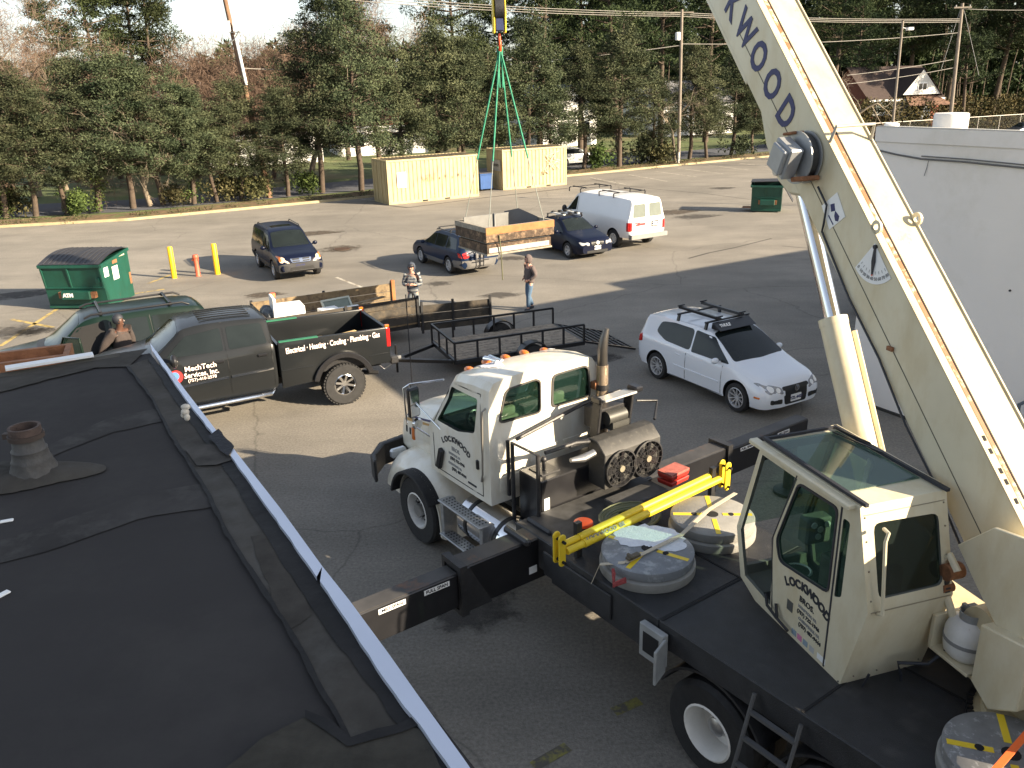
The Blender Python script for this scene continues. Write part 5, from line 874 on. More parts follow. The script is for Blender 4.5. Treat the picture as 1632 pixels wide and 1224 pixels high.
def ringbox(x, y, z0, z1, th): m_ = MB(); m_.b2(-x, x, -y, -y+th, z0, z1); m_.b2(-x, x, y-th, y, z0, z1); m_.b2(-x, -x+th, -y+th, y-th, z0, z1); m_.b2(x-th, x, -y+th, y-th, z0, z1); return m_
L_('lower_frame', ringbox(W2-.06, D2-.06, 2.86, 3.08, .05), grime); L_('flange', MB().b2(-W2+.1, W2-.12, -D2+.045, -D2+.055, 2.88, 3.0), mat('bright_flange', (.5, .49, .45), .4, .4, .2, 6, col2=(.2, .17, .13), thr=(.55, .7))); L_('lower_sill', ringbox(W2-.04, D2-.04, 2.82, 2.86, .1), tim); L_('upper_frame', ringbox(W2, D2, 3.14, 3.38, .06), grime, bevel=.01); L_('spacer', ringbox(W2-.12, D2-.12, 3.06, 3.16, .05), dark)
L_('top_rail', ringbox(W2+.005, D2+.005, 3.38, 3.5, .07), tim); L_('front_board', MB().b2(-W2, W2, -D2-.012, -D2-.002, 3.33, 3.5), wood); L_('liner', MB().b2(-W2+.1, W2-.5, D2-.3, D2-.27, 3.05, 3.6), shm); L_('liner_panel', MB().quad((W2-.62, D2-.2, 3.1), (W2-.1, -.2, 3.1), (W2-.1, -.2, 3.52), (W2-.35, .3, 3.7), (W2-.62, D2-.2, 3.62)), mat('dark_panel', (.12, .12, .13), .4, .3), fixn=False); L_('divider', MB().b2(-.02, 0, D2-.35, D2-.3, 3.1, 3.62), greyl); L_('side_sheet', MB().b2(-W2+.07, -W2+.09, -D2+.1, D2-.1, 3.1, 3.48), shm); L_('base_sheet', MB().b2(-W2+.08, W2-.08, -D2+.08, D2-.08, 3.1, 3.12), shm)
sl_ = thing('lifting_slings', 'four green slings rising from the duct frame to the hook', 'sling', frame(HK+Vector((0, 0, -.75)), 0))
gs = mat('green_sling', (.03, .22, .13), .8, 0, .3, 9); gm = mat('sling_wire', (.2, .22, .2), .6)
for x, y in ((-1, -1), (1, -1), (1, 1), (-1, 1)):
    e = LM @ Vector((x*(W2-.15), y*(D2-.15), 3.3)); a = HK+Vector((0, 0, -.72)); k = a+(e-a)*.6
    build('sling', MB().tube([a, a+(e-a)*.3, k], .024, 6), gs, sl_, M=I4); build('leg', MB().tube([k, e], .01, 5), gm, sl_, M=I4)
build('loop', MB().tube([HK+Vector((-.05, 0, -.7)), HK+Vector((-.03, 0, -1.6)), HK+Vector((.04, 0, -1.6)), HK+Vector((.05, 0, -.7))], .022, 6), gs, sl_, M=I4)
tg = MB().tube([LM @ Vector((-W2+.35, -D2-.02, 3.3)), LM @ Vector((-W2+.4, -D2+.0, 2.9)), LM @ Vector((-W2+.42, -D2, 2.2))], .015, 5); tg2 = thing('tag_line', 'thin strap dangling under the hanging duct frame', 'strap', frame(LM @ Vector((-W2+.4, -D2, 2.3)), 0)); build('strap', tg, mat('strap_dark', (.1, .1, .05)), tg2, M=I4)
# ---------------------------------------------------------------- ground, lot, road
def asphalt(name, col, tint, sc=.35):
    m = mat(name, col, .88, 0, .16, sc, bump=.45, bscale=55, col2=tint, thr=(.5, .72), scale2=.16)
    n = m.node_tree.nodes; l = m.node_tree.links; b = n['Principled BSDF']; src = b.inputs['Base Color'].links[0].from_socket
    tc = [q for q in n if q.type == 'TEX_COORD'][0]
    def layer(scale, detail, lo, hi, c_lo, c_hi, src, typ='noise', stretch=None):
        t = n.new('ShaderNodeTexNoise' if typ == 'noise' else 'ShaderNodeTexVoronoi'); t.inputs['Scale'].default_value = scale
        v = tc.outputs['Object']
        if stretch: mp = n.new('ShaderNodeMapping'); mp.inputs['Scale'].default_value = stretch; mp.inputs['Rotation'].default_value = (0, 0, R(-29)); l.new(v, mp.inputs[0]); v = mp.outputs[0]
        if typ != 'noise':
            t.feature = 'DISTANCE_TO_EDGE'; wn = n.new('ShaderNodeTexNoise'); wn.inputs['Scale'].default_value = .9; wn.inputs['Detail'].default_value = 6; l.new(v, wn.inputs['Vector'])
            ad = n.new('ShaderNodeMixRGB'); ad.inputs[0].default_value = .55; ad.blend_type = 'ADD'; l.new(v, ad.inputs[1]); l.new(wn.outputs['Color'], ad.inputs[2]); v = ad.outputs[0]
        else: t.inputs['Detail'].default_value = detail; t.inputs['Roughness'].default_value = .65
        l.new(v, t.inputs['Vector']); r = n.new('ShaderNodeValToRGB'); r.color_ramp.elements[0].position = lo; r.color_ramp.elements[1].position = hi
        r.color_ramp.elements[0].color = (*[c_lo]*3, 1); r.color_ramp.elements[1].color = (*[c_hi]*3, 1); l.new(t.outputs[0], r.inputs[0])
        mx = n.new('ShaderNodeMixRGB'); mx.blend_type = 'MULTIPLY'; mx.inputs[0].default_value = 1; l.new(src, mx.inputs[1]); l.new(r.outputs[0], mx.inputs[2]); return mx.outputs[0]
    src = layer(22, 3, .3, .75, .72, 1.3, src); src = layer(.5, 7, .3, .62, .84, 1.08, src, stretch=(.35, 1.6, 1)); src = layer(.13, 0, .0, .0013, .68, 1., src, 'vor')
    src = layer(.9, 8, .24, .36, .62, 1., src); src = layer(.07, 6, .35, .6, .82, 1.06, src); src = layer(3.2, 6, .25, .33, .6, 1., src)
    l.new(src, b.inputs['Base Color']); return m
lot = asphalt('lot_asphalt', (.2, .184, .158), (.252, .23, .197))
CURB = [(-60, 41.5), (-27.7, 46.1), (-21.2, 47.4), (-10.5, 53.4), (4.7, 63.6), (13.5, 69.0), (23, 74.6), (60, 96)]
def off(pts, d):
    out = []
    for i, p in enumerate(pts):
        a, b = Vector(pts[max(i-1, 0)]), Vector(pts[min(i+1, len(pts)-1)]); t = (b-a).normalized(); out.append((p[0]-t.y*d, p[1]+t.x*d))
    return out
def band(a, b, z): 
    mb = MB()
    for i in range(len(a)-1): mb.quad((*a[i], z), (*a[i+1], z), (*b[i+1], z), (*b[i], z))
    return mb
grass = mat('lawn_grass', (.075, .1, .028), .95, 0, .3, .25, bump=.8, bscale=9, col2=(.16, .13, .06), thr=(.5, .64), scale2=.12)
g = MB().quad((-400, -100, -.012), (400, -100, -.012), (400, 700, -.012), (-400, 700, -.012)); build('ground', g, grass, kind='structure', fixn=False)
lotp = [(-60, -60), (70, -60), (70, 101)]+[p for p in reversed(CURB)][1:]
build('parking_lot', MB().add([(x, y, 0) for x, y in lotp], [tuple(range(len(lotp)))]), lot, kind='structure', fixn=False)
mb = MB(); c1 = off(CURB, 0); c2_ = off(CURB, .18)
for i in range(len(c1)-1): 
    a, b, c_, d_ = c1[i], c1[i+1], c2_[i+1], c2_[i]; mb.add([(*a, 0), (*b, 0), (*c_, 0), (*d_, 0), (*a, .13), (*b, .13), (*c_, .13), (*d_, .13)], [(4, 5, 6, 7), (0, 1, 5, 4), (2, 3, 7, 6)])
build('kerb', mb, mat('kerb_concrete', (.36, .29, .17), .9, 0, .2, 2, bump=.3), kind='structure')
leafy = mat('leaf_litter', (.13, .085, .042), .95, 0, .5, 3, bump=1., bscale=14, col2=(.08, .1, .03), thr=(.52, .6), scale2=1.2)
build('verge', band(off(CURB, .18), off(CURB, 2.6), .1), leafy, kind='structure', fixn=False)
road = mat('road_asphalt', (.075, .08, .095), .85, 0, .12, .6, bump=.2)
build('road', band(off(CURB, 4.2), off(CURB, 10.5), 0.0), road, kind='structure', fixn=False)
# painted lines and marks
wl = mat('worn_line', (.42, .39, .33), .85, 0, .15, 4, col2=(.2, .17, .13), thr=(.48, .6), scale2=3); yl = mat('worn_yellow_line', (.42, .31, .1), .85, 0, .2, 4, col2=(.18, .15, .1), thr=(.5, .6), scale2=4)
def line(mb, a, b, w_, z=.004):
    a, b = G(*a), G(*b); n_ = Vector((-(b-a).y, (b-a).x, 0)).normalized()*w_/2; mb.quad(*[(p.x, p.y, z) for p in (a-n_, b-n_, b+n_, a+n_)])
mb = MB(); [line(mb, a, b, .12) for a, b in (((941, 283), (997, 294)), ((1000, 278), (1063, 289)), ((1044, 273), (1110, 282)), ((1080, 268), (1152, 277)), ((1127, 263), (1193, 271)), ((1176, 260), (1230, 266)), ((536, 442), (584, 461)), ((560, 315), (612, 322)))]
build('parking_lines', mb, wl, kind='structure', fixn=False)
mb = MB(); [line(mb, a, b, .14) for a, b in (((0, 552), (92, 492)), ((18, 509), (85, 522)), ((236, 452), (274, 437)), ((215, 468), (262, 461)))]
build('yellow_lines', mb, yl, kind='structure', fixn=False)
mb = MB(); [line(mb, a, b, .14) for a, b in (((850, 1222), (905, 1190)), ((978, 1135), (1020, 1117)), ((880, 905), (912, 935)))]
build('yellow_marks', mb, mat('faint_yellow', (.25, .23, .06), .9, 0, .3, 3, col2=(.1, .09, .075), thr=(.42, .56), scale2=6), kind='structure', fixn=False)
tar = mat('tar_seam', (.05, .045, .04), .9, 0, .3, 3)
mb = MB()
def crack(pts, w_):
    for a, b in zip(pts[:-1], pts[1:]): line(mb, a, b, w_*(.7+.6*random.random()), .003)
crack([(941, 285), (985, 295), (1060, 303), (1120, 308), (1196, 318)], .1); crack([(1097, 412), (1130, 403), (1170, 395), (1230, 380)], .12); crack([(596, 325), (650, 331), (765, 316), (905, 300)], .25)
crack([(1246, 392), (1290, 396)], .1)
build('tar_seams', mb, tar, kind='structure', fixn=False)
def blotch(name, c_, rx, ry, m, z=.005, ang=29, n=40, jag=.18, kind='structure'):
    v = []; cx = MB()
    for i in range(n): a = 2*math.pi*i/n; k = 1+jag*(math.sin(3*a+c_[0])*.5+math.sin(7*a+c_[1])*.3+random.uniform(-.3, .3)); p = Vector((rx*k*math.cos(a), ry*k*math.sin(a), 0)); p.rotate(Matrix.Rotation(R(ang), 3, 'Z')); v.append((c_[0]+p.x, c_[1]+p.y, z))
    cx.add(v, [tuple(range(n))]); return build(name, cx, m, kind=kind, fixn=False)
def stainmat(name, col, dens):
    m = mat(name, col, .9, 0, .3, 5); n = m.node_tree.nodes; l = m.node_tree.links; tc = [q for q in n if q.type == 'TEX_COORD'][0]
    vm = n.new('ShaderNodeVectorMath'); vm.operation = 'SUBTRACT'; vm.inputs[1].default_value = (.5, .5, .5); l.new(tc.outputs['Generated'], vm.inputs[0]); sx = n.new('ShaderNodeSeparateXYZ'); l.new(vm.outputs[0], sx.inputs[0]); cx = n.new('ShaderNodeCombineXYZ'); l.new(sx.outputs[0], cx.inputs[0]); l.new(sx.outputs[1], cx.inputs[1]); ln = n.new('ShaderNodeVectorMath'); ln.operation = 'LENGTH'; l.new(cx.outputs[0], ln.inputs[0])
    nz = n.new('ShaderNodeTexNoise'); nz.inputs['Scale'].default_value = 2.6; nz.inputs['Detail'].default_value = 9; nz.inputs['Roughness'].default_value = .7; l.new(tc.outputs['Object'], nz.inputs['Vector'])
    a = n.new('ShaderNodeMath'); a.operation = 'MULTIPLY_ADD'; l.new(ln.outputs['Value'], a.inputs[0]); a.inputs[1].default_value = -1.15; l.new(nz.outputs['Fac'], a.inputs[2]); r = n.new('ShaderNodeMapRange'); r.interpolation_type = 'SMOOTHSTEP'; r.inputs[1].default_value = .06; r.inputs[2].default_value = .34; r.inputs[4].default_value = dens; l.new(a.outputs[0], r.inputs[0]); l.new(r.outputs[0], n['Principled BSDF'].inputs['Alpha']); return m
stain = stainmat('damp_stain', (.075, .058, .042), .75); oil = stainmat('oil_stain', (.06, .054, .048), .7)
for (px, py, a, b, m_) in ((545, 397, .75, .55, stain), (16, 530, .9, .45, oil), (60, 528, .6, .25, oil), (560, 380, 1.2, .5, None), (1150, 300, .8, .3, oil), (760, 965, .55, .4, oil), (800, 470, .7, .2, oil), (1110, 345, 1.3, .3, oil), (1075, 338, 1.6, .35, stain), (815, 412, .6, .25, oil), (700, 452, .5, .2, oil), (500, 372, 1.4, .3, stain), (960, 570, .5, .2, oil), (420, 470, .7, .2, stain), (30, 470, 1.2, .3, oil)):
    if m_: p = G(px, py); blotch('stain', (p.x, p.y), a*1.7, b*2.2, m_)
p = G(545, 397); cv = build('manhole_cover', MB().cyl((0, 0, 0), (0, 0, .012), .36, n=32), mat('iron_cover', (.09, .055, .035), .6, .4, .3, 12, bump=.5), M=frame((p.x, p.y, .004), 0), label='round rusty manhole cover in the sunlit lot behind the blue compact SUV', cat='manhole cover')
# ---------------------------------------------------------------- our black flat-roofed building
U = Vector((.871, .491, 0)); V = Vector((-.5165, .856, 0)); ZR = 5.1; tip = Vector((-2.385, 5.345, 0))
RM = Matrix(((U.x, V.x, 0, tip.x), (U.y, V.y, 0, tip.y), (0, 0, 1, 0), (0, 0, 0, 1)))     # x along the far edge, y along the right edge, origin at the far right corner
rb = thing('flat_roof_building', 'building with black membrane roof and bluish metal edge, filling the lower left', 'building', frame((tip.x, tip.y, 0), 0))
def RB(name, mb, m, parent=rb, **k): return build(name, mb, m, parent, M=RM, **k)
memb = mat('roof_membrane', (.041, .038, .037), .85, 0, .12, .8, bump=.3, bscale=5, col2=(.057, .053, .05), thr=(.5, .74), scale2=.9, spec=.12); memb2 = mat('roof_membrane_border', (.06, .055, .048), .9, 0, .35, 2.5, spec=.12, bump=.3, bscale=10, col2=(.1, .097, .09), thr=(.5, .75), scale2=1.7); tarb = mat('roof_tar', (.016, .015, .015), .65, 0, .3, 6, bump=.25, bscale=15, spec=.2)
RB('wall', MB().b2(-14, -.06, -9, -.05, 0, ZR-.16), mat('grey_wall', (.35, .34, .32), .85))
RB('roof_membrane', MB().add([(x, y, z) for z in (ZR-.16, ZR) for x, y in ((-14, -9), (.1, -9), (-.02, 0), (-14, 0))], [(3, 2, 1, 0), (4, 5, 6, 7), (0, 1, 5, 4), (1, 2, 6, 5), (2, 3, 7, 6), (3, 0, 4, 7)]), memb)
def wav(a, b, k, amp, seed):
    rr = random.Random(seed); return [(Vector(a)+(Vector(b)-Vector(a))*(i/k)+Vector((rr.uniform(-amp, amp), rr.uniform(-amp, amp)))) for i in range(k+1)]
def sheet(a, b, z, mb=None):
    mb = mb or MB(); n0 = len(mb.v); n = len(a); mb.add([(p.x, p.y, z) for p in a]+[(p.x, p.y, z) for p in b], [(i, i+1, n+i+1, n+i) for i in range(n-1)]); return mb
rb_w = [(0, -.0), (0, -9)]
def rpts(pp, dens=.06, amp=0., seed=1, z=ZR):
    rr = random.Random(seed); P = [RM.inverted() @ G(*p, z) for p in pp]; out = []
    for a_, b_ in zip(P[:-1], P[1:]):
        k = max(1, int((b_-a_).length/dens))
        for i in range(k): q_ = a_+(b_-a_)*(i/k); out.append(Vector((q_.x+rr.uniform(-amp, amp), q_.y+rr.uniform(-amp, amp))))
    out.append(Vector((P[-1].x, P[-1].y))); return out
def resamp(P, n):
    L_ = [0]; [L_.append(L_[-1]+(b_-a_).length) for a_, b_ in zip(P[:-1], P[1:])]; out = []
    for i in range(n):
        t_ = L_[-1]*i/(n-1); k = min(max(j for j in range(len(L_)) if L_[j] <= t_+1e-9), len(P)-2); f_ = (t_-L_[k])/max(L_[k+1]-L_[k], 1e-9); out.append(P[k].lerp(P[k+1], f_))
    return out
def rsheet(A_, B_, z, n=90): return sheet(resamp(A_, n), resamp(B_, n), z)
seam_ = [(205, 586), (246, 640), (268, 685), (335, 791), (363, 853), (436, 965), (475, 1026), (531, 1132), (559, 1183), (600, 1260), (660, 1380)]
tin = [(236, 575), (300, 672), (352, 742), (392, 808), (440, 886), (486, 953), (532, 1020), (602, 1115), (652, 1188), (690, 1245), (760, 1350)]
tout = [(244, 571), (335, 696), (369, 735), (413, 797), (464, 870), (506, 931), (512, 940), (545, 987), (576, 1037), (643, 1138), (671, 1171), (712, 1228), (790, 1350)]
fout = [(240, 553), (347, 696), (372, 722), (447, 819), (503, 898), (559, 970), (620, 1054), (671, 1127), (740, 1224), (826, 1350)]
RB('border_strip', rsheet(rpts(seam_, amp=.006, seed=1), rpts(tout), ZR+.010), memb2, fixn=False)
RB('tar_edge', rsheet(rpts(tin, amp=.006, seed=2), rpts(tout, amp=.003, seed=3), ZR+.014), tarb, fixn=False)
RB('seam_tar', rsheet([p_+Vector((-.012, 0)) for p_ in rpts(seam_, amp=.005, seed=4)], [p_+Vector((.004, 0)) for p_ in rpts(seam_, amp=.003, seed=1)], ZR+.013), tarb, fixn=False)
RB('border_strip', rsheet(rpts([(-150, 668), (0, 627), (95, 602), (151, 588), (205, 586)], amp=.01, seed=6), rpts([(-150, 640), (0, 606), (110, 578), (180, 566), (236, 557)], amp=.008, seed=7), ZR+.008), memb2, fixn=False)
lapm = mat('lap_grey', (.046, .043, .041), .88, 0, .3, 3, col2=(.07, .066, .062), thr=(.48, .66), scale2=5, spec=.12)
for A_, B_ in (([(-60, 780), (0, 755), (90, 705), (180, 665), (254, 652)], [(-60, 800), (0, 778), (90, 725), (180, 690), (262, 672)]), ([(-60, 880), (0, 862), (100, 830), (220, 790), (332, 770)], [(-60, 915), (0, 900), (100, 872), (220, 828), (345, 808)])):
    RB('membrane_lap', rsheet(rpts(A_, amp=.006, seed=8), rpts(B_, amp=.006, seed=9), ZR+.004), lapm, fixn=False)
fl = mat('edge_flashing', (.6, .64, .74), .3, .35, .04, 2)
for A_, B_, sd_ in (([(244, 566), (300, 648), (340, 699)], [(240, 553), (300, 634), (348, 697)], 11), ([(369, 735), (413, 797), (464, 870), (506, 931)], [(372, 722), (447, 819), (480, 865), (515, 914)], 12), ([(512, 938), (545, 987), (576, 1037), (643, 1138), (671, 1171), (712, 1228), (790, 1350)], [(515, 914), (559, 970), (620, 1054), (671, 1127), (740, 1224), (826, 1350)], 13)):
    in_ = resamp(rpts(A_, amp=.002, seed=sd_), 60); ou_ = resamp(rpts(B_), 60); fm_ = sheet(in_, ou_, ZR+.03); n0 = len(fm_.v); fm_.v += [(p_.x, p_.y, z_) for p_ in ou_ for z_ in (ZR+.03, ZR-.16)]; fm_.f += [[n0+2*i, n0+2*i+2, n0+2*i+3, n0+2*i+1] for i in range(59)]; fm_.mi += [0]*59; n0 = len(fm_.v); fm_.v += [(p_.x, p_.y, z_) for p_ in in_ for z_ in (ZR+.03, ZR+.012)]; fm_.f += [[n0+2*i, n0+2*i+2, n0+2*i+3, n0+2*i+1] for i in range(59)]; fm_.mi += [0]*59; RB('edge_flashing', fm_, fl, fixn=False)
def rpoly(pp, z, amp=.004, seed=3): return MB().add([(q_.x, q_.y, z) for q_ in rpts(pp+[pp[0]], .05, amp, seed)[:-1]], [tuple(range(len(rpts(pp+[pp[0]], .05, amp, seed))-1))])
RB('flashing_patch', rpoly([(334, 705), (350, 693), (374, 722), (366, 738), (352, 728)], ZR+.034), mat('patch_dark', (.03, .031, .036), .7, 0, .2, 6, bump=.3, spec=.15), fixn=False)
RB('roof_patch', rpoly([(296, 722), (318, 714), (345, 712), (372, 738), (345, 746), (315, 748)], ZR+.018, .003), mat('patch_worn', (.066, .061, .055), .88, 0, .35, 8, spec=.12), fixn=False)
RB('roof_patch', rpoly([(400, 860), (430, 855), (500, 985), (460, 1010), (436, 960)], ZR+.012, .006, 5), mat('patch_mid', (.052, .047, .041), .88, 0, .3, 8, spec=.12), fixn=False)
RB('roof_patch', rpoly([(350, 1240), (420, 1185), (490, 1150), (520, 1165), (540, 1190), (560, 1183), (640, 1160), (668, 1172), (705, 1228), (760, 1330), (380, 1340)], ZR+.016, .006, 6), mat('patch_olive', (.05, .046, .038), .88, 0, .3, 8, bump=.3, spec=.12), fixn=False)
RB('tar_ring', rsheet(rpts([(485, 1142), (530, 1160), (560, 1185), (635, 1162), (660, 1150)], amp=.006, seed=20), rpts([(490, 1152), (525, 1178), (558, 1200), (640, 1175), (668, 1165)], amp=.006, seed=21), ZR+.02), tarb, fixn=False)
mb = MB(); mb.tube([(x, .06+.02*math.sin(x*3), ZR-.02+.015*math.sin(x*2.1)) for x in np.arange(-14, -.2, .3)], .05, 8); mb.tube([(x, .13, ZR-.1) for x in np.arange(-14, -1.2, .4)], .03, 6); RB('rolled_edge', mb, mat('edge_roll', (.06, .055, .045), .8, 0, .3, 5)); RB('fascia', MB().b2(-14, -1.35, .1, .2, ZR-.3, ZR-.05).b2(-.85, -.35, .02, .1, ZR+.03, ZR+.045), white)
# vent pipe with its boot
vp = RM.inverted() @ G(50, 755, ZR); M = frame((G(57, 758, ZR).x, G(57, 758, ZR).y, ZR), 0) @ Matrix.Scale(.84, 4)
def PV(name, mb, m, parent=rb, **k): return build(name, mb, m, parent, M=M, **k)
vt = PV('vent_pipe', MB().lathe([(.14, 0), (.125, .03), (.1, .09), (.102, .1), (.094, .11), (.088, .15), (.09, .16), (.08, .17), (.072, .24), (.001, .24)], (0, 0, 0), 'z', 28), mat('boot_lead', (.075, .07, .065), .65, .1, .3, 12, bump=.3), smooth=50)
PV('pipe_collar', cut(MB().cyl((0, 0, .235), (0, 0, .29), .08, n=28), [MB().cyl((0, 0, .25), (0, 0, .4), .066, n=28)]), mat('rusty_iron', (.075, .05, .04), .85, 0, .4, 20, bump=.4), vt, smooth=50); PV('clamp', MB().lathe([(.082, .225), (.09, .225), (.09, .25), (.082, .25)], (0, 0, 0), 'z', 28, closed=True).box((-.09, .0, .238), (.06, .03, .03)), mat('clamp_brown', (.07, .05, .04), .7, .2), vt)
bt = MB(); n = 46; rr_ = random.Random(5); ringv = [(1+.2*math.sin(3*i*2*math.pi/n+1)+rr_.uniform(-.04, .04)) for i in range(n)]
for k, (f_, z_) in enumerate(((1., .008), (.8, .03), (.5, .045), (.28, .05))): 
    for i in range(n): a = 2*math.pi*i/n; bt.v.append((-.03+.33*f_*ringv[i]*math.cos(a), .0+.2*f_*ringv[i]*math.sin(a), z_+(rr_.uniform(-.006, .006) if k else 0)))
bt.f = [[k*n+i, k*n+(i+1) % n, (k+1)*n+(i+1) % n, (k+1)*n+i] for k in range(3) for i in range(n)]+[[3*n+i for i in range(n)]]; bt.mi = [0]*len(bt.f); PV('pipe_flashing', bt, memb2, fixn=False, smooth=60)
p = G(297, 668, ZR+.03); wd_ = MB(); [wd_.ball((dx, dy, dz), (r1, r2, r3), 10, 6) for dx, dy, dz, r1, r2, r3 in ((0, 0, .05, .022, .02, .02), (.004, .008, .075, .026, .02, .016), (.01, -.012, .025, .016, .016, .02), (-.014, .01, .03, .015, .018, .015))]
build('foam_scrap', wd_, mat('cream_foam', (.55, .5, .42), .8, 0, .2, 30), M=frame((p.x, p.y, ZR+.02), 0), smooth=50, label='small crumpled cream foam scrap on the black roof near its metal edge', cat='scrap')
for i, (px, py, s_) in enumerate(((10, 828, .02), (3, 945, .025))):
    p = G(px, py, ZR+.01); build('roof_fleck', MB().box((0, 0, .004), (.05, s_, .008), rz=20+i*40), whitel, M=frame((p.x, p.y, ZR), 0), bevel=.003, label=['tiny white fleck on the black roof below the vent pipe at left', 'white paper fleck at the far left edge of the black roof, lower one'][i], cat='fleck')
p = G(30, 592, 5.0); bk = build('rusty_box', ringbox(.3, .16, 0, .14, .04).b2(-.3, .3, -.16, .16, 0, .02), mat('rusty_sheet', (.3, .13, .06), .7, .2, .4, 9, bump=.3), M=frame((p.x-.1, p.y+.25, 4.9), 22), label='rusty open metal tray beyond the left end of the black roof', cat='tray')
# ---------------------------------------------------------------- white block building on the right
U2 = Vector((.871, .491, 0)); V2 = Vector((-.491, .871, 0)); K = Vector((7.35, 17.15, 0)); WM = Matrix(((U2.x, V2.x, 0, K.x), (U2.y, V2.y, 0, K.y), (0, 0, 1, 0), (0, 0, 0, 1)))
wbm = thing('white_building', 'long white painted block building on the right, behind the crane boom', 'building', frame(K, 0))
def WB(name, mb, m, parent=wbm, **k): return build(name, mb, m, parent, M=WM, **k)
wm_ = mat('painted_block', (.72, .7, .68), .8, 0, .035, .5, bump=.15, bscale=2., col2=(.63, .61, .57), thr=(.52, .7), scale2=.5)
n_ = wm_.node_tree; bk_ = n_.nodes.new('ShaderNodeTexBrick'); bk_.inputs['Scale'].default_value = 1; bk_.inputs['Brick Width'].default_value = .4; bk_.inputs['Row Height'].default_value = .2; bk_.inputs['Mortar Size'].default_value = .006
bk_.inputs['Color1'].default_value = bk_.inputs['Color2'].default_value = (1, 1, 1, 1); bk_.inputs['Mortar'].default_value = (0, 0, 0, 1); tc_ = n_.nodes.new('ShaderNodeTexCoord'); sp_ = n_.nodes.new('ShaderNodeSeparateXYZ'); cb_ = n_.nodes.new('ShaderNodeCombineXYZ')
n_.links.new(tc_.outputs['Object'], sp_.inputs[0]); n_.links.new(sp_.outputs['Y'], cb_.inputs['X']); n_.links.new(sp_.outputs['Z'], cb_.inputs['Y']); n_.links.new(cb_.outputs[0], bk_.inputs['Vector'])
bp_ = [q for q in n_.nodes if q.type == 'BUMP'][0]; b2_ = n_.nodes.new('ShaderNodeBump'); b2_.inputs['Strength'].default_value = .22; b2_.inputs['Distance'].default_value = .01; n_.links.new(bk_.outputs['Color'], b2_.inputs['Height']); n_.links.new(bp_.outputs[0], b2_.inputs['Normal']); n_.links.new(b2_.outputs[0], n_.nodes['Principled BSDF'].inputs['Normal'])
WB('wall', MB().b2(0, 26, -34, 0, 0, 5.08), wm_); WB('upper_wall', MB().b2(-.0, .2, -34, 0, 5.08, 5.42), wm_); WB('parapet', MB().b2(-.03, .2, -34, .03, 5.42, 5.7), wm_, bevel=.01); WB('roof', MB().prism([(-.03, 5.7), (-.03, 5.722), (.25, 5.71), (5.9, 5.28), (5.9, 5.7), (26, 5.7), (26, 5.6), (5.7, 5.1)], -34, 0, 'y'), mat('pale_roof', (.5, .5, .48), .9)); WB('raised_parapet', MB().b2(11.4, 26, -4, -.3, 5.73, 6.4), wm_)
WB('roof_stub', MB().lathe([(.001, 5.7), (.14, 5.7), (.14, 5.75), (.1, 5.77), (.001, 5.77)], (.2, -.15, 0), 'z', 20), white)
pd = WM.inverted() @ GY(1515, 195, 17.9); WB('roof_vent', MB().lathe([(.001, 5.5), (.33, 5.5), (.33, 5.86), (.31, 5.885), (.1, 5.89), (.001, 5.9)], (pd.x, pd.y, 0), 'z', 32), mat('vent_white', (.75, .72, .68), .5), smooth=50)
def wpt(px, py): # point on the wall face (local x = 0)
    o = WM.inverted() @ Vector((0, 0, CAMH)); d = WM.inverted().to_3x3() @ ray(px, py); t = -o.x/d.x; return o+d*t
mb = MB(); P_ = [wpt(*p) for p in ((1396, 238), (1430, 246), (1470, 253), (1540, 258), (1640, 268), (1760, 272))]; mb.tube([Vector((-.03, p.y, p.z)) for p in P_], .018, 6); mb.tube([Vector((-.035, p.y, p.z+.05)) for p in P_[2:]], .012, 6); P_ = [wpt(*p) for p in ((1481, 256), (1478, 268), (1474, 280))]; mb.tube([Vector((-.02, p.y, p.z)) for p in P_], .006, 5); WB('wall_cable', mb, mat('cable_grey', (.12, .12, .12), .7)); WB('junction_box', MB().b2(-.1, 0, -.06, .06, 4.75, 5.05).b2(-.05, 0, -.03, .03, 4.5, 4.75), white, bevel=.01)
WB('wall_bolt', MB().cyl((-.02, wpt(1610, 463).y, wpt(1610, 463).z), (0, wpt(1610, 463).y, wpt(1610, 463).z), .02), ink); WB('base_edge', MB().b2(-.05, 0, -34, 0, 0, .05), mat('tar_base', (.03, .03, .028), .8))
gp_ = wpt(1622, 660); gmM = WM @ Matrix.Translation((-.3, gp_.y, 0)); gmt = thing('gas_meter', 'dark gas meter with pipes at the foot of the white wall, right edge', 'gas meter', gmM); hz = gp_.z
gmm = mat('meter_grey', (.1, .12, .14), .5, .2, .2, 6); build('meter_body', MB().ball((0, 0, hz-.1), (.16, .2, .2), 16, 10), gmm, gmt, M=gmM, smooth=60); build('pipe', MB().tube([(.2, .6, hz+.14), (0, .45, hz+.2), (0, .2, hz+.2), (0, .12, hz-.0)], .03, 8).tube([(0, -.15, hz), (0, -.15, hz+.3), (.2, -.2, hz+.35)], .035, 8).cyl((0, 0, 0), (0, 0, hz-.2), .03), gmm, gmt, M=gmM, smooth=50)
# unseen block added behind the camera only to keep sun off the black roof
OM = frame((28, -7.1, 0), 29.4); ob_ = thing('sun_blocker', 'unseen tall beige block added behind the camera to shade the black roof', 'building', OM)
mb = MB().b2(-12, 0, -16, 0, 0, 24); build('wall', mb, mat('blocker_beige', (.4, .36, .3), .85), ob_, M=OM); mb = MB(); [mb.b2(-12.02, -12.0, -15+2*i, -14+2*i, 1.5+3*j, 3+3*j).b2(-11.5+2*i, -10.5+2*i, 0, .02, 1.5+3*j, 3+3*j) for i in range(6) for j in range(7)]; build('windows', mb, glass, ob_, M=OM, kind='stuff')
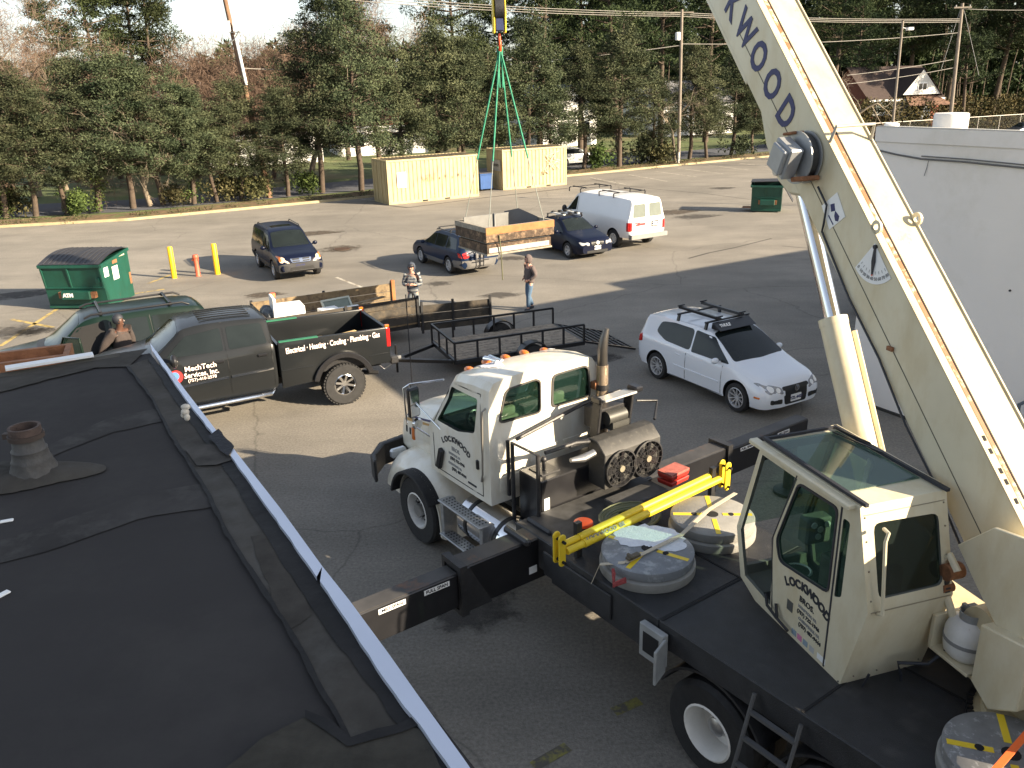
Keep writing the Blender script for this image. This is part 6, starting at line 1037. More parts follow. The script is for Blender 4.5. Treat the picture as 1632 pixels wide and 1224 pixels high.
# ---------------------------------------------------------------- containers, bin, dumpsters, bollards
cst = mat('tan_container_paint', (.42, .35, .2), .6, 0, .07, .8, col2=(.22, .13, .06), thr=(.66, .74), scale2=2.6); crf = mat('container_roof', (.16, .12, .075), .8, 0, .4, 2, col2=(.3, .24, .13), thr=(.5, .6))
def corr(x0_, x1_, z0, z1, y, d, pitch=.27):
    mb = MB(); xs = []; x = x0_; 
    while x < x1_-.01:
        for dx, dy in ((0, 0), (.07, 0), (.11, -d), (.2, -d), (.24, 0)): 
            if x+dx <= x1_: xs.append((x+dx, y-dy))
        x += pitch
    xs.append((x1_, y)); 
    for (a, b), (c_, d_) in zip(xs[:-1], xs[1:]): mb.quad((a, b, z0), (c_, d_, z0), (c_, d_, z1), (a, b, z1))
    return mb
def container(p, ang, Lc_, label, doors):
    M = frame((p.x, p.y, 0), ang); t = thing('shipping_container', label, 'shipping container', M, 'tan shipping containers at the back of the lot')
    B = lambda nm, mb, m, par=t, **k: build(nm, mb, m, par, M=M, **k)
    wall_ = corr(.1, Lc_-.1, .16, 2.45, .02, .036); b2_ = corr(.1, Lc_-.1, .16, 2.45, 0, -.036); b2_.v = [(x, 2.42-y, z) for x, y, z in b2_.v]; n0 = len(wall_.v); wall_.v += b2_.v; wall_.f += [[i+n0 for i in f] for f in b2_.f]; wall_.mi += b2_.mi
    e_ = corr(.1, 2.34, .16, 2.45, 0, -.036, .27)
    for xx, sg in ((Lc_-.02, 1), (.03, -1)):
        n0 = len(wall_.v); wall_.v += [(xx+y*sg, x, z) for x, y, z in e_.v]; wall_.f += [[i+n0 for i in f] for f in e_.f]; wall_.mi += e_.mi
    B('side_wall', wall_, cst, fixn=False, smooth=0)
    mb = MB()
    for x in (0, Lc_-.1):
        for y in (0, 2.34): mb.b2(x, x+.1, y, y+.1, 0, 2.59)
    for z0, z1 in ((0, .16), (2.45, 2.57)):
        for y in (0, 2.36): mb.b2(.1, Lc_-.1, y, y+.08, z0, z1)
        for x in (0, Lc_-.08): mb.b2(x, x+.08, .1, 2.34, z0, z1)
    B('frame', mb, cst, bevel=.01); rf = corr(.1, Lc_-.1, .06, 2.38, 0, -.03, .24); B('roof', MB().add([(x, z, 2.56+y) for x, y, z in rf.v], rf.f), crf, fixn=False, smooth=0)
    [B('fork_pocket', MB().b2(x, x+.36, -.004, .02, .03, .12), dark) for x in (Lc_*.36, Lc_*.36+1.5)]
    if doors: B('door', MB().b2(-.03, 0, .12, 1.2, .16, 2.45).b2(-.03, 0, 1.23, 2.32, .16, 2.45), cst, bevel=.01); mb = MB(); [mb.cyl((-.06, y, .1), (-.06, y, 2.5), .02) for y in (.35, .85, 1.55, 2.05)]; B('lock_rod', mb, cst)
    return t, M, B
pa = G(620.4, 327); tA, MA, BA = container(pa, 29.2, 6.06, 'tan corrugated container with a white notice near its left end', True)
nt_ = BA('notice', MB().b2(.62, 1.2, -.012, -.006, .95, 1.85), white); BA('lettering', text_mb('8X20\n6X12', .15, (.91, -.014, 1.15), (1, 0, 0), (0, 0, 1), .004), navy, nt_, fixn=False, smooth=0); BA('lettering', text_mb('^', .2, (.91, -.014, 1.6), (1, 0, 0), (0, 0, 1), .001), greyl, nt_, fixn=False, smooth=0)
gf = mat('faded_graffiti', (.2, .15, .08), .8); mb = MB(); rr_ = random.Random(3)
for k in range(7): mb.tube([(2.3+.12*k+rr_.uniform(-.1, .1), -.022, 1.4+rr_.uniform(-.25, .25)) for _ in range(4)], .008, 4)
[mb.box((3.4+.43*k, -.02, 1.32+.12*(k % 2)), (.05, .01, .14)) for k in range(5)]; BA('graffiti', mb, gf)
pb_ = G(802, 303.4); tB, MB_, BB = container(pb_, 26.2, 4.85, 'tan corrugated container with white graffiti at its right end, behind the slings', False)
mb = MB(); 
for k in range(9): mb.tube([(3.5+rr_.uniform(-.35, .9), -.022, 1.65+rr_.uniform(-.6, .6)) for _ in range(5)], .014, 4)
mb.tube([(2.9, -.022, .75), (2.95, -.022, 1.05), (3.1, -.022, .8), (3.15, -.022, 1.1), (3.4, -.022, .85)], .03, 4); BB('graffiti', mb, mat('white_graffiti', (.7, .65, .5), .8)); nt_ = BB('notice', MB().b2(-.03, -.02, .25, 1.7, 1.2, 1.9), mat('notice_grey', (.35, .35, .34), .7)); BB('lettering', text_mb('10X20 8X20', .2, (-.036, .95, 1.55), (0, -1, 0), (0, 0, 1), .006, sx=.8), ink, nt_, fixn=False, smooth=0)
p = G(768, 305); M = frame((p.x, p.y, 0), 27); t = thing('blue_bin', 'blue commercial bin between the two tan containers', 'bin', M); build('bin_body', MB().box((.35, .4, .62), (.85, .8, 1.0), taper=1.08).box((.35, .4, 1.05), (.98, .92, .06)), mat('blue_bin_paint', (.02, .07, .22), .45), t, M=M, bevel=.02); build('lid', MB().box((.35, .42, 1.14), (1.0, .95, .06)), mat('dark_lid', (.05, .05, .06), .5), t, M=M, bevel=.02); build('castor', MB().cyl((0, .1, .08), (.06, .1, .08), .07).cyl((.62, .1, .08), (.68, .1, .08), .07), rubber, t, M=M)
dgn = mat('dumpster_green', (.007, .062, .044), .45, 0, .12, 1.5, col2=(.07, .06, .03), thr=(.66, .74), scale2=2.5); lidm = mat('black_plastic_lid', (.03, .03, .034), .5, 0, .2, 5, bump=.3)
def dumpster(p, ang, w_, d, hf, hb, label, openlid, name='dumpster'):
    M = frame((p.x, p.y, 0), ang); t = thing(name, label, 'dumpster', M, 'green dumpsters in the lot'); B = lambda nm, mb, m, par=t, **k: build(nm, mb, m, par, M=M, **k)
    prof = [(.06, .06), (d-.02, .06), (d, hb), (-.1, hf), (0, .75)]
    pr2 = [(.1, .12), (d-.08, .12), (d-.06, hb+.2), (-.05, hf+.2), (.05, .78)]
    B('bin_body', cut(MB().prism(prof, 0, w_, 'x'), [MB().prism(pr2, .05, w_-.05, 'x')]), dgn)
    mb = MB(); mb.bar((-.04, -.12, hf-.03), (w_+.04, -.12, hf-.03), .07, .1); mb.bar((-.04, -.12, hf-.03), (-.04, d, hb-.03), .06, .1); mb.bar((w_+.04, -.12, hf-.03), (w_+.04, d, hb-.03), .06, .1); mb.bar((0, -.005, .74), (w_, -.005, .74), .05, .05); mb.bar((0, .05, .1), (w_, .05, .1), .08, .1)
    for x in (.03, w_*.45, w_-.03): mb.bar((x, .0, .76), (x, -.11, hf-.08), .06, .05)
    B('rim', mb, dgn, bevel=.008)
    fp_ = MB().b2(w_*.3, w_*.78, -.2, .02, .38, .66); B('fork_pocket', fp_, dgn, bevel=.02); B('pocket_end', MB().b2(w_*.24, w_*.3, -.13, .02, .42, .62).b2(w_*.78, w_*.85, -.13, .02, .42, .62), rust)
    if not openlid:
        mb = MB(); 
        for k in range(2):
            x0_, x1_ = k*w_/2-.02, (k+1)*w_/2+.02; n = 9; v = []
            for j in range(n): tt_ = j/(n-1); yy = -.14+(d+.16)*tt_; zz = hf+(hb-hf)*tt_+.04+.13*math.sin(math.pi*tt_); v += [(x0_, yy, zz), (x1_, yy, zz)]
            mb.add(v, [(2*j, 2*j+1, 2*j+3, 2*j+2) for j in range(n-1)]); mb.add([(a, b, c_-.03) for a, b, c_ in v], [(2*j, 2*j+2, 2*j+3, 2*j+1) for j in range(n-1)])
            for q in range(1, 6): mb.tube([(x0_+(x1_-x0_)*q/6, -.12+(d+.1)*j/6, hf+(hb-hf)*j/6+.05+.13*math.sin(math.pi*j/6)) for j in range(7)], .012, 5)
        B('lid', mb, lidm, fixn=False)
    else: B('lid', MB().bar((-.08, d*.5, hb+.03), (w_+.02, d*.5, hb+.08), d*1.0, .04), lidm, bevel=.01); B('hanging_lid', MB().bar((w_+.04, d*.4, hf), (w_+.55, d*.4, .55), d*.8, .03), lidm); B('side_flap', MB().b2(-.45, 0, .2, .8, .18, .2), rust)
    return t, M, B
pd1 = G(80, 494); tD, MD, BD = dumpster(pd1, -5, 2.05, 1.75, 1.5, 1.72, 'green front-load dumpster lettered ATM with a closed black lid, left side', False)
BD('lettering', text_mb('ATM', .17, (.86, -.205, .53), (1, 0, 0), (0, 0, 1), .01), whitel, fixn=False, smooth=0); BD('sticker', MB().b2(2.05, 2.054, .12, .38, 1.05, 1.36), white); BD('sticker', MB().b2(2.05, 2.054, .62, .98, .85, 1.3), mat('worn_notice', (.6, .62, .55), .7, 0, .2, 10)); BD('sticker', MB().b2(2.09, 2.095, 1.05, 1.45, 1.55, 1.66), mat('cream_sticker', (.65, .58, .38), .7)); BD('rust_patch', MB().b2(2.051, 2.056, .7, 1.0, 1.38, 1.5).b2(2.051, 2.056, 1.6, 1.72, .5, .9), rust); BD('latch', MB().box((1.9, -.1, 1.0), (.12, .05, .14)), dgn)
dumpster(G(1196, 338), -19, 1.5, 1.3, 1.35, 1.5, 'green dumpster with its lid hanging off one side, left of the crane boom', True)
for (a, b, h, m_, lab) in (((278, 443), (270, 393), 1.21, ylw, 'yellow round bollard nearest the green dumpster'), ((347, 437), (340, 388), 1.2, ylw, 'yellow round bollard beside the blue compact SUV'),):
    p = G(*a); M = frame((p.x, p.y, 0), 0); build('bollard', MB().lathe([(.001, 0), (.1, 0), (.1, h-.04), (.085, h-.01), (.001, h)], (0, 0, 0), 'z', 24), mat('bollard_yellow', (.85, .5, .01), .45, 0, .05, 4), M=M, smooth=50, label=lab, cat='bollard', group='yellow bollards in the lot')
p = G(316, 440); M = frame((p.x, p.y, 0), 0); t = thing('red_standpipe', 'short faded red standpipe between the two yellow bollards', 'standpipe', M); rp_ = mat('faded_red', (.5, .1, .05), .55, 0, .15, 6); build('pipe', MB().lathe([(.001, 0), (.11, 0), (.09, .03), (.085, .72), (.001, .72)], (0, 0, 0), 'z', 20), rp_, t, M=M, smooth=50); build('cap', MB().lathe([(.001, .7), (.11, .7), (.12, .76), (.09, .83), (.001, .84)], (0, 0, 0), 'z', 20).cyl((-.14, 0, .64), (.1, 0, .64), .05), rp_, t, M=M, smooth=50)
p = G(1081, 262); build('white_post', MB().cyl((0, 0, 0), (0, 0, .95), .09, n=16), mat('post_white', (.6, .58, .52), .7), M=frame((p.x, p.y, 0), 0), bevel=.01, label='short white post at the back kerb below the utility pole', cat='post')
# ---------------------------------------------------------------- trailers
dwood = mat('dark_wood', (.05, .043, .035), .85, 0, .4, 3, bump=.4, bscale=20, col2=(.13, .1, .065), thr=(.52, .7), scale2=2.5); lwood = mat('weathered_wood', (.22, .16, .09), .85, 0, .3, 3, bump=.4, col2=(.09, .065, .045), thr=(.5, .65)); deckw = mat('trailer_deck_wood', (.3, .25, .19), .9, 0, .3, 4, col2=(.12, .1, .08), thr=(.5, .65), bump=.3)
A_ = G(450, 510, 1.2); TM = frame((-6.15, 20.55, 0), 27.5); t = thing('cargo_trailer', 'high-sided dark wooden trailer with junk load, behind the charcoal pickup', 'trailer', TM); TR = lambda nm, mb, m, par=t, **k: build(nm, mb, m, par, M=TM, **k)
LW, LL = 2.0, 4.1
for y in (0, LW):
    mb = MB(); [mb.b2(0, LL, y-.02, y+.02, .55+.24*k, .55+.24*k+.225) for k in range(3)]; TR('side_boards', mb, dwood if y == 0 else lwood, bevel=.006)
    [TR('stake', MB().b2(x-.035, x+.035, y-.06 if y == 0 else y+.02, y-.02 if y == 0 else y+.06, .4, 1.3), black) for x in (.03, LL/2, LL-.03)]
mb = MB(); [mb.b2(-.02, .02, 0, LW, .55+.24*k, .55+.24*k+.225) for k in range(3)]; TR('front_boards', mb, dwood, bevel=.006); TR('floor', MB().b2(0, LL, 0, LW, .5, .55), lwood); TR('frame', MB().b2(0, LL, .05, .15, .38, .5).b2(0, LL, LW-.15, LW-.05, .38, .5).bar((0, .3, .42), (-1.3, 1.0, .42), .08).bar((0, 1.7, .42), (-1.3, 1.0, .42), .08), black)
gm_ = MB(); [gm_.bar((LL+.02, -.03, .3+.24*k+.11), (LL+2.0, -.42, .3+.24*k+.11), .04, .225) for k in range(3)]; go_ = TR('open_gate', gm_, dwood, bevel=.006); [TR('stake', MB().bar((LL+.02+2*f, -.07-.39*f, .22), (LL+.02+2*f, -.07-.39*f, 1.12), .06, .05), black, go_) for f in (.02, .45, .98)]; TR('gate_post', MB().b2(LL-.05, LL+.05, LW-.08, LW+.04, .5, 1.35), wood)
for y in (-.16, LW+.16):
    w_ = TR('wheel', MB().lathe([(.17, -.1), (.33, -.1), (.35, -.07), (.35, .07), (.33, .1), (.17, .1)], (2.4, y, .35), 'y', 28, closed=True), rubber); TR('rim', MB().cyl((2.4, y-.06, .35), (2.4, y+.06, .35), .17, n=20), rimw, w_); TR('mudguard', MB().prism([(2.4+.44*math.cos(a), .35+.44*math.sin(a)) for a in np.linspace(0, math.pi, 14)]+[(2.4+.41*math.cos(a), .35+.41*math.sin(a)) for a in np.linspace(math.pi, 0, 14)], y-.13, y+.13), black)
def cargo(name, label, cat, x, y, z, rz=0): M = TM @ frame((x, y, z), rz); o = thing(name, label, cat, M); return o, M
o, M = cargo('white_appliance', 'white box-shaped appliance at the front of the wooden trailer', 'appliance', .72, .62, .56, -4); build('cabinet', MB().box((0, 0, .42), (.72, .66, .84)), mat('appliance_white', (.82, .82, .8), .4), o, M=M, bevel=.02); build('back_panel', MB().prism([(-.36, .02), (-.36, 1.1), (-.44, 1.12), (-.46, .02)], -.34, .3), MATS['appliance_white'], o, M=M, bevel=.01)
o, M = cargo('bagged_junk', 'dark bagged junk behind the white appliance', 'bag', .22, .8, .56); mb = MB(); [mb.ball((rr_.uniform(-.1, .1), rr_.uniform(-.3, .3), .25+rr_.uniform(0, .45)), (.18, .22, .2), 9, 6) for _ in range(9)]; build('bag', mb, mat('bag_dark', (.07, .08, .09), .35, 0, .5, 10, bump=.8), o, M=M, smooth=0)
o, M = cargo('orange_marker', 'small orange cap sticking up behind the white appliance', 'cap', .45, 1.2, .56); build('cap', MB().cyl((0, 0, 0), (0, 0, .98), .05).cyl((0, 0, .95), (0, 0, 1.06), .08, n=16), mat('orange_cap', (.85, .16, .06), .5), o, M=M, bevel=.01)
o, M = cargo('white_carton', 'low white carton next to the window frame in the wooden trailer', 'carton', 1.75, .55, .56, 5); build('carton', MB().box((0, 0, .3), (.5, .4, .6)).box((.45, 0, .5), (.9, .35, .06)), MATS['appliance_white'], o, M=M, bevel=.01)
o, M = cargo('window_frame', 'old pale window frame leaning on the load in the wooden trailer', 'window frame', 2.1, .85, 1.05, 8); fr_ = ringbox(.42, .3, -.02, .03, .05); Rm = Matrix.Rotation(R(50), 4, 'X'); fr_.xf(Rm); build('frame', fr_, mat('frame_grey', (.4, .42, .36), .6), o, M=M); build('pane', MB().b2(-.38, .38, -.26, .26, 0, .006).xf(Rm), mat('dull_pane', (.15, .18, .15), .2), o, M=M)
o, M = cargo('junk_boards', 'loose brown boards piled in the middle of the wooden trailer', 'boards', 2.7, .9, .56); mb = MB(); [mb.box((rr_.uniform(-.8, .9), rr_.uniform(-.5, .5), .05+.05*k), (rr_.uniform(.6, 1.3), .14, .03), rz=rr_.uniform(-25, 25)) for k in range(9)]; build('board', mb, lwood, o, M=M)
pkM = PK.M; o = build('timber', MB().bar((-1.3, .3, 1.32), (-2.6, .0, 1.36), .09, .04), mat('fresh_timber', (.5, .36, .17), .8), M=pkM, bevel=.003, label='pale timber board lying across the pickup bed', cat='timber')
# utility trailer
p0 = G(678, 523, .9); UM = frame((p0.x+.82, p0.y-1.46, 0), 22); UL, UW = 3.45, 1.85
t2 = thing('utility_trailer', 'low black steel utility trailer with plank deck and ramp gate, behind the crane truck cab', 'trailer', UM); UT = lambda nm, mb, m, par=t2, **k: build(nm, mb, m, par, M=UM, **k)
mb = MB()
for k in range(9): y = .04+k*.2; mb.b2(.04, UL-.04, y, y+.185, .46, .5)
UT('deck_boards', mb, deckw)
mb = MB(); 
for y in (0, UW): mb.bar((0, y, .92), (UL, y, .92), .05); mb.bar((0, y, .44), (UL, y, .44), .06, .1); [mb.bar((x, y, .46), (x, y, .92), .045) for x in np.linspace(0, UL, 7)]
mb.bar((0, 0, .92), (0, UW, .92), .05); mb.bar((0, 0, .44), (0, UW, .44), .06, .1); mb.bar((UL, 0, .44), (UL, UW, .44), .06, .1); [mb.bar((0, y, .46), (0, y, .92), .04) for y in (UW/3, 2*UW/3)]; UT('rails', mb, blackp)
mb = MB().bar((0, .15, .42), (-1.25, UW/2, .42), .08).bar((0, UW-.15, .42), (-1.25, UW/2, .42), .08).bar((-1.0, UW/2, .42), (-1.75, UW/2, .44), .1, .08).cyl((-1.2, UW/2, .1), (-1.2, UW/2, .8), .03); UT('tongue', mb, blackp); UT('tongue_chain', MB().tube([(-1.7, UW/2, .42), (-1.5, UW/2+.1, .2), (-1.2, UW/2+.05, .38)], .015), alu); UT('jack_plate', MB().box((-1.35, UW/2-.05, .5), (.5, .02, .07)), galv)
mb = MB(); G0, G1 = Vector((UL+.04, 0, .46)), Vector((UL+1.5, 0, .06))
for y in (0, UW): mb.bar(G0+Vector((0, y, 0)), G1+Vector((0, y, 0)), .05)
for k in range(8): q = G0+(G1-G0)*(k/7); mb.bar(q, q+Vector((0, UW, 0)), .04)
mb.bar(G0, G1+Vector((0, UW/2, 0)), .03); mb.bar(G0+Vector((0, UW, 0)), G1+Vector((0, UW/2, 0)), .03); UT('ramp_gate', mb, blackp)
for y in (-.17, UW+.17):
    w_ = UT('wheel', MB().lathe([(.17, -.09), (.31, -.09), (.33, -.06), (.33, .06), (.31, .09), (.17, .09)], (1.95, y, .33), 'y', 28, closed=True), rubber); UT('rim', MB().cyl((1.95, y-.05, .33), (1.95, y+.05, .33), .17, n=20), galv, w_); UT('mudguard', MB().prism([(1.95+.42*math.cos(a), .35+.4*math.sin(a)) for a in np.linspace(0, math.pi, 14)]+[(1.95+.39*math.cos(a), .35+.37*math.sin(a)) for a in np.linspace(math.pi, 0, 14)], y-.13, y+.13), blackp)
# ---------------------------------------------------------------- people
def skinned(chains, levels=2):
    """chains: list of polylines [(co, r), ...]; shared coordinates are welded so the body is one surface"""
    idx = {}; vs_, rs_, es = [], [], []
    def vid(co, r):
        k = tuple(round(c_, 4) for c_ in co)
        if k not in idx: idx[k] = len(vs_); vs_.append(co); rs_.append(r)
        return idx[k]
    for ch in chains:
        ids = [vid(co, r) for co, r in ch]; es += list(zip(ids[:-1], ids[1:]))
    me = bpy.data.meshes.new('sk'); me.from_pydata(vs_, es, []); o_ = bpy.data.objects.new('sk', me); COL.objects.link(o_)
    md = o_.modifiers.new('s', 'SKIN'); md.use_smooth_shade = True; md.branch_smoothing = .6
    sv = me.skin_vertices[0].data
    for i, r in enumerate(rs_): sv[i].radius = (r, r) if not isinstance(r, tuple) else r
    seen = set(); adj = {i: [] for i in range(len(vs_))}
    for a, b in es: adj[a].append(b); adj[b].append(a)
    for i in range(len(vs_)):
        if i in seen: continue
        sv[i].use_root = True; st_ = [i]
        while st_:
            q = st_.pop()
            if q in seen: continue
            seen.add(q); st_ += adj[q]
    sb = o_.modifiers.new('ss', 'SUBSURF'); sb.levels = sb.render_levels = levels
    dg = bpy.context.evaluated_depsgraph_get(); dg.update(); m2 = bpy.data.meshes.new_from_object(o_.evaluated_get(dg)); r_ = MB(); r_.v = [tuple(v.co) for v in m2.vertices]; r_.f = [list(p.vertices) for p in m2.polygons]; r_.mi = [0]*len(r_.f)
    bpy.data.objects.remove(o_); bpy.data.meshes.remove(me); bpy.data.meshes.remove(m2); return r_
def person(label, M, J, top, trousers, skin_, hood, hair=None, shoe=None, stripe=None, headturn=0, cap=None, bulk=1.):
    """J: joints in the figure's frame (facing +x)"""
    t = thing('person', label, 'person', M); V_ = lambda k: tuple(J[k]); B = lambda nm, mb, m, par=t, **k: build(nm, mb, m, par, M=M, smooth=80, **k)
    pel, che, nek, hea = V_('pelvis'), V_('chest'), V_('neck'), V_('head')
    ch = [[(pel, .13), (che, .15), (nek, .06), ((hea[0], hea[1], hea[2]-.07), .07), (hea, .092), ((hea[0]-.005, hea[1], hea[2]+.07), .075)]]
    for s in 'lr':
        ch += [[(che, .15), (V_('sh'+s), .06), (V_('el'+s), .042), (V_('wr'+s), .028), (V_('ha'+s), .034)], [(pel, .13), (V_('hp'+s), .085), (V_('kn'+s), .058), (V_('an'+s), .036), (tuple((Vector(J['an'+s])*.55+Vector(J['to'+s])*.45)), .026)]]
        w_, h_ = Vector(J['wr'+s]), Vector(J['ha'+s]); d = (h_-w_).normalized(); sd_ = d.cross(Vector((1, 0, .2))).normalized()
        for k in range(4):
            b0 = h_+sd_*(k-1.5)*.02; L_f = (.07, .08, .075, .06)[k]; ch.append([(tuple(b0), .011), (tuple(b0+d*L_f*.55+Vector((.01, 0, 0))), .009), (tuple(b0+d*L_f+Vector((.03, 0, 0))), .007)])
        ch.append([(tuple(h_-d*.03+Vector((.02, 0, 0))), .011), (tuple(h_+d*.02+Vector((.05, 0, 0))), .009)])
    bd = skinned(ch); q = Matrix.Translation(hea) @ Matrix.Rotation(R(headturn), 4, 'Z')
    f = MB(); f.add([(.085, 0, .02), (.115, 0, -.018), (.09, .017, -.022), (.09, -.017, -.022)], [(0, 1, 2), (0, 3, 1), (1, 3, 2)]); f.ball((0, .09, 0), (.02, .012, .03), 8, 6); f.ball((0, -.09, 0), (.02, .012, .03), 8, 6); f.ball((.055, 0, -.075), (.03, .03, .025), 8, 6); f.xf(q)
    n0 = len(bd.v); bd.v += f.v; bd.f += [[i+n0 for i in g_] for g_ in f.f]; bd.mi += f.mi; B('body', bd, skin_)
    e = MB(); [e.ball((.083, s*.033, .015), .011, 8, 6) for s in (1, -1)]; e.ball((.092, 0, -.05), (.006, .022, .004), 8, 5); e.xf(q); B('face_features', e, ink)
    tc_ = [[(tuple(Vector(pel)+Vector((0, 0, -.13))), (.16*bulk, .19*bulk)), (pel, (.155*bulk, .185*bulk)), (che, (.16*bulk, .2*bulk)), (tuple((Vector(che)+Vector(nek))/2), .135*bulk), (tuple(Vector(nek)+Vector((0, 0, -.02))), .085)]]
    for s in 'lr': tc_ += [[(che, (.16*bulk, .2*bulk)), (V_('sh'+s), .09*bulk), (V_('el'+s), .07*bulk), (tuple(Vector(J['wr'+s])), .046)]]
    tp_ = skinned(tc_)
    if stripe: tp_.mi = [int((sum(tp_.v[i][2] for i in f_)/len(f_)*11) % 1 > .5) for f_ in tp_.f]
    B('jacket', tp_, [top, stripe] if stripe else top)
    tr_ = [[(tuple(Vector(pel)+Vector((0, 0, .04))), (.135, .165)), (tuple(Vector(pel)+Vector((0, 0, -.06))), (.14, .17))]]
    for s in 'lr': tr_ += [[(tuple(Vector(pel)+Vector((0, 0, -.06))), (.14, .17)), (V_('hp'+s), .105), (V_('kn'+s), .082), (tuple(Vector(J['an'+s])+Vector((0, 0, .02))), .07)]]
    B('trousers', skinned(tr_), trousers)
    for s in 'lr':
        a, b = Vector(J['an'+s]), Vector(J['to'+s]); m_ = skinned([[(tuple(a+(a-b)*.35+Vector((0, 0, -.035))), .045), (tuple(a+Vector((0, 0, -.03))), .05), (tuple(b), .046)]]); m_.v = [(x, y, max(z, .0)) for x, y, z in m_.v]; B('shoe', m_, shoe or ink)
    if hood:
        h_ = MB().ball((-.03, 0, .01), (.135, .118, .15), 18, 14); h_.v = [v for v in h_.v]; keep = [f_ for f_ in h_.f if not (sum(h_.v[i][0] for i in f_)/len(f_) > .045 and -.1 < sum(h_.v[i][2] for i in f_)/len(f_) < .11)]; h_.f = keep; h_.mi = [0]*len(keep); h_.xf(q); n0 = len(h_.v); c_ = skinned([[(tuple(Vector(nek)+Vector((-.02, 0, -.03))), .1), (tuple(Vector(hea)+Vector((-.04, 0, -.08))), .105)]]); h_.v += c_.v; h_.f += [[i+n0 for i in f_] for f_ in c_.f]; h_.mi += c_.mi; B('hood', h_, top, fixn=False)
    if hair: h_ = MB().ball((-.02, 0, .03), (.118, .108, .125), 16, 12); keep = [f_ for f_ in h_.f if not (sum(h_.v[i][0] for i in f_)/len(f_) > .02 and sum(h_.v[i][2] for i in f_)/len(f_) < .075) and sum(h_.v[i][2] for i in f_)/len(f_) > -.05]; h_.f = keep; h_.mi = [0]*len(keep); h_.xf(q); B('hair', h_, hair, fixn=False)
    if cap: h_ = MB().ball((0, 0, .06), (.115, .1, .075), 14, 8); h_.box((.12, 0, .055), (.1, .14, .012)); h_.xf(q); B('cap', h_, cap)
    return t, B
def std(**k):
    J = dict(pelvis=(0, 0, .95), chest=(0, 0, 1.3), neck=(0, 0, 1.48), head=(.02, 0, 1.63), shl=(0, .19, 1.4), shr=(0, -.19, 1.4), ell=(-.03, .24, 1.12), elr=(-.03, -.24, 1.12), wrl=(.05, .24, .88), wrr=(.05, -.24, .88), hal=(.07, .24, .8), har=(.07, -.24, .8), hpl=(0, .1, .88), hpr=(0, -.1, .88), knl=(.02, .11, .48), knr=(.02, -.11, .48), anl=(-.02, .11, .09), anr=(-.02, -.11, .09), tol=(.13, .12, .04), tor=(.13, -.12, .04)); J.update(k); return J
skA = mat('skin_light', (.48, .26, .19), .6, 0, .05, 8); skB = mat('skin_dark', (.085, .04, .026), .5, 0, .05, 8)
jean = mat('blue_jeans', (.07, .12, .19), .9, 0, .25, 8, bump=.3)
p = G(845, 494); person('person in grey-brown hooded sweatshirt and blue jeans standing behind the utility trailer', frame((p.x, p.y, 0), 205), std(head=(.06, .0, 1.6), neck=(.01, 0, 1.48), ell=(-.08, .27, 1.14), elr=(-.08, -.27, 1.14), wrl=(.1, .19, 1.0), wrr=(.1, -.19, 1.0), hal=(.14, .14, .98), har=(.14, -.14, .98), knl=(.1, .11, .5), anl=(.12, .12, .09), tol=(.27, .13, .04), anr=(-.14, -.11, .09), tor=(.01, -.12, .04)), mat('taupe_sweatshirt', (.11, .088, .085), .95, 0, .15, 6, bump=.4), jean, skA, True, bulk=1.12)
p = G(655, 417, 1.8); ct_ = mat('striped_jacket_blue', (.05, .062, .085), .95, 0, .4, 10); person('person in striped blue and cream hooded jacket standing behind the wooden trailer', frame((p.x, p.y, 0), 262), std(ell=(.02, .26, 1.12), elr=(.02, -.26, 1.12), wrl=(.2, .14, 1.14), wrr=(.2, -.14, 1.14), hal=(.27, .07, 1.17), har=(.27, -.07, 1.17)), ct_, mat('grey_trousers', (.13, .15, .17), .9), skA, True, bulk=1.12, stripe=mat('striped_jacket_cream', (.2, .21, .21), .95, 0, .3, 10), cap=ink)
# man in the open door of the green SUV
EM = EXPL.M; mp = EM @ Vector((-.37, 1.0, 0)); tk_, Bk = person('person with beard and brown hooded jacket standing in the green SUV door, looking up', frame((mp.x, mp.y, 0), -30) @ Matrix.Scale(1.09, 4), std(head=(.06, 0, 1.66), shr=(0, -.2, 1.42), elr=(-.1, -.36, 1.16), wrr=(-.16, -.44, .98), har=(-.17, -.47, .92), shl=(0, .2, 1.42), ell=(-.06, .3, 1.14), wrl=(.04, .33, .92), hal=(.06, .34, .84)), mat('brown_hoodie', (.048, .037, .034), .95, 0, .2, 6, bump=.4), mat('dark_trousers', (.03, .03, .035), .9), skB, False, hair=ink, headturn=45, bulk=1.22)
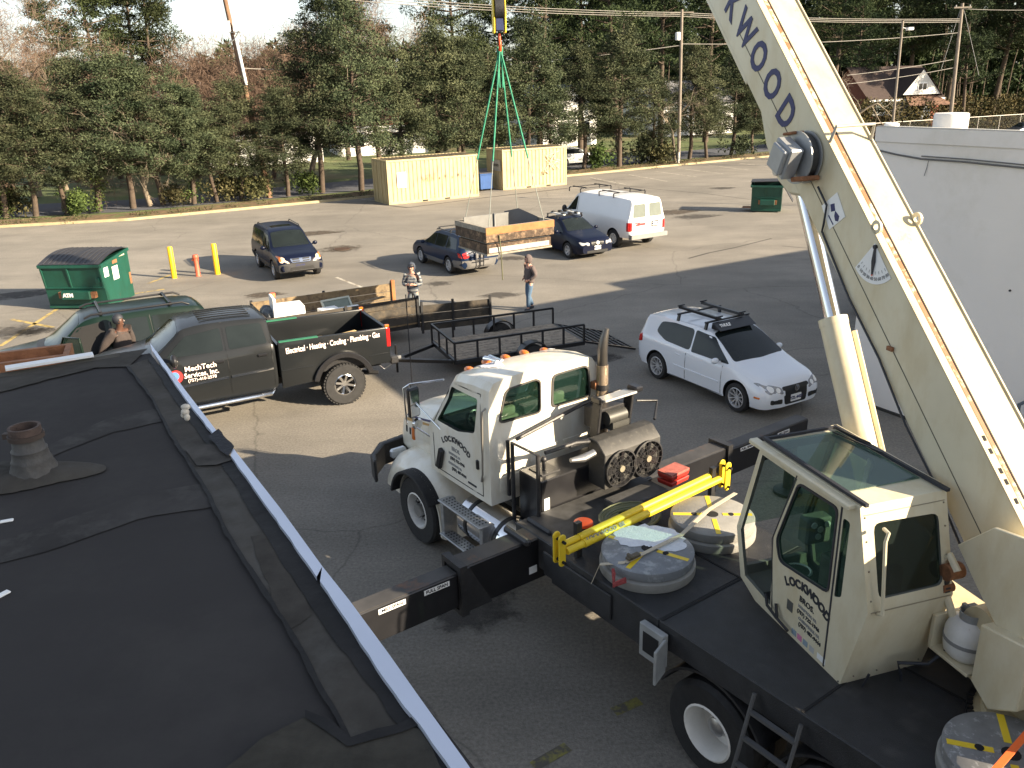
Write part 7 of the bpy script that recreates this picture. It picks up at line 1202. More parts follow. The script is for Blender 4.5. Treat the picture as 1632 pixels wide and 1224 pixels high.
# ---------------------------------------------------------------- vegetation
def npmesh(name, V_, F_, mats, mi=None, smooth=False):
    me = bpy.data.meshes.new(name); V_ = np.asarray(V_, np.float32); F_ = np.asarray(F_, np.int32); k = F_.shape[1]
    me.vertices.add(len(V_)); me.vertices.foreach_set('co', V_.ravel()); me.loops.add(F_.size); me.loops.foreach_set('vertex_index', F_.ravel()); me.polygons.add(len(F_)); me.polygons.foreach_set('loop_start', np.arange(0, F_.size, k, dtype=np.int32))
    for m in mats: me.materials.append(m)
    if mi is not None: me.polygons.foreach_set('material_index', np.asarray(mi, np.int32))
    me.update(calc_edges=True); return me
def leaves(rng, C, Rr, n, size, el=1.6, droop=0.):
    """n leaf blades around each clump centre C (k,3) with radii Rr (k,3)"""
    k = len(C); N_ = n*k; ci = np.repeat(np.arange(k), n)
    d = rng.normal(size=(N_, 3)); d /= np.linalg.norm(d, axis=1)[:, None]; r = rng.random(N_)**.45
    P = C[ci]+d*Rr[ci]*r[:, None]
    a = d+rng.normal(size=(N_, 3))*.7+np.array([0, 0, .25-droop]); a /= np.linalg.norm(a, axis=1)[:, None]; b = np.cross(a, rng.normal(size=(N_, 3))); b /= np.linalg.norm(b, axis=1)[:, None]
    s = size*(.6+.8*rng.random(N_))[:, None]; V_ = np.stack([P-b*s*.5, P+b*s*.5, P+a*s*el], 1).reshape(-1, 3); F_ = np.arange(N_*3).reshape(-1, 3); return V_, F_
def branchy(rng, base, d0, L0, r0, depth, spread=.5, kids=3, up=.15, segs=None, tips=None, fall=.68, sides=5):
    segs = segs if segs is not None else []; tips = tips if tips is not None else []
    st_ = [(np.array(base, float), np.array(d0, float), L0, r0, depth)]
    while st_:
        p, d, L_, r, dp = st_.pop(); n = 3; pts = [p]; dd = d/np.linalg.norm(d)
        for i in range(n): dd = dd+rng.normal(size=3)*.13+np.array([0, 0, up*.3]); dd /= np.linalg.norm(dd); pts.append(pts[-1]+dd*L_/n)
        r1 = r*.6; segs.append((pts, r, r1))
        if dp == 0: tips.append(pts[-1]); continue
        for j in range(kids):
            f = rng.uniform(.35, 1.) if j else 1.; i = min(int(f*n), n-1); q = pts[i]+(pts[i+1]-pts[i])*(f*n-i if f < 1 else 1)
            nd = dd+rng.normal(size=3)*spread; nd[2] += up; st_.append((q, nd, L_*fall*rng.uniform(.8, 1.15), max(r1*(.9 if j == 0 else .7), .009), dp-1))
    return segs, tips
def tubes(segs, sides=5):
    V_, F_ = [], []; n0 = 0
    for pts, r0, r1 in segs:
        m = len(pts); k = sides if r0 > .03 else 3
        for i, p in enumerate(pts):
            d = pts[min(i+1, m-1)]-pts[max(i-1, 0)]; d = d/(np.linalg.norm(d)+1e-9); t = np.array([0, 0, 1.]) if abs(d[2]) < .9 else np.array([1., 0, 0]); a = np.cross(d, t); a /= np.linalg.norm(a); b = np.cross(d, a); r = r0+(r1-r0)*i/(m-1)
            for j in range(k): an = 2*math.pi*j/k; V_.append(p+(a*math.cos(an)+b*math.sin(an))*r)
        for i in range(m-1):
            for j in range(k): F_.append((n0+i*k+j, n0+(i+1)*k+j, n0+(i+1)*k+(j+1) % k, n0+i*k+(j+1) % k))
        n0 += m*k
    return V_, F_
ced = leafmat('cedar_foliage', (.024, .036, .019), (.092, .104, .055), .9); pin = leafmat('pine_foliage', (.012, .022, .01), (.05, .068, .026), .7); ivy = leafmat('ivy_foliage', (.025, .042, .012), (.085, .115, .032), 2.); bush = leafmat('bush_foliage', (.03, .035, .015), (.11, .1, .045), 2.5); hedgem = leafmat('hedge_foliage', (.02, .025, .01), (.1, .085, .03), 1.4)
bark = mat('tree_bark', (.075, .055, .04), .95, 0, .3, 4, bump=.6); barkl = mat('pale_bark', (.19, .155, .115), .95, 0, .3, 4); twig = mat('brown_twigs', (.13, .085, .06), .95, 0, .3, 4)
PROT = {}
def treeproto(key, seed, kind):
    rng = np.random.default_rng(seed); segs = []
    lean = rng.normal(size=2)*.04
    if kind == 'cedar':      # 11 m tall
        H_ = 11.; tr = [np.array([lean[0]*z*z*.06+.1*math.sin(z+seed), lean[1]*z, z]) for z in np.linspace(0, H_*.93, 9)]; segs.append((tr, .17, .03)); C, Rr = [], []
        for z in np.linspace(2.7, H_*.97, 30):
            kf = z/H_; w_ = (1.0 if kf > .3 else .75)*(2.7*(1-kf)**.65+.35)*rng.uniform(.6, 1.15); nb = 4 if kf < .8 else 3
            base = np.array([np.interp(z*.9, [p[2] for p in tr], [p[i] for p in tr]) for i in range(2)]+[z*.92])
            for j in range(nb):
                if rng.random() < .2: continue
                a = rng.uniform(0, 2*math.pi); tipp = base+np.array([math.cos(a)*w_, math.sin(a)*w_, rng.uniform(.0, .7)]); segs.append(([base, (base+tipp)/2+np.array([0, 0, .12]), tipp], .045*(1-kf)+.012, .01))
                for f in (.5, .78, 1.):
                    if rng.random() < .9: C.append(base+(tipp-base)*f+rng.normal(size=3)*.2); Rr.append(np.array([.5, .5, .34])*rng.uniform(.7, 1.2))
        C.append(np.array([tr[-1][0], tr[-1][1], H_*.98])); Rr.append(np.array([.3, .3, .6])); LV, LF = leaves(rng, np.array(C), np.array(Rr), 120, .06, 1.9); mat_ = ced
    elif kind == 'pine':     # 20 m tall, bare lower trunk
        H_ = 20.; tr = [np.array([lean[0]*z, lean[1]*z, z]) for z in np.linspace(0, H_*.95, 8)]; segs.append((tr, .28, .06)); C, Rr = [], []
        for z in np.linspace(7, H_*.97, 22):
            kf = (z-7)/13; w_ = (3.6*(1-kf)**.7+.6)*rng.uniform(.5, 1.15); base = np.array([lean[0]*z, lean[1]*z, z])
            for j in range(3):
                a = rng.uniform(0, 2*math.pi); tipp = base+np.array([math.cos(a)*w_, math.sin(a)*w_, rng.uniform(.2, 1.4)]); segs.append(([base, (base+tipp)/2+np.array([0, 0, -.1]), tipp], .08, .02))
                for f in (.6, .85, 1.): C.append(base+(tipp-base)*f+rng.normal(size=3)*.3); Rr.append(np.array([.85, .85, .42])*rng.uniform(.7, 1.2))
        LV, LF = leaves(rng, np.array(C), np.array(Rr), 120, .085, 2.6); mat_ = pin
    elif kind == 'bare':     # tall bare tree
        segs, tips = branchy(rng, (0, 0, 0), (lean[0]*2, lean[1]*2, 1), 5.2, .24, 6, .42, 3, .1, fall=.72); tp_ = np.array(tips); LV, LF = leaves(rng, tp_, np.tile([.7, .7, .8], (len(tp_), 1)), 9, .022, 26); mat_ = twig
    elif kind == 'round_bare':  # round twiggy crown
        segs, tips = branchy(rng, (0, 0, 0), (0, 0, 1), 2.6, .16, 5, .6, 4, .12, fall=.78); tp_ = np.array(tips); LV, LF = leaves(rng, tp_, np.tile([.6, .6, .6], (len(tp_), 1)), 14, .022, 22); mat_ = twig
    elif kind == 'scrag':    # broken leafless branches in front of the conifers
        segs, tips = branchy(rng, (0, 0, 0), (lean[0]*4, lean[1]*4, 1), 2.6, .17, 5, .75, 3, .0, fall=.74); LV = None
    V_, F_ = tubes(segs); bm_ = barkl if kind in ('scrag',) else twig if kind == 'round_bare' else barkl if kind == 'bare' else bark
    PROT[key] = (npmesh('trunk', V_, F_, [bm_]), npmesh('crown', LV, LF, [mat_]) if LV is not None else None)
for i in range(5): treeproto('cedar%d' % i, 100+i, 'cedar')
for i in range(3): treeproto('pine%d' % i, 200+i, 'pine')
for i in range(2): treeproto('bare%d' % i, 300+i, 'bare')
for i in range(2): treeproto('round_bare%d' % i, 320+i, 'round_bare')
for i in range(2): treeproto('scrag%d' % i, 340+i, 'scrag')
def plant(key, name, label, x, y, s, sz=None, rz=0, z=.08, cat='tree', group=None):
    M = Matrix.Translation((x, y, z)) @ Matrix.Rotation(R(rz), 4, 'Z') @ Matrix.Diagonal((s, s, sz or s, 1)); t = bpy.data.objects.new(name, None); COL.objects.link(t); t.matrix_world = M; ROOTM[t.name] = M; set_tags(t, label, cat, group)
    for me, nm in zip(PROT[key], ('trunk', 'crown')):
        if me is not None: o = bpy.data.objects.new(nm, me); COL.objects.link(o); o.parent = t
    return t
def ivyon(x, y, h, label_parent, n=5, r=.45, seed=0):
    rng = np.random.default_rng(seed); C = np.array([[rng.normal()*.15, rng.normal()*.15, .2+h*i/n] for i in range(n+1)]); Rr = np.array([[r*(1.1-.5*i/n)]*2+[h/n*.75] for i in range(n+1)]); V_, F_ = leaves(rng, C, Rr, 90, .1, 1.1)
    o = bpy.data.objects.new('ivy', npmesh('ivy', V_, F_, [ivy])); COL.objects.link(o); s = label_parent.matrix_world.to_scale(); o.parent = label_parent; return o
# row of cedars along the back kerb: (trunk pixel, crown-top pixel row, proto, ivy, label)
row = [(12, 352, 100, 0, 1, 'dark cedar at the far left end of the row, ivy on its trunk'), (58, 350, 108, 1, 0, 'tall thin-topped cedar second in the row from the left'), (112, 346, 130, 2, 1, 'cedar with leaning ivy-wrapped trunk, left of the thick reddish trunk pair'), (163, 341, 78, 3, 1, 'cedar with short trunk clad in pale ivy on its right side'), (216, 337, 62, 4, 0, 'cedar with the thickest bare reddish trunk, behind the left green dumpster'), (264, 331, 90, 1, 0, 'sparse cedar with broken grey limbs, right of the thick reddish trunk'),
       (316, 329, 108, 0, 1, 'cedar with bright green ivy round its foot, behind the yellow bollards'), (352, 326, 130, 2, 0, 'small slim cedar between the bright ivy trunk and the shrubby double cedar'), (393, 322, 118, 3, 1, 'shrubby cedar with ivy in its lower half, behind the blue compact SUV'), (466, 317, 125, 4, 0, 'cedar with a single pole-thin pale trunk in front of the lawn'), (522, 311, 10, 0, 0, 'tall full cedar just left of the left container'), (583, 308, -20, 1, 0, 'broad cedar overhanging the left end of the left container')]
for i, (px, py, ty, k, iv, lab) in enumerate(row):
    p = G(px, py); p = p+Vector((-.5, .85, 0))*.9; top = GY(px, ty, p.y).z; s = top/11.; t = plant('cedar%d' % k, 'cedar_tree', lab, p.x, p.y, min(s*1.35, 1.25)+.04, s, rz=i*67, group='cedars along the back kerb')
    if iv: ivyon(0, 0, (2.2, 3.4, 2.8)[i % 3]/s, t, seed=i)
row2 = [(640, 60, 2, 'broad cedar rising over the middle of the left container'), (690, 30, 3, 'cedar behind the right half of the left container'), (735, 40, 4, 'dark cedar directly left of the green slings'), (785, 70, 0, 'cedar seen between the green slings, above the blue bin'), (838, 20, 1, 'cedar rising over the right container, right of the slings'), (880, 100, 2, 'lower cedar at the right end of the right container')]
for i, (px, ty, k, lab) in enumerate(row2):
    b = Vector((-6+i*2.6, 57.6+i*1.55, 0)); q = GY(px, 240, b.y); top = GY(px, ty, b.y+2).z; s = top/11; plant('cedar%d' % k, 'cedar_tree', lab, q.x, b.y+1.8, min(s*1.3, 1.35), s, rz=i*97+30, group='cedars along the back kerb')
row3 = [(945, 272, 60, 3, 'cedar with two thin bare stems, right of the right container'), (1000, 269, 20, 0, 'cedar with a straight pale trunk above the parked white van'), (1052, 262, 110, 4, 'small rounded cedar left of the utility pole'), (1112, 256, 60, 1, 'cedar with a clump of slender bent stems, right of the utility pole'), (1140, 255, 95, 2, 'cedar next to the clump of bent stems, left of the crane boom'), (1180, 250, 70, 3, 'dark dense cedar close to the crane boom'), (1212, 246, 100, 0, 'last cedar of the row, partly behind the crane boom')]
for i, (px, py, ty, k, lab) in enumerate(row3):
    p = G(px, py)+Vector((-.5, .85, 0))*1.1; top = GY(px, ty, p.y).z; s = top/11.; plant('cedar%d' % k, 'cedar_tree', lab, p.x, p.y, min(s*1.3, 1.4), s, rz=i*57+200, group='cedars along the back kerb')
# bushes along the verge
def bushm(seed, m_, n=14, r=.8, h=1.3):
    rng = np.random.default_rng(seed); C = rng.normal(size=(n, 3))*np.array([r*.45, r*.45, .2])+np.array([0, 0, h*.45]); V_, F_ = leaves(rng, C, np.tile([.45*r, .45*r, h*.42], (n, 1)), 110, .09, 1.3); V_[:, 2] = np.abs(V_[:, 2]); return npmesh('bush', V_, F_, [m_])
BM_ = [bushm(1, bush), bushm(2, ivy), bushm(3, ced)]
bl = [(20, 348, 0, 1.5, 'brownish twiggy bush at the far left of the kerb'), (500, 312, 1, 1.2, 'yellow-green bush at the foot of the tall full cedar'), (962, 270, 1, 1.5, 'light green bush between the thin stems beside the right container'), (1040, 262, 2, 2.0, 'large dark round bush behind the white post'), (1065, 262, 0, 1.4, 'brown bush just left of the white post'), (375, 322, 0, 1.5, 'brown brushy bush behind the blue compact SUV'), (285, 330, 0, 1.1, 'low twiggy bush right of the sparse cedar'), (130, 345, 1, 1.1, 'ivy bush at the foot of the leaning trunk'), (1192, 250, 2, 1.4, 'dark bush at the foot of the dense cedar by the boom'), (418, 320, 0, 1.3, 'ochre bush between the compact SUV and the pole-thin trunk')]
for i, (px, py, k, s, lab) in enumerate(bl):
    p = G(px, py)+Vector((-.5, .85, 0))*.9; o = bpy.data.objects.new('bush', BM_[k]); COL.objects.link(o); o.location = (p.x, p.y, .05); o.scale = (s, s, s*.95); o.rotation_euler.z = i*1.3; set_tags(o, lab, 'bush', 'bushes along the back kerb')
# leafless and tall trees behind
bk = [('round_bare1', 15, 63, 12.0, 'round brown twiggy tree at the far left skyline'), ('round_bare0', 150, 66, 11.6, 'round brown twiggy tree left of the tall open-crowned pine'), ('round_bare1', 318, 70, 12.4, 'round brown twiggy tree directly left of the leaning pole'), ('scrag1', 95, 51.5, 9.0, 'leafless grey tree with fanned limbs in front of the second cedar'), ('scrag0', 415, 60, 8.2, 'thin leafless grey tree between the shrubby cedar and pole-thin trunk'), ('scrag1', 1075, 71, 8.4, 'leafless brown tree just left of the far utility pole'), ('scrag0', 150, 52, 9.5, 'leafless grey tree with tangled limbs among the left cedars'), ('scrag1', 235, 53, 9.2, 'leafless pale tree with broken limbs above the left green dumpster'), ('scrag0', 300, 54, 8.6, 'leafless forked tree between the leaning pole and left cedars'), ('bare0', 60, 60, 14.2, 'tall bare pale-limbed tree against the sky, far left'), ('bare1', 105, 64, 14.8, 'tall bare tree against the sky, second from the left edge'), ('round_bare0', 372, 66, 11.8, 'round brown twiggy tree right of the leaning pole'), ('round_bare1', 438, 68, 12.6, 'round brown twiggy tree left of the tall central cedars'), ('bare1', 498, 70, 15.5, 'bare tree with thick dark limbs at the skyline'), ('scrag1', 1290, 66, 9, 'leafless tan tree with fan of branches, right of the boom'), ('scrag0', 1335, 70, 10, 'spreading leafless tree left of the brick house')]
scl = {'scrag': 8.5, 'bare': 15., 'round_bare': 9.5}
for i, (k, px, Y, h, lab) in enumerate(bk):
    q = GY(px, 300, Y); base = scl[k[:-1]]; plant(k, 'bare_tree', lab, q.x, Y, h/base, rz=i*40, group='leafless trees beyond the kerb')
pn = [(125, 70, 13.5, 'mid-height dark pine between the far left bare trees'), (232, 76, 18.5, 'tall pine between the two skyline pines at upper left'), (1520, 92, 15, 'shorter dark pine directly right of the brick house garage'), (1350, 98, 16, 'dark pine at the left side of the brick house'), (195, 72, 17.5, 'tall pine with open crown against the sky, upper left'), (262, 74, 17.2, 'tall dark pine behind the leaning utility pole'), (22, 66, 10.2, 'short dark pine tip at the far left'), (560, 84, 18, 'pine on the skyline left of the sky gap'), (608, 86, 18.5, 'pine just left of the sky gap and the hook block'), (735, 84, 20, 'pine right behind the hook block'), (790, 88, 21, 'pine between the hook block and the central woods'), (860, 84, 22, 'tall pine over the right container'), (925, 90, 22, 'tall pine left of the far utility pole'), (985, 86, 22, 'tall pine over the parked white van'), (1050, 92, 23, 'tall pine directly behind the far utility pole'), (1120, 94, 23, 'tall pine left of the boom lettering'), (1310, 104, 24, 'tall pine right of the boom, behind the fan-branched tree'), (1370, 110, 25, 'tall pine behind the light pole'), (1430, 112, 25, 'tall pine rising behind the brick house gable'), (1490, 112, 25, 'tall pine right of the brick house gable'), (1560, 108, 25, 'tall pine right of the right-hand utility pole'), (1620, 104, 25, 'tall pine at the top right corner')]
for i, (px, Y, h, lab) in enumerate(pn):
    q = GY(px, 300, Y); plant('pine%d' % (i % 3), 'pine_tree', lab, q.x, Y, h/20*1.05, h/20, rz=i*71, z=0, group='tall pines behind the houses')
# far woods: one mass
rng = np.random.default_rng(9); CC, RR = [], []
for i in range(330):
    x = rng.uniform(-62, 110); y = 112+.35*(x+20)*.4+rng.uniform(0, 30); hh = rng.uniform(13, 22) if x > 5 else rng.uniform(8, 11.5) if x > -35 else rng.uniform(7, 10)
    for z in np.linspace(1.5, hh, 9): w_ = 2.4*(1-z/hh*.6); CC.append((x+rng.normal()*w_*.5, y+rng.normal()*w_*.5, z)); RR.append((w_*.9, w_*.9, 1.2))
V_, F_ = leaves(rng, np.array(CC), np.array(RR), 80, .42, 1.8); wo = bpy.data.objects.new('woods', npmesh('woods', V_, F_, [pin])); COL.objects.link(wo); set_tags(wo, kind='stuff')
segs = []
for i in range(260):
    x = rng.uniform(-60, 105); y = 105+.14*(x+20)+rng.uniform(0, 25); h = rng.uniform(7, 17) if x > 20 else rng.uniform(6, 11); segs.append(([np.array([x, y, 0.]), np.array([x+rng.normal()*.3, y, h*.5]), np.array([x+rng.normal()*.6, y, h])], .13, .04))
V_, F_ = tubes(segs); wo = bpy.data.objects.new('woods_trunks', npmesh('wt', V_, F_, [bark])); COL.objects.link(wo); set_tags(wo, kind='stuff')
# hedge on the right behind the fence
rng = np.random.default_rng(4); P1_, P2_ = G(1370, 199, 1.9), G(1640, 181, 1.9); dv = P2_-P1_
hd_ = np.array([-dv.y, dv.x, 0])/math.hypot(dv.x, dv.y); hd_ = hd_ if hd_[1] > 0 else -hd_
CC, RR = [], []
for i in range(170):
    f = rng.uniform(-.35, 1.25); q = np.array(P1_)+np.array(dv)*f+hd_*rng.uniform(1.0, 4.5); h = rng.uniform(2.2, 3.6)
    for z in (.6, h*.55, h): CC.append((q[0], q[1], z)); RR.append((1.0, 1.0, .75))
V_, F_ = leaves(rng, np.array(CC), np.array(RR), 60, .16, 1.3); ho_ = bpy.data.objects.new('hedge', npmesh('hedge', V_, F_, [hedgem])); COL.objects.link(ho_); set_tags(ho_, 'overgrown mixed hedge behind the chain-link fence, upper right', 'hedge')
# litter and low weeds along the kerb
rng = np.random.default_rng(12); Pq = []
oc_ = off(CURB, 1.1)
for i in range(len(CURB)-1):
    a, b = np.array(oc_[i]), np.array(oc_[i+1]); L_ = np.linalg.norm(b-a); 
    for k in range(int(L_*1.6)): q = a+(b-a)*rng.random(); Pq.append((q[0]+rng.normal()*.3, q[1]+rng.normal()*.5, .16))
Pq = np.array(Pq); V_, F_ = leaves(rng, Pq, np.tile([.6, .5, .14], (len(Pq), 1)), 30, .07, 1.4); wd2 = bpy.data.objects.new('weeds', npmesh('weeds', V_, F_, [bush])); COL.objects.link(wd2); set_tags(wd2, kind='stuff')
# small grit on the asphalt
# ---------------------------------------------------------------- houses
def house(name, label, M, w_, d, h, rh, wallm, roofm, wins, gable='x', extra=None):
    t = thing(name, label, 'house', M, 'houses beyond the road'); B = lambda nm, mb, m, par=t, **k: build(nm, mb, m, par, M=M, **k)
    if gable == 'x': wl_ = MB().add([(0, 0, 0), (w_, 0, 0), (w_, d, 0), (0, d, 0), (0, 0, h), (w_, 0, h), (w_, d, h), (0, d, h), (0, d/2, h+rh), (w_, d/2, h+rh)], [(0, 1, 5, 4), (2, 3, 7, 6), (1, 2, 6, 9, 5), (3, 0, 4, 8, 7)]); rf = MB().add([(-.4, -.4, h-.15), (w_+.4, -.4, h-.15), (w_+.4, d/2, h+rh+.08), (-.4, d/2, h+rh+.08), (-.4, d+.4, h-.15), (w_+.4, d+.4, h-.15)], [(0, 1, 2, 3), (3, 2, 5, 4)])
    else: wl_ = MB().add([(0, 0, 0), (w_, 0, 0), (w_, d, 0), (0, d, 0), (0, 0, h), (w_, 0, h), (w_, d, h), (0, d, h), (w_/2, 0, h+rh), (w_/2, d, h+rh)], [(0, 1, 5, 8, 4), (2, 3, 7, 9, 6), (1, 2, 6, 5), (3, 0, 4, 7)]); rf = MB().add([(-.4, -.4, h-.2), (w_/2, -.4, h+rh+.08), (w_+.4, -.4, h-.2), (-.4, d+.4, h-.2), (w_/2, d+.4, h+rh+.08), (w_+.4, d+.4, h-.2)], [(0, 1, 4, 3), (1, 2, 5, 4)])
    B('wall', wl_, wallm, smooth=0); B('roof', rf, roofm, smooth=0, fixn=False); B('eaves', MB().b2(-.4, w_+.4, -.42, -.38, h-.3, h-.1), white)
    for x0_, x1_, z0, z1 in wins: wo_ = B('window', MB().b2(x0_-.1, x1_+.1, -.06, -.01, z0-.1, z1+.1), white); B('pane', MB().b2(x0_, x1_, -.08, -.07, z0, z1), glass, wo_)
    return t, B
crw = mat('cream_siding', (.7, .58, .42), .8, 0, .05, .8); whw = mat('white_siding', (.72, .72, .7), .8, 0, .05, .8); shin = mat('brown_shingles', (.045, .03, .026), .9, 0, .25, 3); greys = mat('grey_shingles', (.15, .15, .16), .9, 0, .2, 3); brick = mat('red_brick', (.2, .07, .045), .9, 0, .25, 6)
q = GY(150, 260, 79); house('cream_house', 'two-storey cream house glimpsed through the left cedars', frame((q.x, 79, 0), 12), 9.5, 8, 5.8, 1.6, crw, greys, [(1, 2, 3.6, 5), (4, 5, 3.6, 5), (7, 8.2, .9, 2.4)])
q = GY(330, 250, 80); house('white_house', 'low white house on the lawn behind the pole-thin cedar trunk', frame((q.x, 80, 0), 16), 10.5, 8, 2.9, 1.9, whw, shin, [(1.5, 3, 1, 2.2), (5.5, 7, 1, 2.2), (8.2, 9.4, 1, 2.2)])
q = GY(545, 245, 88); house('white_cottage', 'white cottage glimpsed above the left container', frame((q.x, 88, 0), 20), 9, 8, 3., 2.2, whw, brick, [(1, 2.3, 1, 2.2), (5, 6.5, 1, 2.2)])
q = GY(865, 240, 92); house('pink_house', 'house with white gable glimpsed right of the right container', frame((q.x, 92, 0), 30), 7, 8, 3.2, 3., whw, mat('grey_blue_roof', (.2, .24, .3), .8), [(2, 3.3, 1, 2.4), (5, 6, 1, 2.4)], 'y')
q = GY(1050, 225, 104); house('far_white_house', 'white house glimpsed behind the cedars left of the boom', frame((q.x, 104, 0), 25), 11, 8, 3.6, 2.6, whw, greys, [(1, 2.3, 1, 2.2), (5, 6.5, 1, 2.2)])
q = GY(1384, 180, 92); HMx = frame((q.x, 92, 0), 14); th_, BH = house('brick_house', 'dark-roofed brick house with white triangular gable, behind the hedge', HMx, 8.6, 8, 4.0, 3.1, brick, shin, [])
ex = MB(); BH('siding', MB().b2(0.02, 5.0, -.05, -.01, 2.3, 4.1), mat('dull_siding', (.42, .42, .41), .8)); BH('window', MB().b2(.7, 2.8, -.12, -.06, 2.55, 3.6), white); BH('pane', MB().b2(.82, 2.68, -.14, -.12, 2.65, 3.5), mat('curtained_pane', (.14, .17, .16), .2), th_); BH('garage_front', MB().b2(3.3, 7.5, -.14, -.06, .3, 3.2), mat('pale_blue_grey', (.4, .43, .48), .7))
BH('gable', MB().prism([(3.3, 4.3), (8.0, 4.3), (5.6, 6.75)], -.7, 3., 'y'), mat('gable_white', (.55, .55, .52), .8), smooth=0); BH('gable_roof', MB().add([(3.1, -.85, 4.1), (5.6, -.85, 6.95), (8.2, -.85, 4.1), (3.1, 4.5, 4.1), (5.6, 4.5, 6.95), (8.2, 4.5, 4.1)], [(0, 1, 4, 3), (1, 2, 5, 4)]), shin, smooth=0, fixn=False); gw = BH('window', MB().b2(5.1, 6.2, -.76, -.7, 4.7, 5.45), white); BH('pane', MB().b2(5.18, 5.6, -.78, -.76, 4.77, 5.38), glass, gw); BH('pane', MB().b2(5.7, 6.12, -.78, -.76, 4.77, 5.38), glass, gw)
BH('garage_roof', MB().add([(3.0, -2.4, 3.25), (8.8, -2.4, 3.25), (7.6, -.1, 4.25), (4.2, -.1, 4.25)], [(0, 1, 2, 3)]), mat('warm_shingles', (.16, .09, .06), .9, 0, .2, 3), smooth=0)
# parked cars beyond the kerb
q = G(937, 268)+Vector((-1, 3.2, 0)); st = [(-2.0, .4, .8, .86, .6, .7, .68, .6), (-1.9, .28, .95, 1.3, .72, .8, .78, .62), (-1.2, .22, .96, 1.45, .8, .85, .81, .6), (0, .21, .94, 1.45, .83, .868, .83, .58), (.7, .21, .93, 1.2, .83, .87, .83, .6), (1.1, .21, .9, 1.0, .83, .865, .81, .72), (1.9, .22, .72, .82, .78, .82, .74, .64), (2.1, .28, .58, .66, .64, .7, .62, .48)]
c = Car('street_car', 'pale grey car parked on the road, behind the stems right of the right container', 'car', frame((q.x, q.y, 0), 28), st, mat('pale_car', (.5, .52, .52), .3, coat=.6), 2.5, .31, .75, n=30); c.wheels(wd=.2, rr=.19); c.lr('side_window', [(-1.5, 1.0), (.7, .98), (.3, 1.34), (-1.3, 1.36)], glass); c.d('windscreen', [(1.0, -.6), (1.0, .6), (.35, .5), (.35, -.5)], 'T', glass)
q = G(1632, 199, 1.3); M2 = frame((q.x+1.0, q.y+1.5, 0), 200)
c = Car('dark_car', 'dark car roof showing above the white building at the right edge', 'car', M2, st, mat('dark_car_paint', (.02, .022, .03), .3, coat=.6), 2.5, .31, .75, n=30); c.wheels(wd=.2, rr=.19); c.lr('side_window', [(-1.5, 1.0), (.7, .98), (.3, 1.34), (-1.3, 1.36)], glass); c.d('windscreen', [(1.0, -.6), (1.0, .6), (.35, .5), (.35, -.5)], 'T', glass)
# ---------------------------------------------------------------- poles, wires, fence
pw = mat('pole_wood', (.17, .1, .06), .9, 0, .25, 2, bump=.4); pg = mat('pole_grey', (.2, .17, .14), .9, 0, .2, 2)
a, b = GY(388, 130, 56), GY(356, -12, 56); d_ = (b-a).normalized(); base = a-d_*(a.z/d_.z); M = frame((base.x, base.y, 0), 0)
t = thing('utility_pole', 'leaning reddish utility pole with white antenna panels, upper left', 'utility pole', M); build('pole', MB().cyl(base, b+d_*3, .19, .13, 12), pw, t, M=I4); mb = MB().cyl(a+Vector((.2, -.15, -.2)), a+Vector((-.1, -.15, 2.7)), .09, n=10); build('conduit', mb, white, t, M=I4)
qq = GY(374, 42, 56); mb = MB(); [mb.box((qq.x+dx, 55.7, qq.z), (.12, .12, .6)) for dx in (-.25, 0.05, .35)]; build('antenna', mb, white, t, M=I4); build('antenna_bracket', MB().tube([(qq.x-.5, 55.9, qq.z-1.0), (qq.x+.0, 55.8, qq.z-.7), (qq.x+.35, 55.7, qq.z-.2)], .04).bar((qq.x-.3, 55.75, qq.z-.35), (qq.x+.4, 55.75, qq.z-.35), .05), greyl, t, M=I4)
a = GY(1082, 240, 71); M = frame((a.x, 71, 0), 0); tp = GY(1087, 15, 71); t = thing('utility_pole', 'slim grey utility pole with a small white transformer, left of the boom lettering', 'utility pole', M); build('pole', MB().cyl((a.x, 71, 0), tp, .15, .1, 10), pg, t, M=I4); q = GY(1080, 58, 70.8); build('transformer', MB().cyl((q.x, 70.75, q.z-.3), (q.x, 70.75, q.z+.3), .2), white, t, M=I4, bevel=.04); q2 = GY(1087, 20, 71); build('crossarm', MB().bar((q2.x-.9, 71, q2.z), (q2.x+.9, 71, q2.z), .1), pg, t, M=I4)
Y3 = 78; a, tp = GY(1518, 155, Y3), GY(1534, 5, Y3); M = frame((a.x, Y3, 0), 0); t = thing('utility_pole', 'grey utility pole with crossarm and guy wires, right of the brick house', 'utility pole', M); dd3 = (tp-a); build('pole', MB().cyl(a-dd3*(a.z/dd3.z), tp, .18, .13, 10), pg, t, M=I4); q = GY(1533, 12, Y3); build('crossarm', MB().bar((q.x-.75, Y3-.15, q.z), (q.x+.75, Y3-.15, q.z), .12), pg, t, M=I4); build('insulator', MB().cyl((q.x-.6, Y3-.15, q.z), (q.x-.6, Y3-.15, q.z+.2), .06).cyl((q.x+.6, Y3-.15, q.z), (q.x+.6, Y3-.15, q.z+.2), .06), greyl, t, M=I4); build('guy_wire', MB().tube([tp, GY(1560, 120, Y3)], .02, 4).tube([tp, GY(1500, 110, Y3)], .02, 4), greyl, t, M=I4)
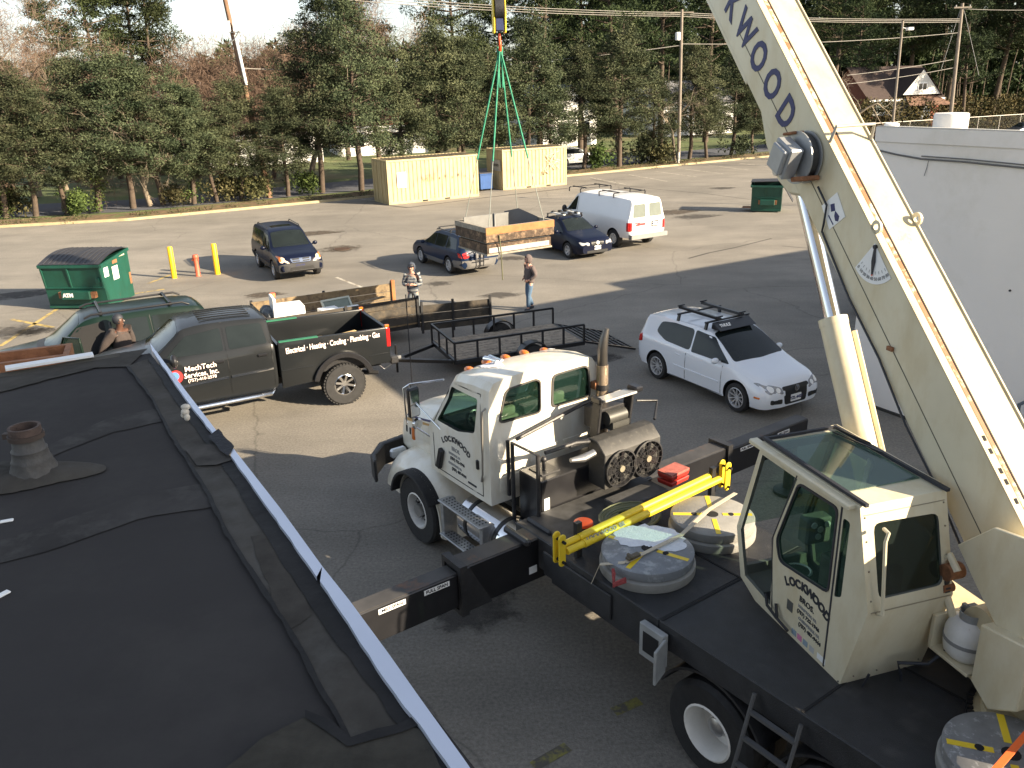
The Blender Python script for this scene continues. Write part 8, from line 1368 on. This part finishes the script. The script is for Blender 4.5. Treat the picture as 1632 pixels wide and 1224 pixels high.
a, tp = GY(1421, 215, 44), GY(1439, 33, 44); t = thing('light_pole', 'thin pole with a small floodlight box, rising behind the white building', 'light pole', frame((a.x, 44, 0), 0)); dd3 = tp-a; build('pole', MB().cyl(a-dd3*(a.z/dd3.z), tp, .07, .055, 10), pg, t, M=I4); q = GY(1450, 46, 44); build('lamp_box', MB().box((q.x, 44, q.z), (.28, .3, .14)).bar(GY(1438, 44, 44), (q.x-.1, 44, q.z), .04), white, t, M=I4, bevel=.02)
wires = MB(); rngw = random.Random(2)
def wire(a, b, sag=.6, r=.022): wires.tube([a+(b-a)*k/14-Vector((0, 0, sag*4*(k/14)*(1-k/14))) for k in range(15)], r, 4)
PT1, PT2, PT3 = GY(358, -60, 56), GY(1087, 22, 71), GY(1534, 12, Y3)
L0 = GY(440, -20, 62)
for dy in (0, 5, 10): wire(GY(470, -18+dy, 62), GY(1087, 20+dy*.6, 71), .3); wire(GY(1087, 20+dy*.6, 71), GY(1534, 30+dy*.5, Y3), .2)
wire(GY(1087, 70, 71), GY(1530, 52, Y3), .3); wire(GY(830, 100, 71), GY(1087, 72, 71), .1, .03); wire(GY(1350, 134, 76), GY(1520, 108, Y3), .1); wire(GY(1350, 120, 76), GY(1518, 95, Y3), .1); wire(GY(1534, 14, Y3), GY(1760, 10, Y3), .2); wire(GY(380, 108, 56), GY(500, 108, 60), .1)
o = build('overhead_wires', wires, mat('wire_grey', (.32, .3, .27), .6), M=I4, fixn=False, label='bundle of overhead wires strung between the utility poles across the top', cat='wires')
# chain-link fence behind the white building
P1_, P2_ = G(1372, 198, 1.9), G(1660, 180, 1.9); fm = mat('fence_metal', (.42, .4, .36), .5, .5); FM = frame((P1_.x, P1_.y, 0), 0); t = thing('chain_link_fence', 'chain-link fence running behind the white building', 'fence', FM)
build('top_rail', MB().tube([P1_, P2_], .035, 6), fm, t, M=I4); mb = None
for k in range(9): f = k/8; q = P1_+(P2_-P1_)*f; build('post', MB().cyl((q.x, q.y, 0), (q.x, q.y, 1.95), .035, n=8), fm, t, M=I4)
mb = MB(); n = 150
for k in range(n): 
    a = P1_+(P2_-P1_)*(k/n); dx = (P2_-P1_)/(P2_-P1_).length
    mb.tube([Vector((a.x, a.y, 0)), Vector((a.x, a.y, 1.9))+dx*1.9], .004, 3); mb.tube([Vector((a.x, a.y, 1.9)), Vector((a.x, a.y, 0))+dx*1.9], .004, 3)
build('mesh', mb, fm, t, M=I4, fixn=False)
